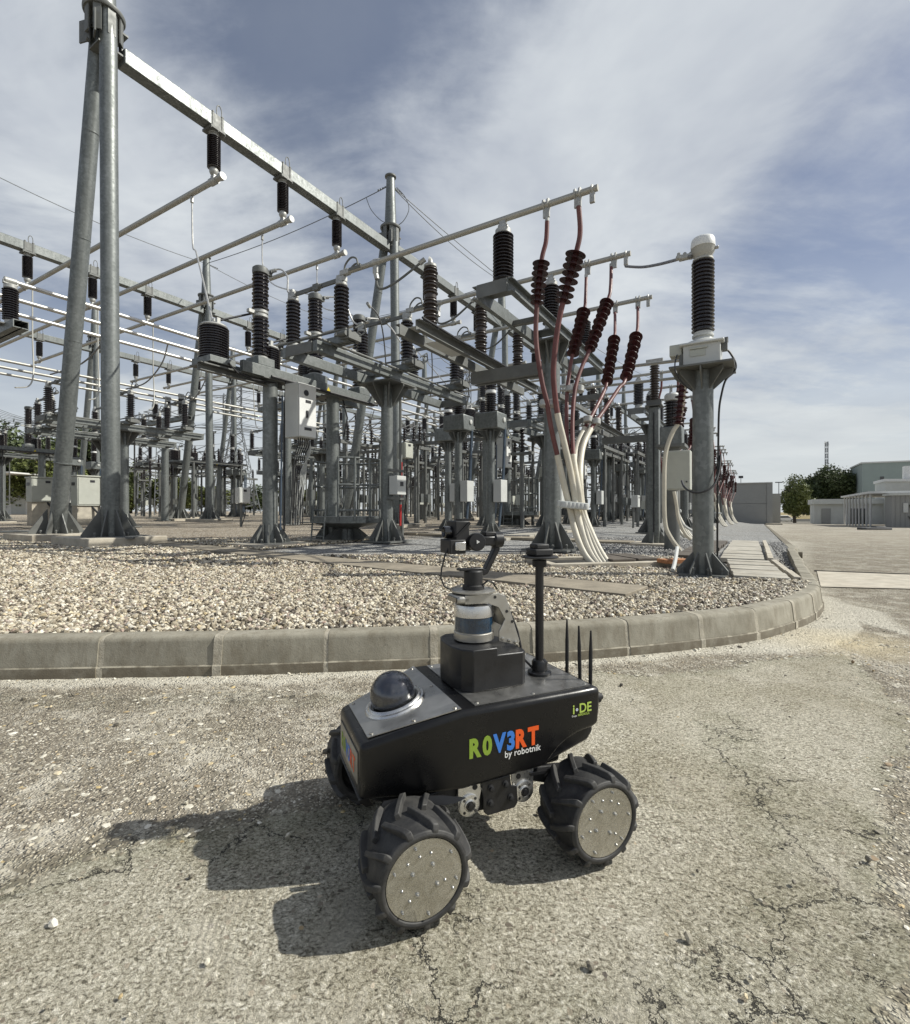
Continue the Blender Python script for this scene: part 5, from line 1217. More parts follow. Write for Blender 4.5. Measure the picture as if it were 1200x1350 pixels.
for j in range(3):
    A = sthing('surge_arrester', '', 'insulator', 1.73+1.9*j, -7.8, 4.18, 'brown two-stage insulators'); reg(A, PH[j]+' of three brown two-stage insulators on the dark channel frame, %s')
    if j == 0:
        part(A, MB().lathe([(0.14, 0), (0.14, 0.03), (0.11, 0.04), (0.11, 0.09)], n=18), 'base_flange', 'cast_fitting')
        part(A, MB().lathe(sheds(0.09, 0.60, 0.10, 0.138, 8, 0.125), n=22), 'lower_sheds', 'porcelain_brown', ang=50)
        part(A, MB().lathe([(0.10, 0.60), (0.112, 0.61), (0.112, 0.67), (0.10, 0.68)], n=20), 'middle_flange', 'porcelain_brown')
        part(A, MB().lathe(sheds(0.68, 1.17, 0.10, 0.138, 8, 0.125), n=22), 'upper_sheds', 'porcelain_brown', ang=50)
        part(A, MB().lathe([(0.10, 1.17), (0.115, 1.18), (0.115, 1.22), (0.05, 1.25), (0.04, 1.30)], n=20).lathe([(0.03, -0.03), (0.065, 0), (0.03, 0.03)], (0, 0, 1.31), (0, 1, 0), 10), 'top_cap', 'cast_fitting'); a0 = A
    else:
        for c_ in kids(a0): d_ = c_.copy(); col.objects.link(d_); d_.parent = A
# ---- disconnector
DF = sthing('disconnector_support', '', 'steel support', 3.6, -5.28, None, 'flared columns with twin beams'); reg(DF, 'flared round column under the twin disconnector beams, %s'); g0 = DF.location.z
part(DF, MB().tube((0, 0, 0.03), (0, 0, 3.98-g0), 0.145, 0.14, 26), 'column', 'galvanised')
m_ = MB().box((0, 0, 0.03), (0.85, 0.85, 0.04)); gussets(m_, 0.17, 0.42, 0.5, 8, 0.05); anchor_bolts(m_, 0.40, 0.05); part(DF, m_, 'base_plate', 'galvanised_dull')
m_ = MB().box((0, 0, 3.97-g0), (1.0, 1.0, 0.03)); gussets(m_, 0.165, 0.50, 0.50, 8, 3.95-g0, 0, False); part(DF, m_, 'head_plate', 'galvanised_dull')
for yy_ in (-0.42, 0.42):
    part(DF, MB().box((0.15, yy_, 4.10-g0), (5.6, 0.13, 0.21)), 'long_beam', 'galvanised', bevel=0.008)
m_ = MB().box((-2.66, 0, 4.10-g0), (0.03, 0.71, 0.20)).box((2.96, 0, 4.10-g0), (0.03, 0.71, 0.20))
part(DF, m_, 'end_tie', 'galvanised_dull', smooth=False)
part(DF, MB().tube((-2.6, -0.58, 4.2-g0), (2.9, -0.58, 4.2-g0), 0.025, n=8).tube((-2.6, 0.6, 4.23-g0), (2.9, 0.6, 4.23-g0), 0.022, n=8), 'drive_rod', 'galvanised_dull')
part(DF, MB().tube((0.26, -0.2, 0.9), (0.26, -0.2, 3.95-g0), 0.03, n=8), 'drive_shaft', 'galvanised_dull')
DS = None
for j in range(3):
    D_ = sthing('disconnector_switch', '', 'switch', 1.39+2.1*j, -5.28, 4.21, 'three-phase disconnector switches'); reg(D_, PH[j]+' black-post switch across the twin beams, %s')
    if j == 0:
        part(D_, MB().channel((-0.09, -0.95, 0.06), (-0.09, 0.95, 0.06), 0.07, 0.14, 0.012, 1).channel((0.09, -0.95, 0.06), (0.09, 0.95, 0.06), 0.07, 0.14, 0.012, -1), 'base_channel', 'galvanised', smooth=False)
        for yy_ in (-0.68, 0.68):
            part(D_, MB().lathe([(0.14, 0), (0.14, 0.05), (0.11, 0.06), (0.11, 0.12)], (0, yy_, 0.13), n=18), 'bearing', 'cast_fitting')
            part(D_, MB().lathe(sheds(0.0, 0.86, 0.095, 0.145, 12), (0, yy_, 0.25), n=22), 'shed_stack', 'porcelain_dark', ang=50)
            part(D_, MB().lathe([(0.10, 1.11), (0.115, 1.12), (0.115, 1.17), (0.07, 1.19)], (0, yy_, 0), n=16).box((0, yy_, 1.24), (0.12, 0.2, 0.10)).box((0.0, yy_*1.05, 1.32), (0.07, 0.10, 0.10)), 'contact_head', 'cast_fitting', bevel=0.012)
        part(D_, MB().box((0.0, -0.34, 1.25), (0.045, 0.55, 0.085)).box((0.0, 0.34, 1.25), (0.045, 0.55, 0.085)).box((0, 0, 1.25), (0.09, 0.16, 0.13)).tube((0, -0.16, 1.25), (0, 0.16, 1.25), 0.05, n=10), 'switch_blade', 'galvanised_dull', bevel=0.01)
        part(D_, MB().path(cat([(0, -0.75, 1.35), (0, -0.78, 1.50), (0, -0.92, 1.60), (0, -1.06, 1.55), (0, -1.10, 1.42)], 5), 0.018, 8).path(cat([(0.05, -0.80, 1.34), (0.05, -0.92, 1.46), (0.05, -1.05, 1.48), (0.05, -1.2, 1.38)], 5), 0.018, 8).box((0.0, -1.05, 1.36), (0.10, 0.30, 0.06)), 'flexible_link', 'galvanised_dull')
        m_ = MB().box((0.0, -0.92, 0.10), (0.34, 0.22, 0.16)).lathe([(0.07, 0), (0.07, 0.10)], (0.2, -0.9, 0.12), n=12).lathe([(0.05, 0), (0.05, 0.2)], (-0.2, -1.0, 0.10), (0, 1, 0), n=12).tube((-0.15, -0.95, 0.2), (-0.15, 0.95, 0.2), 0.022, n=8).path([(0.1, -1.0, 0.1), (0.22, -1.1, 0.22), (0.1, -1.16, 0.34), (-0.05, -1.08, 0.22)], 0.016, 6)
        part(D_, m_, 'linkage', 'galvanised_dull'); ds0 = D_
    else:
        for c_ in kids(ds0): d_ = c_.copy(); col.objects.link(d_); d_.parent = D_
# ---- circuit breaker poles on two columns
BF = sthing('breaker_support', '', 'steel support', 2.55, -3.57, None, 'two-column breaker supports'); reg(BF, 'two thick columns with the beam under the tall black poles, %s'); g0 = BF.location.z
for x_ in (-0.92, 0.98):
    part(BF, MB().tube((x_, 0, 0.03), (x_, 0, 3.85-g0), 0.165, 0.158, 26), 'column', 'galvanised')
    m_ = MB().box((x_, 0, 0.03), (0.85, 0.85, 0.04)); q_ = MB(); gussets(q_, 0.19, 0.42, 0.42, 8, 0.05); anchor_bolts(q_, 0.40, 0.05); m_.add([(v[0]+x_, v[1], v[2]) for v in q_.v], q_.f); part(BF, m_, 'base_plate', 'galvanised_dull')
    part(BF, MB().box((x_, 0, -0.02), (1.3, 1.3, 0.12)), 'footing', 'concrete_footing', bevel=0.01)
part(BF, MB().box((0.3, -0.16, 3.99-g0), (4.1, 0.12, 0.24)), 'long_beam', 'galvanised', bevel=0.008)
part(BF, MB().box((0.3, 0.40, 3.99-g0), (4.1, 0.12, 0.24)), 'long_beam', 'galvanised', bevel=0.008)
part(BF, MB().channel((-2.6, 0.0, 3.80-g0), (-0.6, 0.0, 3.80-g0), 0.1, 0.16, 0.015).box((-1.9, 0.1, 3.86-g0), (1.3, 0.5, 0.03)), 'side_bracket', 'galvanised_dull', smooth=False)
m_ = MB()
for x_ in (-0.92, 0.98): m_.box((x_, 0.1, 3.86-g0), (0.7, 0.7, 0.02))
part(BF, m_, 'head_plate', 'galvanised_dull', smooth=False)
part(BF, MB().prism([(0, 0), (0.13, 0), (0.065, 0.11)], 0, 0.004, lambda a, b_, h: (0.55+a, -0.2225-h, 3.93-g0+b_)), 'warning_triangle', 'paint_yellow', smooth=False)
part(BF, MB().tube((-1.1, -0.27, 3.9-g0), (2.4, -0.27, 3.9-g0), 0.03, n=8).path([(-0.70, -0.25, 3.9-g0), (-0.72, -0.22, 3.0-g0), (-0.72, -0.22, 0.3)], 0.022, 6).path([(1.22, -0.1, 3.9-g0), (1.35, -0.15, 3.4-g0), (1.22, -0.15, 2.9-g0)], 0.02, 6), 'control_cable', 'cable_black')
for j in range(3):
    O = sthing('breaker_pole', '', 'circuit breaker', 1.39+1.57*j, -3.55, 4.12, 'tall two-stage breaker poles'); reg(O, PH[j]+' tall two-stage black breaker pole, %s')
    if j == 0:
        part(O, MB().box((0, 0, 0.09), (0.42, 0.42, 0.18)), 'drive_box', 'galvanised', bevel=0.01)
        part(O, MB().lathe([(0.16, 0.18), (0.16, 0.22), (0.13, 0.24)], n=20), 'lower_flange', 'cast_fitting')
        part(O, MB().lathe(sheds(0.23, 1.06, 0.13, 0.185, 10, 0.172), n=26), 'lower_sheds', 'porcelain_dark', ang=50)
        part(O, MB().lathe([(0.13, 1.06), (0.165, 1.08), (0.165, 1.13), (0.14, 1.15), (0.165, 1.17), (0.165, 1.22), (0.13, 1.24)], n=22).box((-0.2, 0, 1.15), (0.22, 0.09, 0.07)), 'middle_joint', 'cast_fitting')
        part(O, MB().lathe(sheds(1.24, 2.02, 0.125, 0.178, 10, 0.165), n=26), 'upper_sheds', 'porcelain_dark', ang=50)
        part(O, MB().lathe([(0.13, 2.02), (0.165, 2.03), (0.17, 2.08), (0.165, 2.15), (0.13, 2.18)], n=22).box((0.18, 0, 2.12), (0.2, 0.08, 0.07)).lathe([(0.035, -0.08), (0.05, 0), (0.035, 0.08)], (0.25, 0, 2.17), (0, 1, 0), 10), 'top_cap', 'galvanised_dull'); o0 = O
    else:
        for c_ in kids(o0): d_ = c_.copy(); col.objects.link(d_); d_.parent = O
for j in range(3):
    O = sthing('barrel_insulator', '', 'insulator', 0.37+1.45*j, -3.45+0.22*j, 3.90, 'wide ribbed barrel insulators'); reg(O, PH[j]+' wide ribbed barrel beside the breaker poles, %s')
    if j == 0:
        part(O, MB().box((0, 0, 0.07), (0.56, 0.62, 0.13)), 'base_box', 'galvanised', bevel=0.01)
        part(O, MB().lathe(sheds(0.14, 0.78, 0.245, 0.285, 13), n=32), 'shed_stack', 'porcelain_dark', ang=50)
        part(O, MB().lathe([(0.25, 0.78), (0.26, 0.80), (0.24, 0.83), (0.12, 0.86), (0.03, 0.87)], n=28), 'lid', 'cast_fitting')
        part(O, MB().box((0.02, -0.1, 0.91), (0.07, 0.07, 0.12)).lathe([(0.03, 0), (0.03, 0.16)], (0.05, 0.08, 0.84), n=10), 'terminal', 'cast_fitting')
        part(O, MB().tube((0.05, 0.08, 0.94), (0.86, -0.02, 1.36), 0.022, n=8), 'link_rod', 'cable_black')
        part(O, MB().path([(0.1, -0.33, 0.05), (0.3, -0.34, -0.1), (0.7, -0.30, -0.14), (1.3, -0.26, -0.08)], 0.02, 6), 'control_cable', 'cable_black'); o0 = O
    else:
        for c_ in kids(o0): d_ = c_.copy(); col.objects.link(d_); d_.parent = O
# cabinet hung under the breaker beam
CB = thing('control_cabinet', '', 'cabinet', (0, 0, 0), ANG, 'white cabinets under the breaker beams'); p = P(398, 578, 10.9); CB.location = p; reg(CB, 'white cabinet with a round window below the breaker beam, %s')
part(CB, MB().box((0.05, 0.10, 0.60), (0.50, 0.42, 1.18)), 'cabinet_body', 'paint_lightgrey', bevel=0.012)
part(CB, MB().box((0.05, -0.125, 0.60), (0.47, 0.025, 1.14)), 'door', 'paint_white', bevel=0.006)
part(CB, MB().lathe([(0.065, 0), (0.065, 0.012), (0.045, 0.014), (0.001, 0.014)], (0.0, -0.137, 0.98), (0, -1, 0), 24), 'round_window', 'sign_dark')
part(CB, MB().box((0.06, -0.142, 0.80), (0.15, 0.006, 0.06)), 'name_sign', 'sign_dark', smooth=False)
part(CB, MB().box((0.02, -0.150, 0.52), (0.045, 0.03, 0.16)), 'door_handle', 'sign_dark', bevel=0.006)
part(CB, MB().box((0.05, -0.142, 0.20), (0.20, 0.006, 0.06)), 'type_sign', 'sign_dark', smooth=False)
m_ = MB()
for k in range(6): m_.path(cat([(-0.1+0.06*k, 0.0, 0.02), (-0.1+0.06*k, 0.0, -0.15), (-0.12+0.08*k, 0.1+0.03*k, -0.5), (-0.15+0.07*k, 0.2, -1.9)], 4), 0.013, 6)
part(CB, m_, 'cable_tails', 'cable_black')
m_ = MB()
for k in range(5): m_.path(cat([(0.20, 0.05*k, 0.0), (0.24+0.02*k, 0.05*k, -0.3), (0.12+0.04*k, 0.2, -0.8), (0.05+0.04*k, 0.3, -1.9)], 5), 0.012, 6)
part(CB, m_, 'cable_tails', 'paint_lightgrey')
part(CB, MB().tube((-0.34, 0.22, 0.9), (-0.36, 0.26, -2.0), 0.020, n=8), 'blue_conduit', 'cable_blue')
# round railed platform
PF = thing('service_platform', '', 'platform', (0, 0, 0), ANG, 'round railed service platforms'); b_ = base(3.55, -4.05); PF.location = b_; reg(PF, 'round grey service platform with pipe railing beside the breaker column, %s')
part(PF, MB().tube((0, 0, 0.0), (0, 0, 0.35), 0.22, 0.20, 20), 'pedestal', 'galvanised')
m_ = MB(); gussets(m_, 0.2, 0.55, 0.35, 8, 0.03); part(PF, m_, 'pedestal_fins', 'galvanised_dull')
part(PF, MB().lathe([(0.25, 0.30), (0.9, 0.45), (0.9, 0.60), (0.85, 0.60)], n=10), 'floor_ring', 'galvanised')
for zr_ in (0.75, 1.35, 1.98):
    part(PF, MB().path([(0.88*math.cos(R(a)), 0.88*math.sin(R(a)), zr_) for a in range(-150, 151, 15)], 0.026, 8), 'rail', 'galvanised')
for a in range(-150, 151, 25):
    part(PF, MB().tube((0.88*math.cos(R(a)), 0.88*math.sin(R(a)), 0.5), (0.88*math.cos(R(a)), 0.88*math.sin(R(a)), 2.0), 0.030, n=8), 'rail_post', 'galvanised')
m_ = MB().tube((-1.0, -0.2, 0), (-0.9, -0.2, 1.0), 0.02, n=6).tube((-1.0, 0.2, 0), (-0.9, 0.2, 1.0), 0.02, n=6)
for k in range(3): m_.tube((-0.98, -0.2, 0.14+0.16*k), (-0.98, 0.2, 0.14+0.16*k), 0.016, n=6)
part(PF, m_, 'ladder', 'galvanised')
# ---- transformers on single columns in the middle
def ct_pair(t, s, zt, lbl, sc_=1.0):
    O = sthing('box_transformer', '', 'transformer', t, s, None, 'box transformers on single columns'); reg(O, lbl); g = O.location.z
    part(O, MB().tube((0, 0, 0.03), (0, 0, zt-g-0.5), 0.125, 0.115, 20), 'column', 'galvanised')
    m_ = MB().box((0, 0, 0.03), (0.7, 0.7, 0.04)); gussets(m_, 0.15, 0.33, 0.35, 8, 0.05); gussets(m_, 0.14, 0.3, 0.3, 8, zt-g-0.5, 0, False); part(O, m_, 'base_plate', 'galvanised_dull')
    part(O, MB().box((0, 0, zt-g-0.24), (0.62, 0.72, 0.46)), 'tank', 'galvanised', bevel=0.03)
    part(O, MB().lathe([(0.07, 0), (0.07, 0.03), (0.04, 0.04)], (0.1, -0.36, zt-g-0.2), (0, -1, 0), 16), 'round_gauge', 'paint_lightgrey')
    part(O, MB().lathe(sheds(0, 0.55, 0.12, 0.165, 9), (0, 0, zt-g), n=22), 'lower_sheds', 'porcelain_dark', ang=50)
    part(O, MB().lathe([(0.13, 0), (0.15, 0.02), (0.15, 0.09), (0.13, 0.11)], (0, 0, zt-g+0.55), n=18), 'white_band', 'paint_white')
    part(O, MB().lathe(sheds(0, 0.70, 0.12, 0.165, 11), (0, 0, zt-g+0.66), n=22), 'upper_sheds', 'porcelain_dark', ang=50)
    part(O, MB().lathe([(0.13, 0), (0.16, 0.02), (0.15, 0.12), (0.05, 0.16)], (0, 0, zt-g+1.36), n=18), 'top_cap', 'cast_fitting')
    part(O, MB().path([(0.2, -0.34, zt-g-0.4), (0.15, -0.3, 1.6), (0.1, -0.2, 0.3)], 0.03, 6).path([(0.26, -0.34, zt-g-0.4), (0.22, -0.3, 1.6), (0.16, -0.2, 0.3)], 0.02, 6), 'conduit', 'cable_blue')
    part(O, MB().box((0.0, -0.30, 1.3), (0.40, 0.24, 0.62)), 'junction_box', 'paint_lightgrey', bevel=0.01)
    return O
ct_pair(7.2, -5.1, 3.85, 'left box transformer on a column behind the twin beams, %s')
ct_pair(6.9, -6.35, 3.75, 'right box transformer on its own column behind the twin beams, %s')
ct_pair(9.0, -3.6, 3.85, 'rear box transformer on its own column behind the twin beams, %s')
# ---- kiosk columns at ground level
def pole_box(t, s, h, lbl, w=0.42, hb=0.5, mat='paint_lightgrey'):
    O = sthing('pole_cabinet', '', 'cabinet', t, s, None, 'small cabinets on thin posts'); reg(O, lbl)
    part(O, MB().tube((0, 0, 0), (0, 0, h), 0.05, n=12), 'post', 'galvanised_dull')
    part(O, MB().box((0, -0.10, h+hb/2-0.05), (w, 0.28, hb)), 'box_body', mat, bevel=0.01)
    part(O, MB().box((0, -0.248, h+hb/2-0.05), (w*0.9, 0.014, hb*0.92)), 'box_door', mat, bevel=0.004)
    part(O, MB().box((0.0, -0.258, h+hb*0.72), (w*0.3, 0.006, hb*0.14)), 'box_sign', 'sign_dark', smooth=False)
    part(O, MB().path([(0.1, -0.1, h), (0.2, 0.0, h*0.5), (0.05, 0.05, 0.0)], 0.018, 6), 'cable_tail', 'cable_black')
pole_box(5.2, -4.5, 2.2, 'small beige box on a thin post right of the railed platform %s', 0.36, 0.42, 'paint_cabinet')
pole_box(6.9, 4.9, 1.0, 'pale box on a thin post in the gravel well behind the breaker, %s', 0.5, 0.62)
pole_box(7.9, -7.9, 1.0, 'grey meter box on a post behind the cable column %s', 0.5, 0.55)
RR = sthing('red_rod', '', 'earthing rod', 4.6, -4.9, None, 'red earthing rods'); reg(RR, 'red earthing rod leaning by the railed platform, %s')
part(RR, MB().tube((0, 0, 0.35), (0.05, 0, 2.0), 0.028, n=8), 'rod', 'paint_red'); part(RR, MB().tube((0.05, 0, 2.0), (0.06, 0, 2.2), 0.018, n=8), 'rod_tip', 'cast_fitting')
# drive mechanism box on disconnector column
MBX = sthing('drive_box', '', 'drive box', 3.6, -5.6, None, 'drive boxes on the flared columns'); reg(MBX, 'small drive box clamped to the flared column, %s')
part(MBX, MB().box((0, 0, 1.35), (0.34, 0.24, 0.44)), 'box_body', 'paint_lightgrey', bevel=0.01); part(MBX, MB().box((0, 0.06, 1.7), (0.5, 0.1, 0.06)).box((0, 0.06, 1.05), (0.5, 0.1, 0.06)), 'clamp_band', 'galvanised_dull'); part(MBX, MB().box((0.0, -0.124, 1.38), (0.12, 0.006, 0.10)), 'box_sign', 'sign_dark', smooth=False)
# ---- jumpers and droppers
def wire(name, label, pts, r, mat, group, n=7, reg_=True):
    w0 = Vector(pts[0]); O = thing(name, label, 'wire', w0, ANG, group)
    if reg_: reg(O, label)
    part(O, MB().path(cat([Lw(O, p) for p in pts], n), r, 7), 'conductor', mat)
    part(O, MB().tube(Lw(O, pts[0]), Lw(O, Vector(pts[0])-(Vector(pts[0])-Vector(pts[1])).normalized()*0.16), r*2.1, n=8).tube(Lw(O, pts[-1]), Lw(O, Vector(pts[-1])+(Vector(pts[-2])-Vector(pts[-1])).normalized()*0.12), r*2.1, n=8), 'wire_clamp', 'cast_fitting')
    return O
def W3(t, s, z): p = S(t, s); return Vector((p.x, p.y, z))
wire('dropper', 'long pale wire dropping from the first high tube to the barrel,, %s', [W3(2.585, 1.05, TZ-0.1), W3(2.55, 0.95, TZ-1.5), W3(2.2, 0.2, 8.0), W3(1.2, -1.8, 6.2), W3(0.55, -3.1, 5.0), W3(0.4, -3.4, 4.8)], 0.022, 'aluminium', 'droppers from the high tubes')
wire('dropper', 'pale wire dropping from the second high tube, %s', [W3(4.915, 1.0, TZ-0.1), W3(4.915, 0.95, TZ-1.2), W3(4.6, 0.0, 8.0), W3(3.6, -2.5, 6.8), W3(3.1, -3.4, 6.3)], 0.020, 'aluminium', 'droppers from the high tubes')
wire('dropper', 'pale wire dropping from the third high tube, %s', [W3(7.27, 1.0, TZ-0.1), W3(7.2, 0.9, TZ-1.2), W3(6.6, 0.0, 8.0), W3(5.2, -2.5, 6.8), W3(4.6, -3.4, 6.3)], 0.020, 'aluminium', 'droppers from the high tubes')
for j in range(3):
    wire('jumper', 'curved wire from the %s tall breaker pole to its switch, %%s' % PH[j], [W3(1.62+1.57*j, -3.55, 6.30), W3(1.75+1.7*j, -3.75, 6.36), W3(1.7+1.8*j, -4.05, 6.1), W3(1.5+2.0*j, -4.3, 5.65), W3(1.39+2.1*j, -4.6, 5.5)], 0.020, 'aluminium', 'jumpers at the breaker poles')
    wire('jumper', 'curved wire from the %s cable tube to its brown insulator, %%s' % PH[j], [W3(1.39+2.1*j, -6.8, 5.42), W3(1.45+2.0*j, -6.85, 5.1), W3(1.5+2.0*j, -7.2, 5.15), W3(1.7+1.9*j, -7.7, 5.52)], 0.022, 'galvanised_dull', 'jumpers at the cable tubes')
    wire('jumper', 'sagging dark wire behind the %s breaker pole, %%s' % PH[j], [W3(2.2+2*j, -5.9, 5.3), W3(3.0+2*j, -5.6, 5.2), W3(3.9+2*j, -5.0, 4.4), W3(4.3+2*j, -4.5, 3.8)], 0.016, 'wire', 'jumpers behind the breakers')
# ---- copy the equipment to the bays behind
NB = 6
seen_extra = list(BAYS)
for k in range(1, NB):
    for root, tmpl in seen_extra:
        if k >= 4 and root.name.split('.')[0] in ('jumper', 'control_cabinet', 'drive_box', 'red_rod', 'cable_cleat'): continue
        o_ = Vector(root.location)
        n_ = Vector((o_.x+10.3*k*UX, o_.y+10.3*k*UY, 0)); dz = gzf(n_.x, n_.y)-gzf(o_.x, o_.y)
        copy_thing(root, (n_.x, n_.y, o_.z+dz), tmpl % BAY[k])
# ---- rows further left: disconnectors, breakers, arresters
def copy_row(roots, ds, dt, k0, k1, rowname, skip=()):
    for k in range(k0, k1):
        for root, tmpl in roots:
            if root.name.split('.')[0] in skip: continue
            o_ = Vector(root.location); tt_ = 10.3*k+dt
            n_ = Vector((o_.x+tt_*UX-ds*UY, o_.y+tt_*UY+ds*UX, 0)); dz = gzf(n_.x, n_.y)-gzf(o_.x, o_.y)
            copy_thing(root, (n_.x, n_.y, o_.z+dz), tmpl % ('%s row, %s bay' % (rowname, ORD[k-k0])))
sel = lambda *names: [x for x in seen_extra if x[0].name.split('.')[0] in names]
DISC = sel('disconnector_support', 'disconnector_switch')
BRK = sel('breaker_support', 'breaker_pole', 'barrel_insulator')
copy_row(DISC, 13.6, 0.6, -1, 5, 'left')
copy_row(DISC, 17.5, 1.6, -1, 4, 'far left')
copy_row(BRK, 23.5, 2.0, -1, 4, 'far left')
copy_row(DISC, 31.0, 2.0, -1, 4, 'rearmost')
copy_row(sel('box_transformer'), 26.0, 0.0, -1, 3, 'rearmost')

# ---- thin portals that crowd the back of the yard
PT = sthing('thin_portal', '', 'steel portal', 24, -6, None, 'thin portals crowding the back of the yard')
PT['label'] = 'thin steel portal with small black insulators, crowded far back in the yard'
for x_ in (-1.7, 1.7): part(PT, MB().tube((x_, 0, 0), (x_, 0, 3.6), 0.075, 0.065, 8), 'post', 'galvanised_dull')
part(PT, MB().box((0, 0, 3.65), (4.2, 0.16, 0.14)), 'cross_beam', 'galvanised_dull', smooth=False)
for k in range(3):
    x_ = -1.6+1.6*k
    part(PT, MB().lathe(sheds(3.72, 4.45, 0.05, 0.10, 6), (x_, 0, 0), n=8), 'insulator', 'porcelain_dark')
    part(PT, MB().tube((x_, 0, 4.45), (x_, 0.0, 4.6), 0.05, n=6).path([(x_, 0, 4.55), (x_+0.1, 0.8, 4.2), (x_, 1.5, 4.5)], 0.02, 5), 'lead', 'wire')
part(PT, MB().box((1.7, -0.15, 1.2), (0.28, 0.2, 0.4)), 'box_body', 'galvanised')
PT2 = sthing('thin_post', '', 'steel post', 26, -4, None, 'thin posts crowding the back of the yard')
PT2['label'] = 'thin steel post topped by one black insulator, crowded far back in the yard'
part(PT2, MB().tube((0, 0, 0), (0, 0, 2.9), 0.09, 0.08, 8), 'post', 'galvanised_dull'); part(PT2, MB().box((0, 0, 2.9), (0.9, 0.3, 0.1)), 'arm', 'galvanised_dull', smooth=False)
part(PT2, MB().lathe(sheds(2.95, 3.9, 0.06, 0.12, 7), n=8), 'insulator', 'porcelain_dark'); part(PT2, MB().box((0.15, -0.12, 1.1), (0.28, 0.2, 0.4)), 'box_body', 'paint_cabinet')
rp = random.Random(12); used = 0
for i in range(260):
    t_ = rp.uniform(12, 70); s_ = rp.uniform(-8.6, 34); p = S(t_, s_)
    if wlat(p.x, p.y) < 3 or p.y < 19: continue
    copy_thing((PT, PT2)[i % 2], (p.x, p.y, gzf(p.x, p.y)), (PT, PT2)[i % 2]['label'], rz=ANG+(math.pi/2 if rp.random() < 0.4 else 0))
# ---------------------------------------------------------------- current transformer in front
bx, by = 3.015, 6.04
CT = thing('current_transformer', 'tall transformer with white cap and black ribbed stack on the nearest round post', 'transformer', (bx, by, gzf(bx, by)), ANG); g0 = CT.location.z
part(CT, MB().tube((0, 0, 0.02), (0, 0, 2.69-g0), 0.116, n=30), 'column', 'galvanised')
m_ = MB().box((0, 0, 0.02), (0.50, 0.50, 0.03)); gussets(m_, 0.114, 0.30, 0.26, 8, 0.035, R(22), tk=0.014); part(CT, m_, 'base_plate', 'galvanised_dull', smooth=False)
m_ = MB(); anchor_bolts(m_, 0.26, 0.035); part(CT, m_, 'anchor_bolts', 'galvanised_dull')
m_ = MB().box((0, 0, 2.705-g0), (0.66, 0.68, 0.022)); gussets(m_, 0.112, 0.32, 0.24, 8, 2.69-g0, 0, False, tk=0.014); part(CT, m_, 'head_plate', 'galvanised_dull', smooth=False)
TK = part(CT, MB().box((0, 0, 2.85-g0), (0.40, 0.40, 0.26)).box((0, 0, 2.985-g0), (0.48, 0.48, 0.03)), 'tank', 'paint_lightgrey', bevel=0.02, seg=3)
MB().box((-0.205, 0.04, 2.87-g0), (0.008, 0.17, 0.08)).box((-0.21, 0.03, 2.925-g0), (0.02, 0.19, 0.02)).build('rating_plate', 'paint_cabinet', TK, bevel=0.003)
part(CT, MB().lathe([(0.22, 0), (0.20, 0.03), (0.11, 0.07), (0.10, 0.10), (0.12, 0.105), (0.12, 0.13), (0.105, 0.135), (0.105, 0.16)], (0, 0, 3.0-g0), n=28), 'neck', 'paint_lightgrey')
part(CT, MB().lathe(sheds(3.16-g0, 4.03-g0, 0.098, 0.128, 19), n=32), 'shed_stack', 'porcelain_dark', ang=50)
part(CT, MB().lathe([(0.10, 0), (0.115, 0.01), (0.115, 0.03), (0.095, 0.04), (0.105, 0.065), (0.128, 0.11), (0.13, 0.16), (0.133, 0.165)], (0, 0, 4.02-g0), n=30), 'head_cup', 'aluminium_dull')
part(CT, MB().lathe([(0.135, 0), (0.137, 0.02), (0.132, 0.09), (0.12, 0.115), (0.06, 0.125), (0.001, 0.127)], (0, 0, 4.185-g0), n=30), 'white_cap', 'paint_white', ang=60)
part(CT, MB().box((0, 0.19, 4.13-g0), (0.08, 0.16, 0.05)).lathe([(0.02, 0), (0.02, 0.05)], (0, -0.12, 4.16-g0), (0, -1, 0), 8), 'terminal', 'cast_fitting', bevel=0.006)
part(CT, MB().box((-0.05, 0.29, 2.96-g0), (0.16, 0.14, 0.14)), 'junction_box', 'paint_cabinet', bevel=0.008)
part(CT, MB().tube((-0.1, 0.22, 2.72-g0), (-0.1, 0.22, 2.90-g0), 0.035, n=10).tube((0.0, 0.24, 2.72-g0), (0.0, 0.24, 2.88-g0), 0.018, n=8), 'valve', 'galvanised_dull')
part(CT, MB().box((-0.05, -0.235, 2.96-g0), (0.10, 0.06, 0.14)).box((0, -0.25, 3.03-g0), (0.05, 0.04, 0.06)), 'side_bracket', 'galvanised_dull', bevel=0.004)
def px_path(pts, D): return [P(x_, y_, D if not isinstance(D, (list, tuple)) else D[i]) for i, (x_, y_) in enumerate(pts)]
def wcable(name, label, pts, r, mat, grp=None, n=6, kn='wire'):
    O = thing(name, label, kn, pts[0], 0, grp); part(O, MB().path(cat([Lw(O, p) for p in pts], n), r, 8), 'conductor', mat); return O
wcable('control_lead', 'black lead hanging down beside the post with the white-capped transformer', px_path([(953, 458), (962, 464), (970, 479), (968, 490), (957, 501), (951, 522), (948, 545), (947, 600), (946, 660), (946, 737)], [6.0, 6.0, 5.98, 5.98, 5.95, 5.95, 5.98, 6.0, 6.05, 6.15]), 0.0125, 'cable_black')
wcable('loop_lead', 'black loop of lead drooping across the nearest round post', px_path([(899, 634), (903, 643), (914, 649), (928, 648), (941, 640), (948, 622), (950, 600)], [6.3, 6.1, 5.88, 5.84, 5.86, 5.93, 6.0]), 0.0125, 'cable_black')
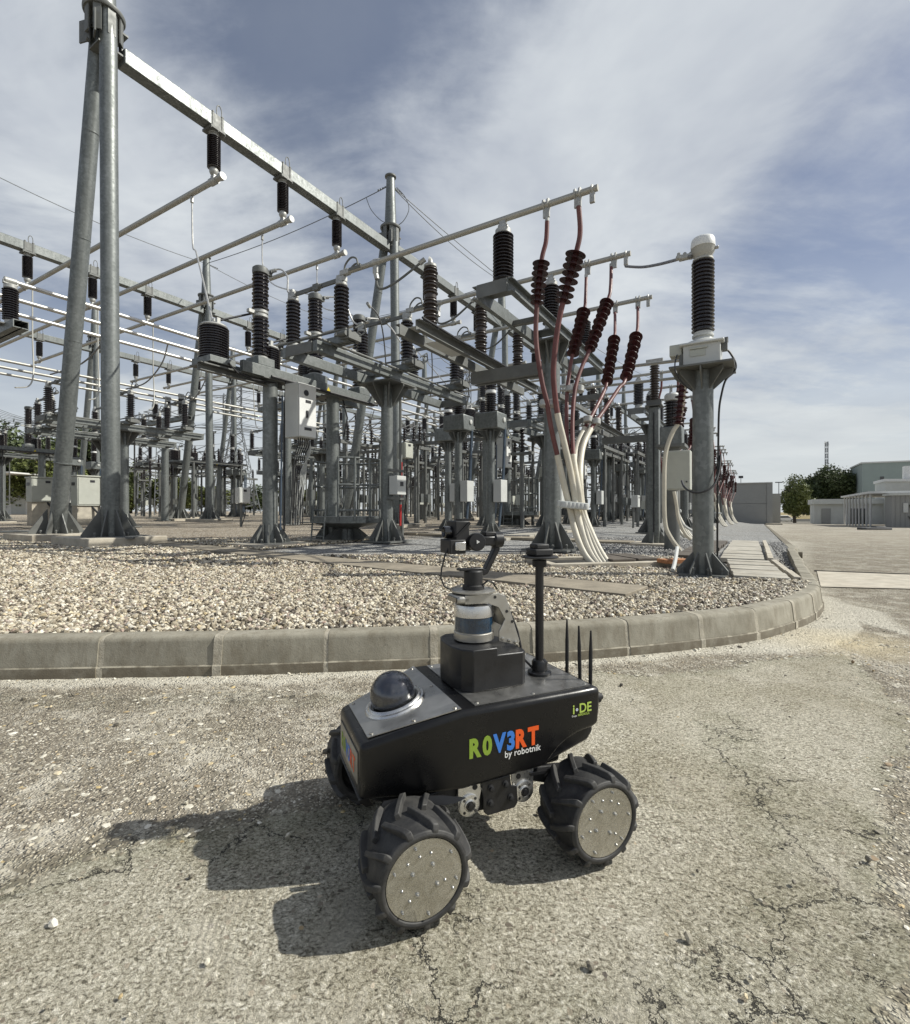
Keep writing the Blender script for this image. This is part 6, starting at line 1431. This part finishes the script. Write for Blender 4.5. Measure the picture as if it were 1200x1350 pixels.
wcable('box_lead', 'thin lead looping from the small box down to the transformer plate', px_path([(893, 468), (890, 480), (892, 492), (900, 505), (912, 515)], [5.95, 5.9, 5.75, 5.8, 5.85]), 0.008, 'cable_black')
wcable('tube_lead', 'dark flexible lead from the middle cable tube to the white-capped transformer', px_path([(825, 351), (846, 352), (866, 349), (886, 344), (903, 339), (912, 338)], [8.7, 8.1, 7.4, 6.75, 6.2, 6.06]), 0.022, 'wire')
O = thing('lead_clamp', 'bolted clamp at the transformer end of the dark flexible lead', 'wire clamp', P(903, 339, 6.15), R(-8)); part(O, MB().box((0, 0, 0), (0.20, 0.06, 0.05)), 'clamp_body', 'cast_fitting', bevel=0.008)
m_ = MB()
for k in range(3): m_.lathe([(0.022, -0.02), (0.022, 0.05), (0.012, 0.06)], (-0.07+0.07*k, 0, 0), n=6)
part(O, m_, 'clamp_bolts', 'cast_fitting')
# slender column with a single insulator
p = Vector((4.54, 11.3)); g = gzf(*p)
O = thing('slender_post', 'slender square post with one ribbed insulator, behind the transformer post', 'steel post', (p.x, p.y, g), ANG)
part(O, MB().box((0, 0, 1.58), (0.22, 0.22, 3.12)), 'column', 'galvanised', bevel=0.02)
m_ = MB().box((0, 0, 0.03), (0.6, 0.6, 0.03)); gussets(m_, 0.12, 0.28, 0.3, 4, 0.04); part(O, m_, 'base_plate', 'galvanised_dull', smooth=False)
part(O, MB().box((0, 0, -0.02), (0.95, 0.95, 0.16)), 'footing', 'concrete_footing', bevel=0.01)
part(O, MB().box((0, 0, 3.16), (0.36, 0.36, 0.02)).box((0, 0, 3.24), (0.12, 0.3, 0.12)), 'head_plate', 'galvanised_dull', smooth=False)
part(O, MB().lathe(sheds(3.30, 4.1, 0.075, 0.105, 14), n=20), 'shed_stack', 'porcelain_brown', ang=50)
part(O, MB().lathe([(0.07, 4.1), (0.08, 4.12), (0.08, 4.16)], n=14).box((0, 0, 4.20), (0.08, 0.36, 0.07)), 'tube_clamp', 'cast_fitting')
part(O, MB().path([(-0.13, 0, 3.0), (-0.13, 0, 0.1)], 0.014, 6), 'earth_strap', 'cable_black')
q0 = P(905, 474, 10.2); q1 = P(700, 499, 13.5); tube_thing('thin_tube', 'thin tube running left over the slender post', q0, q1, 0.035, 'aluminium_dull', None)
q0 = P(905, 497, 11.2); q1 = P(700, 519, 15.5); tube_thing('thin_tube', 'lower thin tube running left behind the slender post', q0, q1, 0.035, 'aluminium_dull', None)
# second transformer with cabinet
p = Vector((4.50, 10.3)); g = gzf(*p)
O = thing('low_transformer', 'lower black ribbed transformer with grey cabinet, half hidden behind the nearest post', 'transformer', (p.x, p.y, g), ANG)
part(O, MB().tube((0, 0, 0), (0, 0, 2.3-g), 0.15, n=18), 'column', 'galvanised_dull'); part(O, MB().box((0, 0, 2.32-g), (0.60, 0.55, 0.06)), 'head_plate', 'galvanised_dull')
part(O, MB().box((0, 0, 2.53-g), (0.40, 0.42, 0.38)), 'tank', 'galvanised', bevel=0.02)
part(O, MB().lathe(sheds(2.72-g, 3.26-g, 0.11, 0.165, 9), n=24), 'shed_stack', 'porcelain_dark', ang=50); part(O, MB().lathe([(0.13, 3.26-g), (0.15, 3.28-g), (0.15, 3.38-g), (0.12, 3.42-g), (0.02, 3.43-g)], n=20), 'pale_cap', 'paint_lightgrey')
K = thing('tall_cabinet', 'beige-grey cabinet fixed on the post behind the nearest round post', 'cabinet', P(895, 646, 9.75), ANG)
part(K, MB().box((0, 0, 0.38), (0.30, 0.44, 0.76)), 'cabinet_body', 'paint_cabinet', bevel=0.012); part(K, MB().box((-0.155, 0, 0.38), (0.014, 0.42, 0.72)), 'door', 'paint_cabinet', bevel=0.005); part(K, MB().lathe([(0.016, 0), (0.016, 0.03)], (-0.16, -0.16, 0.15), (-1, 0, 0), 8), 'lock', 'sign_dark')
for i, (pp, D_) in enumerate((([(902, 505), (900, 530), (895, 556), (888, 568), (881, 585), (877, 605), (876, 640), (877, 688), (884, 708), (897, 726)], 9.3), ([(889, 648), (892, 665), (895, 685), (903, 703), (911, 711)], 9.2),
                              ([(892, 648), (893, 670), (900, 690), (913, 700)], 9.5), ([(893, 722), (891, 735), (889, 745), (887, 752)], 6.6))):
    dd = [D_]*len(pp) if i < 3 else [7.1, 6.7, 6.5, 6.3]
    wcable('cream_conduit', ['long red and cream cable bending down left of the nearest post', 'first pale conduit below the beige-grey cabinet', 'second pale conduit below the beige-grey cabinet', 'short pale-blue hose ending in the gravel left of the nearest post'][i], px_path(pp, dd), (0.042, 0.032, 0.025, 0.026)[i], ('cable_cream', 'cable_cream', 'paint_lightgrey', 'paint_lightgrey')[i], 'cables at the cabinet', kn='cable')
O = thing('cable_termination', 'dark red ribbed cable end above the beige-grey cabinet', 'cable end', P(902, 505, 9.3), 0)
m_ = MB(); a = Vector((0, 0, 0)); b_ = P(894, 560, 9.3)-P(902, 505, 9.3)
for k in range(8): m_.lathe([(0.045, -0.02), (0.125 if k % 2 == 0 else 0.10, -0.025), (0.12 if k % 2 == 0 else 0.095, -0.018), (0.05, 0.02)], a.lerp(b_, (k+0.5)/8), (a-b_), 18)
part(O, m_, 'shed_stack', 'polymer_red', ang=40); part(O, MB().tube((0, 0, 0.30), b_, 0.05, n=12), 'core', 'polymer_red')
O = MB().box((0, 0, 0), (0.40, 0.22, 0.05)).build('rust_panel', 'rust_panel', None); O.location = (3.05, 6.9, 0.30); O.rotation_euler = (0, 0, R(10)); tag(O, 'rust-orange panel lying on the pit edge behind the nearest post', 'panel')
# ---------------------------------------------------------------- wires between tower tops
def span(name, label, a, b_, sag, r=0.018, grp=None, n=14):
    a = Vector(a); b_ = Vector(b_); O = thing(name, label, 'wire', a, 0, grp)
    part(O, MB().path([(b_-a)*(i/n)+Vector((0, 0, -4*sag*(i/n)*(1-i/n))) for i in range(n+1)], r, 6), 'conductor', 'wire_far')
    m_ = MB()
    for k in range(6): m_.tube((b_-a).normalized()*0.12*k, (b_-a).normalized()*(0.12*k+0.07), r*1.7, n=6)
    part(O, m_, 'dead_end', 'wire_far'); return O
def TT(k, s_): p = S(10.3*k, s_); return Vector((p.x, p.y, 14.25+gzf(p.x, p.y)-0.3))
for k in range(0, 4):
    if k: span('shield_wire', 'thin wire slung between front tower tops, %s span' % ORD[k], TT(k, 0), TT(k+1, 0), 0.3, grp='shield wires')
    span('shield_wire', 'thin wire slung between middle-row tower tops, %s span' % ORD[k], TT(k, 12.7), TT(k+1, 12.7), 0.3, grp='shield wires')
    span('shield_wire', 'thin wire crossing from front tower to middle-row tower, %s pair' % ORD[k], TT(k+1, 0), TT(k+1, 12.7), 0.25, grp='shield wires')
p1_ = TT(1, 0); w = wcable('wire_loop', 'slack wire loop beside the cap of the second front tower', [p1_+Vector((0.25, 0, -0.1)), p1_+Vector((0.6, 0, -0.5)), p1_+Vector((0.75, 0, -1.0)), p1_+Vector((0.5, 0, -1.5)), p1_+Vector((0.1, 0, -1.75))], 0.016, 'wire_far')
w = wcable('wire_loop', 'slack wire loop left of the cap of the second front tower', [p1_+Vector((-1.0, 0, -0.5)), p1_+Vector((-0.8, 0, -1.0)), p1_+Vector((-0.45, 0, -1.4)), p1_+Vector((-0.2, 0, -1.55))], 0.014, 'wire_far')
span('shield_wire', 'thin wire sloping down right from the second front tower', TT(1, 0), P(860, 500, 45), 0.8, grp='shield wires')
# droppers at the far left
for j in range(3):
    for k, kk in ((0, 'first'), (1, 'second')):
        c_ = cls[j]+10.3*k
        wcable('dropper', '%s pale dropper from the %s high tube at the middle beam row' % (kk, PH[j]), [W3(c_, 12.2, TZ+0.1), W3(c_, 12.2, 8.0), W3(c_, 12.1, 6.6), W3(c_-0.3, 11.6, 5.9), W3(c_-1.1, 10.4, 5.5)], 0.026, 'aluminium_dull', 'droppers at the middle beams')
        wcable('dropper', '%s dark wire curving up from the left switches to the %s long tube' % (kk, PH[j]), [W3(c_-0.8, 3.8+1.3*j, 6.95), W3(c_-0.8, 4.3+1.2*j, 6.3), W3(c_-0.9, 5.6+0.8*j, 5.7), W3(c_-1.1, 7.4, 5.55)], 0.024, 'wire', 'curved wires at the left switches')
# ---------------------------------------------------------------- cabinets at the left
for i, (px0, px1, yt, yb, lab) in enumerate(((40, 71, 631, 662, 'left grey-beige kiosk cabinet between the tower footings and the trees'), (97, 131, 629, 667, 'right grey-beige kiosk cabinet seen between the two tower legs'))):
    D_ = 22.0; g = gzf((px0-600)/F*D_, D_); c_ = P((px0+px1)/2, yb, D_)
    K = thing('kiosk_cabinet', lab, 'cabinet', (c_.x, c_.y, g), ANG, 'kiosk cabinets on plinths'); zb = c_.z-g; h = (yb-yt)/F*D_
    part(K, MB().box((0.0, 0.0, zb/2-0.05), (0.9, 0.5, zb+0.1)), 'plinth', 'concrete_footing', bevel=0.01)
    part(K, MB().box((0, 0, zb+h/2), (0.95, 0.62, h)), 'cabinet_body', 'paint_cabinet', bevel=0.015)
    part(K, MB().box((0, 0, zb+h+0.03), (1.02, 0.70, 0.06)), 'rain_hood', 'paint_cabinet', bevel=0.01)
    part(K, MB().box((0, -0.32, zb+h/2), (0.86, 0.02, h*0.9)), 'door', 'paint_cabinet', bevel=0.005)
    part(K, MB().box((-0.482, 0.05, zb+h*0.75), (0.012, 0.3, 0.14)).box((0.1, -0.335, zb+h*0.85), (0.18, 0.012, 0.1)), 'door_plate', 'sign_dark', smooth=False)
    part(K, MB().path([(0.1, -0.2, zb), (0.35, -0.5, zb-0.45), (0.7, -0.7, 0.05)], 0.045, 8), 'cable_tail', 'cable_black')
# ---------------------------------------------------------------- lattice towers far off
def lattice(name, label, px, D_, ytop, w0, w1, arms, grp='lattice pylons far behind the yard'):
    z1 = 1+(HZ-ytop)/F*D_; x0 = (px-600)/F*D_; g = gzf(x0, D_)
    O = thing(name, label, 'pylon', (x0, D_, g), R(30), grp); H = z1-g; m_ = MB(); n = 14; br = MB()
    th = 0.05*D_/60*(0.45 if name == 'lattice_mast' else 1)
    for i in range(n):
        f0, f1 = i/n, (i+1)/n; a0 = w0+(w1-w0)*min(1, f0*1.5); a1 = w0+(w1-w0)*min(1, f1*1.5)
        for k in range(4):
            sx0, sy0 = ((-1, -1), (1, -1), (1, 1), (-1, 1))[k]; sx1, sy1 = ((-1, -1), (1, -1), (1, 1), (-1, 1))[(k+1) % 4]
            m_.tube((sx0*a0/2, sy0*a0/2, H*f0), (sx0*a1/2, sy0*a1/2, H*f1), th, n=4, caps=False)
            br.tube((sx0*a0/2, sy0*a0/2, H*f0), (sx1*a1/2, sy1*a1/2, H*f1), th*0.65, n=4, caps=False); br.tube((sx1*a0/2, sy1*a0/2, H*f0), (sx0*a1/2, sy0*a1/2, H*f1), th*0.65, n=4, caps=False)
    part(O, m_, 'corner_legs', 'wire_far', smooth=False)['kind'] = 'stuff'; part(O, br, 'lattice_bracing', 'wire_far', smooth=False)['kind'] = 'stuff'
    for za_, wa in arms:
        part(O, MB().tube((-wa, 0, H*za_), (0, 0, H*za_+0.5), th, n=4).tube((wa, 0, H*za_), (0, 0, H*za_+0.5), th, n=4).tube((-wa, 0, H*za_), (wa, 0, H*za_-0.2), th, n=4), 'cross_arm', 'wire_far', smooth=False)
    return O
lattice('lattice_pylon', 'slim lattice pylon in front of the trees, left one of the close pair', 190, 55, 545, 1.3, 0.9, [(0.95, 1.8), (0.75, 1.8)])
lattice('lattice_pylon', 'slim lattice pylon in front of the trees, right one of the close pair', 213, 52, 538, 1.3, 0.9, [(0.95, 1.6), (0.70, 2.0)])
lattice('lattice_pylon', 'wide-based lattice pylon behind the left breaker column', 312, 80, 508, 6.5, 1.4, [(0.97, 5), (0.82, 6), (0.67, 5)])
lattice('lattice_pylon', 'distant wide lattice pylon just left of the tall breaker column', 300, 120, 520, 8, 1.8, [(0.97, 7), (0.84, 8), (0.7, 7)])
lattice('lattice_pylon', 'small dark pylon head showing between the switches above the beams', 616, 70, 468, 2.0, 0.8, [(0.98, 3.2), (0.90, 3.4), (0.82, 3.2)])
lattice('lattice_pylon', 'distant pylon behind the middle of the yard', 545, 110, 560, 5, 1.4, [(0.97, 6), (0.82, 6)])
for i in range(9):
    span('power_line', 'faint overhead line crossing the left sky, number %s from above' % ('one two three four five six seven eight nine'.split()[i]), P(-60, 560-10*(i % 5)-14*(i//5), 60), P(330, 515+16*(i % 5)-9*(i//5), 85), 2.0+0.3*i, 0.03, 'faint overhead lines')
for i in range(6):
    span('power_line', 'faint overhead line passing between pylons behind the yard, number %s' % ('one two three four five six'.split()[i]), P(312, 515+14*i, 82), P(720, 540+12*i, 100), 2.5, 0.035, 'faint overhead lines')
# ---------------------------------------------------------------- trees
def crown(rr, rx, ry, rz, n, leaf, blobs=9):
    cs = [(Vector((rr.uniform(-0.62, 0.62)*rx, rr.uniform(-0.62, 0.62)*ry, rr.uniform(-0.6, 0.62)*rz)), rr.uniform(0.20, 0.46)) for _ in range(blobs)]
    vs = []; fs = []
    for i in range(n):
        c_, q_ = cs[rr.randrange(blobs)]; d = Vector((rr.gauss(0, 1), rr.gauss(0, 1), rr.gauss(0, 1))).normalized()
        k = rr.random()**0.30*q_*(1+0.42*rr.random()**2); p_ = c_+Vector((d.x*rx*k, d.y*ry*k, d.z*rz*k))
        a = Vector((rr.gauss(0, 1), rr.gauss(0, 1), rr.gauss(0, 0.6))).normalized(); b2 = a.orthogonal().normalized()
        b2 = (b2*math.cos(rr.random()*6)+a.cross(b2)*math.sin(rr.random()*6)); l_ = leaf*rr.uniform(0.6, 1.4)
        o_ = len(vs); u_ = a*l_; v_ = b2*l_*0.55; vs += [tuple(p_-u_), tuple(p_+v_), tuple(p_+u_), tuple(p_-v_)]; fs.append((o_, o_+1, o_+2, o_+3))
    return vs, fs
CRN = {}
def tree(label, px, D_, ytop, wpx, mat='leaf_dark', grp='trees beyond the yard', seed=0, low=0.25):
    x0 = (px-600)/F*D_; g = gzf(x0, D_) if px < 1000 else float(zroad(D_))+0.2
    H = 1+(HZ-ytop)/F*D_-g; wr = wpx/2/F*D_
    O = thing('tree', label, 'tree', (x0, D_, g), seed*1.3, grp)
    rr = random.Random(seed); tk = MB().path([(0, 0, -0.2), (0.05*wr, 0, H*0.25), (-0.03*wr, 0.05*wr, H*0.5), (0.05*wr, 0, H*0.8)], [0.035*H, 0.028*H, 0.02*H, 0.006*H], 8)
    for k in range(6):
        a = rr.uniform(0, 6.28); z0 = H*rr.uniform(0.25, 0.55); tk.path([(0, 0, z0), (math.cos(a)*wr*0.35, math.sin(a)*wr*0.35, z0+H*0.16), (math.cos(a)*wr*0.6, math.sin(a)*wr*0.6, z0+H*0.26)], [0.014*H, 0.009*H, 0.003*H], 6)
    part(O, tk, 'trunk', 'bark')
    key = seed % 5
    if key not in CRN:
        m_ = MB(); v_, f_ = crown(random.Random(100+key), 1, 1, 1, 13000, 0.050, 15); m_.v, m_.f = v_, f_; CRN[key] = m_
    o_ = bpy.data.objects.new('crown', None)
    k2 = ('m', key, mat)
    if k2 not in CRN:
        me = bpy.data.meshes.new('crown'); me.from_pydata(CRN[key].v, [], CRN[key].f); me.materials.append(MATS[mat]); CRN[k2] = me
    c_ = bpy.data.objects.new('crown', CRN[k2]); col.objects.link(c_); c_.parent = O
    c_.location = (0, 0, H*(low+(1-low)/2)); c_.scale = (wr, wr, H*(1-low)/2*1.02)
    bpy.data.objects.remove(o_)
tr = [(-30, 70, 552, 110, 'leaf_dark'), (30, 66, 562, 95, 'leaf_dark'), (85, 72, 560, 110, 'leaf_dark'), (125, 68, 568, 90, 'leaf_dark'), (60, 60, 580, 100, 'leaf_mid'), (172, 80, 612, 50, 'leaf_mid'), (160, 88, 606, 60, 'leaf_dark'),
      (205, 84, 622, 52, 'leaf_mid'), (240, 80, 628, 45, 'leaf_mid'), (275, 95, 636, 60, 'leaf_mid'), (330, 100, 640, 70, 'leaf_dark'), (395, 100, 640, 70, 'leaf_mid'), (-90, 66, 560, 120, 'leaf_dark')]
nm = ['dense dark tree running off the picture edge', 'tall dark tree above the low white building', 'dark tree seen left of the tower legs', 'dark tree seen between the tower legs', 'lighter bush in front of the dark tall trees', 'yellow-green tree right of the tall tower', 'darker tree behind the yellow-green one', 'green tree around the pair of slim pylons', 'low yellow-green tree right of the slim pylons',
      'low tree beyond the far switches', 'dark low tree behind the wide pylon', 'low tree behind the white cabinet', 'dark tree beyond the left picture edge']
for i, a in enumerate(tr): tree(nm[i], a[0], a[1], a[2], a[3], a[4], seed=i+1, low=0.08)
tree('round yellow-green tree at the end of the road', 1048, 100, 627, 48, 'leaf_mid', seed=21, low=0.12)
tree('dark tall tree in front of the lattice mast', 1078, 112, 612, 62, 'leaf_dark', seed=22, low=0.15)
tree('dark tree left of the pale green building', 1108, 108, 616, 60, 'leaf_dark', seed=23, low=0.15)
tree('dark tree half behind the pale green building', 1130, 116, 620, 44, 'leaf_dark', seed=24, low=0.15)
# ---------------------------------------------------------------- white low building at the left
p = P(-60, 673, 58); gL = gzf(p.x, 58)
WB = thing('white_building', 'low white building with blue edge and thin canopy, far left under the trees', 'building', (p.x, 58, gL), 0)
wR = (38-(-60))/F*58
part(WB, MB().box((wR/2, 3, 1.55), (wR, 6, 3.1)), 'wall', 'roof_edge'); part(WB, MB().box((wR/2, 2.97, 3.2), (wR+0.1, 6.1, 0.25)), 'roof_edge', 'cable_blue')
part(WB, MB().box((wR/2+1, -2.5, 4.6), (wR+1.5, 4, 0.15)), 'canopy_roof', 'roof_edge')
for k in (0.3, 0.62, 0.98): part(WB, MB().tube((wR*k, -3.8, 0), (wR*k, -3.8, 4.5), 0.09, n=8), 'canopy_post', 'roof_edge')
part(WB, MB().box((wR*0.86, -0.02, 1.0), (1.6, 0.06, 1.9)), 'door', 'wall_pale')
# ---------------------------------------------------------------- right side buildings
def zr(y): return float(zroad(y))
D_ = 71; x1_ = (1015-600)/F*D_; g = zr(D_)
BW = thing('concrete_building', 'plain grey concrete panel building closing the yard at the road side', 'building', (x1_, D_, g), ANG+R(0))
Lw_ = 16
for k, (z0, z1) in enumerate(((0, 3.0), (3.04, 6.0))):
    for j in range(2):
        part(BW, MB().box((0.15, 0.35+Lw_/4+j*Lw_/2, (z0+z1)/2), (0.3, Lw_/2-0.03, z1-z0)), 'wall_panel', 'wall_grey', smooth=False)
part(BW, MB().box((0.2, 0.0, 3.0), (0.6, 0.7, 6.0)), 'corner_pier', 'wall_grey', smooth=False)
part(BW, MB().box((6.2, Lw_/2, 2.95), (11.8, Lw_, 5.9)), 'building_body', 'wall_grey', smooth=False)
part(BW, MB().box((6, Lw_/2-0.1, 6.05), (12.4, Lw_+0.5, 0.1)), 'roof_cap', 'roof_edge', smooth=False)
for yy_ in (3.6, 4.6, 5.6): part(BW, MB().tube((1, yy_, 6.1), (1, yy_, 6.9), 0.04, n=6).box((1, yy_, 7.0), (0.25, 0.6, 0.35)), 'floodlight', 'sign_dark')
part(BW, MB().box((1, 10, 6.5), (0.3, 0.3, 0.9)), 'roof_vent', 'sign_dark')
part(BW, MB().box((14, -0.9, 2.4), (3, 1.6, 4.8)), 'rear_wing', 'wall_grey', smooth=False)
part(BW, MB().box((-0.6, -0.5, 0.1), (1.2, 2.0, 0.25)), 'doorstep', 'concrete_footing', smooth=False)
# canopy (carport) with posts
a0 = Vector((43.5, 52.0)); g = zr(60)
CP = thing('carport', 'long open carport with thin posts and flat roof along the road', 'carport', (a0.x, a0.y, g), ANG)
zr_ = 2.75-g
part(CP, MB().box((9.5, -8, zr_+0.12), (20.5, 16.5, 0.22)), 'roof_slab', 'roof_edge', smooth=False)
for k in range(9): part(CP, MB().tube((2.3*k, 0, -0.1), (2.3*k, 0, zr_), 0.09, n=8), 'post', 'roof_edge')
for k in range(5): part(CP, MB().tube((4.5*k, -14, -0.1), (4.5*k, -14, zr_), 0.09, n=8), 'post', 'roof_edge')
part(CP, MB().box((9.5, -15.5, 1.5), (21, 0.3, 3.0)), 'back_wall', 'wall_grey', smooth=False)
D_ = 80; g = zr(D_)
LB = thing('pale_outbuilding', 'long pale flat-roofed outbuilding behind the carport', 'building', ((1074-600)/F*D_, D_, g), R(-31.4))
part(LB, MB().box((9, 4, 1.6), (18, 8, 3.2)), 'wall', 'wall_pale', smooth=False); part(LB, MB().box((9, 3.9, 3.6), (18.6, 8.8, 0.8)), 'roof_fascia', 'wall_pale', smooth=False)
for x_, w, m_ in ((1.5, 1.2, 'wall_grey'), (5.6, 2.0, 'glass_dark'), (9.5, 0.8, 'paint_red'), (14.4, 1.0, 'paint_red')): part(LB, MB().box((x_, -0.03, 1.3), (w, 0.1, 2.4)), 'door', m_, smooth=False)
for x_ in (11, 12, 13): part(LB, MB().box((x_, -0.03, 1.7), (0.7, 0.1, 2.9)), 'white_panel', 'roof_edge', smooth=False)
D_ = 48; g = zr(D_)
KB = thing('metal_booth', 'ribbed grey metal booth at the right picture edge', 'booth', ((1176-600)/F*D_, D_, g), R(-31.4))
part(KB, MB().box((2.2, 1.5, 1.55), (4.4, 3.0, 3.1)), 'wall', 'wall_grey', smooth=False); part(KB, MB().box((2.2, 1.5, 3.2), (4.8, 3.4, 0.2)), 'roof', 'wall_pale', smooth=False)
m_ = MB()
for k in range(12): m_.box((0.3+0.36*k, -0.02, 1.5), (0.06, 0.05, 3.0))
part(KB, m_, 'wall_ribs', 'wall_grey', smooth=False); part(KB, MB().box((1.0, -0.06, 1.9), (0.35, 0.1, 0.9)), 'meter_box', 'paint_lightgrey'); part(KB, MB().path([(1.3, -0.07, 2.2), (1.5, -0.1, 1.4), (1.4, -0.08, 0.7), (1.2, -0.07, 1.1)], 0.05, 6), 'hose_loop', 'cable_black')
D_ = 98; g = zr(D_)
GB = thing('green_building', 'tall pale green industrial building behind the trees', 'building', ((1137-600)/F*D_, D_, g), R(-31.4))
part(GB, MB().box((14, 7, 5.9), (28, 14, 11.8)), 'wall', 'wall_green', smooth=False); part(GB, MB().box((14, 7, 11.9), (28.4, 14.4, 0.25)), 'roof_edge', 'roof_edge', smooth=False)
part(GB, MB().box((3, -0.04, 8.4), (0.6, 0.1, 1.4)), 'vent', 'roof_dark', smooth=False)
D_ = 74; g = zr(D_)
PB_ = thing('pale_annex', 'pale annex with sloping roof in front of the green building', 'building', ((1168-600)/F*D_, D_, g), R(-31.4))
part(PB_, MB().box((6, 4, 3.2), (12, 8, 6.4)), 'wall', 'wall_pale', smooth=False); part(PB_, MB().add([(-0.2, -0.2, 6.8), (12, -0.2, 6.4), (12, 8, 6.4), (-0.2, 8, 6.8), (-0.2, -0.2, 6.4), (12, -0.2, 6.1), (12, 8, 6.1), (-0.2, 8, 6.4)], [(0, 1, 2, 3), (7, 6, 5, 4), (0, 4, 5, 1), (1, 5, 6, 2), (2, 6, 7, 3), (3, 7, 4, 0)]), 'roof', 'roof_edge', smooth=False)
for k in range(2): part(PB_, MB().box((2.2+3*k, -0.04, 4.2), (2.2, 0.1, 1.0)), 'window', 'glass_dark', smooth=False)
part(PB_, MB().box((3.2, 2, 7.6), (1.6, 1.6, 2.2)), 'roof_unit', 'roof_edge', smooth=False)
lattice('lattice_mast', 'thin red and white lattice mast rising behind the dark trees', 1090, 120, 582, 0.8, 0.5, [(0.97, 1.2)], None)
D_ = 92; lp = thing('street_lamp', 'thin street lamp beside the round yellow-green tree', 'street lamp', ((1027-600)/F*D_, D_, zr(D_)), 0)
part(lp, MB().tube((0, 0, 0), (0, 0, 7.5), 0.09, 0.06, 8), 'pole', 'wire_far'); part(lp, MB().box((0, 0, 7.6), (1.2, 0.3, 0.18)), 'lamp_head', 'wire_far')
# bank of dry grass and low wall at the road end
y0 = 150
O = MB().add([(70, y0, zr(y0)-0.5), (140, y0-8, zr(y0)-0.5), (140, y0-4, zr(y0)+1.4), (70, y0+4, zr(y0)+1.4), (60, y0+60, zr(y0)+2.6), (160, y0+60, zr(y0)+2.6)], [(0, 1, 2, 3), (3, 2, 5, 4)]).build('grass_bank', 'dry_grass', None, smooth=False); O['kind'] = 'structure'
O = MB().box((92, y0-3, zr(y0)+0.4), (30, 0.5, 1.0), rz=R(-4)).build('bank_wall', 'wall_grey', None, smooth=False); tag(O, 'low grey retaining wall below the dry grass at the road end', 'wall')
def car(label, px, D_, z, body, length=4.4, rz=0.0):
    C_ = thing('parked_car', label, 'car', ((px-600)/F*D_, D_, z), rz, 'cars parked at the road end'); k = length*1.2/4.4
    prof = [(-2.2, 0.35), (-2.2, 0.85), (-1.9, 0.95), (-1.25, 1.38), (0.5, 1.42), (1.25, 0.95), (2.05, 0.80), (2.2, 0.55), (2.2, 0.35)]
    part(C_, MB().prism([(a*k, b2*k) for a, b2 in prof], -0.85*k, 0.85*k, lambda a, b2, h: (a, h, b2)), 'body', body, bevel=0.08)
    wn = [(-1.75, 0.98), (-1.2, 1.32), (0.45, 1.35), (1.05, 0.98)]
    part(C_, MB().prism([(a*k, b2*k) for a, b2 in wn], -0.87*k, 0.87*k, lambda a, b2, h: (a, h, b2)), 'window', 'glass_dark', smooth=False)
    for x_ in (-1.35, 1.35):
        for y_ in (-0.8, 0.8):
            w_ = part(C_, MB().lathe([(0.05, -0.1), (0.33, -0.1), (0.33, 0.1), (0.05, 0.1)], (x_*k, y_*k, 0.34*k), (0, 1, 0), 16), 'wheel', 'robot_matt')
            MB().lathe([(0.2, -0.115), (0.2, 0.115)], (x_*k, y_*k, 0.34*k), (0, 1, 0), 12).build('rim', 'silver', w_)
car('white car parked at the far end of the road beside the concrete building', 1033, 128, zr(128), 'car_white', rz=R(2))
car('dark car parked on the grass bank under the trees', 1069, 158, zr(150)+1.7, 'car_dark', rz=R(4))
O = MB().box((0, 0, 0.07), (2.0, 0.9, 0.2)).box((0.4, 0.1, 0.2), (0.8, 0.5, 0.15)).build('rubble_heap', 'roof_dark', None, bevel=0.05); O.location = (*P(1153, 701, 38).xy, zr(38)); tag(O, 'dark flat heap lying on the road before the carport', 'heap')
O = MB().add([(38, 30, zr(30)+0.02), (60, 26, zr(26)+0.02), (60, 25, zr(25)+0.02), (37, 28.9, zr(29)+0.02)], [(0, 1, 2, 3)]).build('road_gutter', 'concrete_slab', None, smooth=False); O['kind'] = 'structure'
for root, tmpl in BAYS: pass
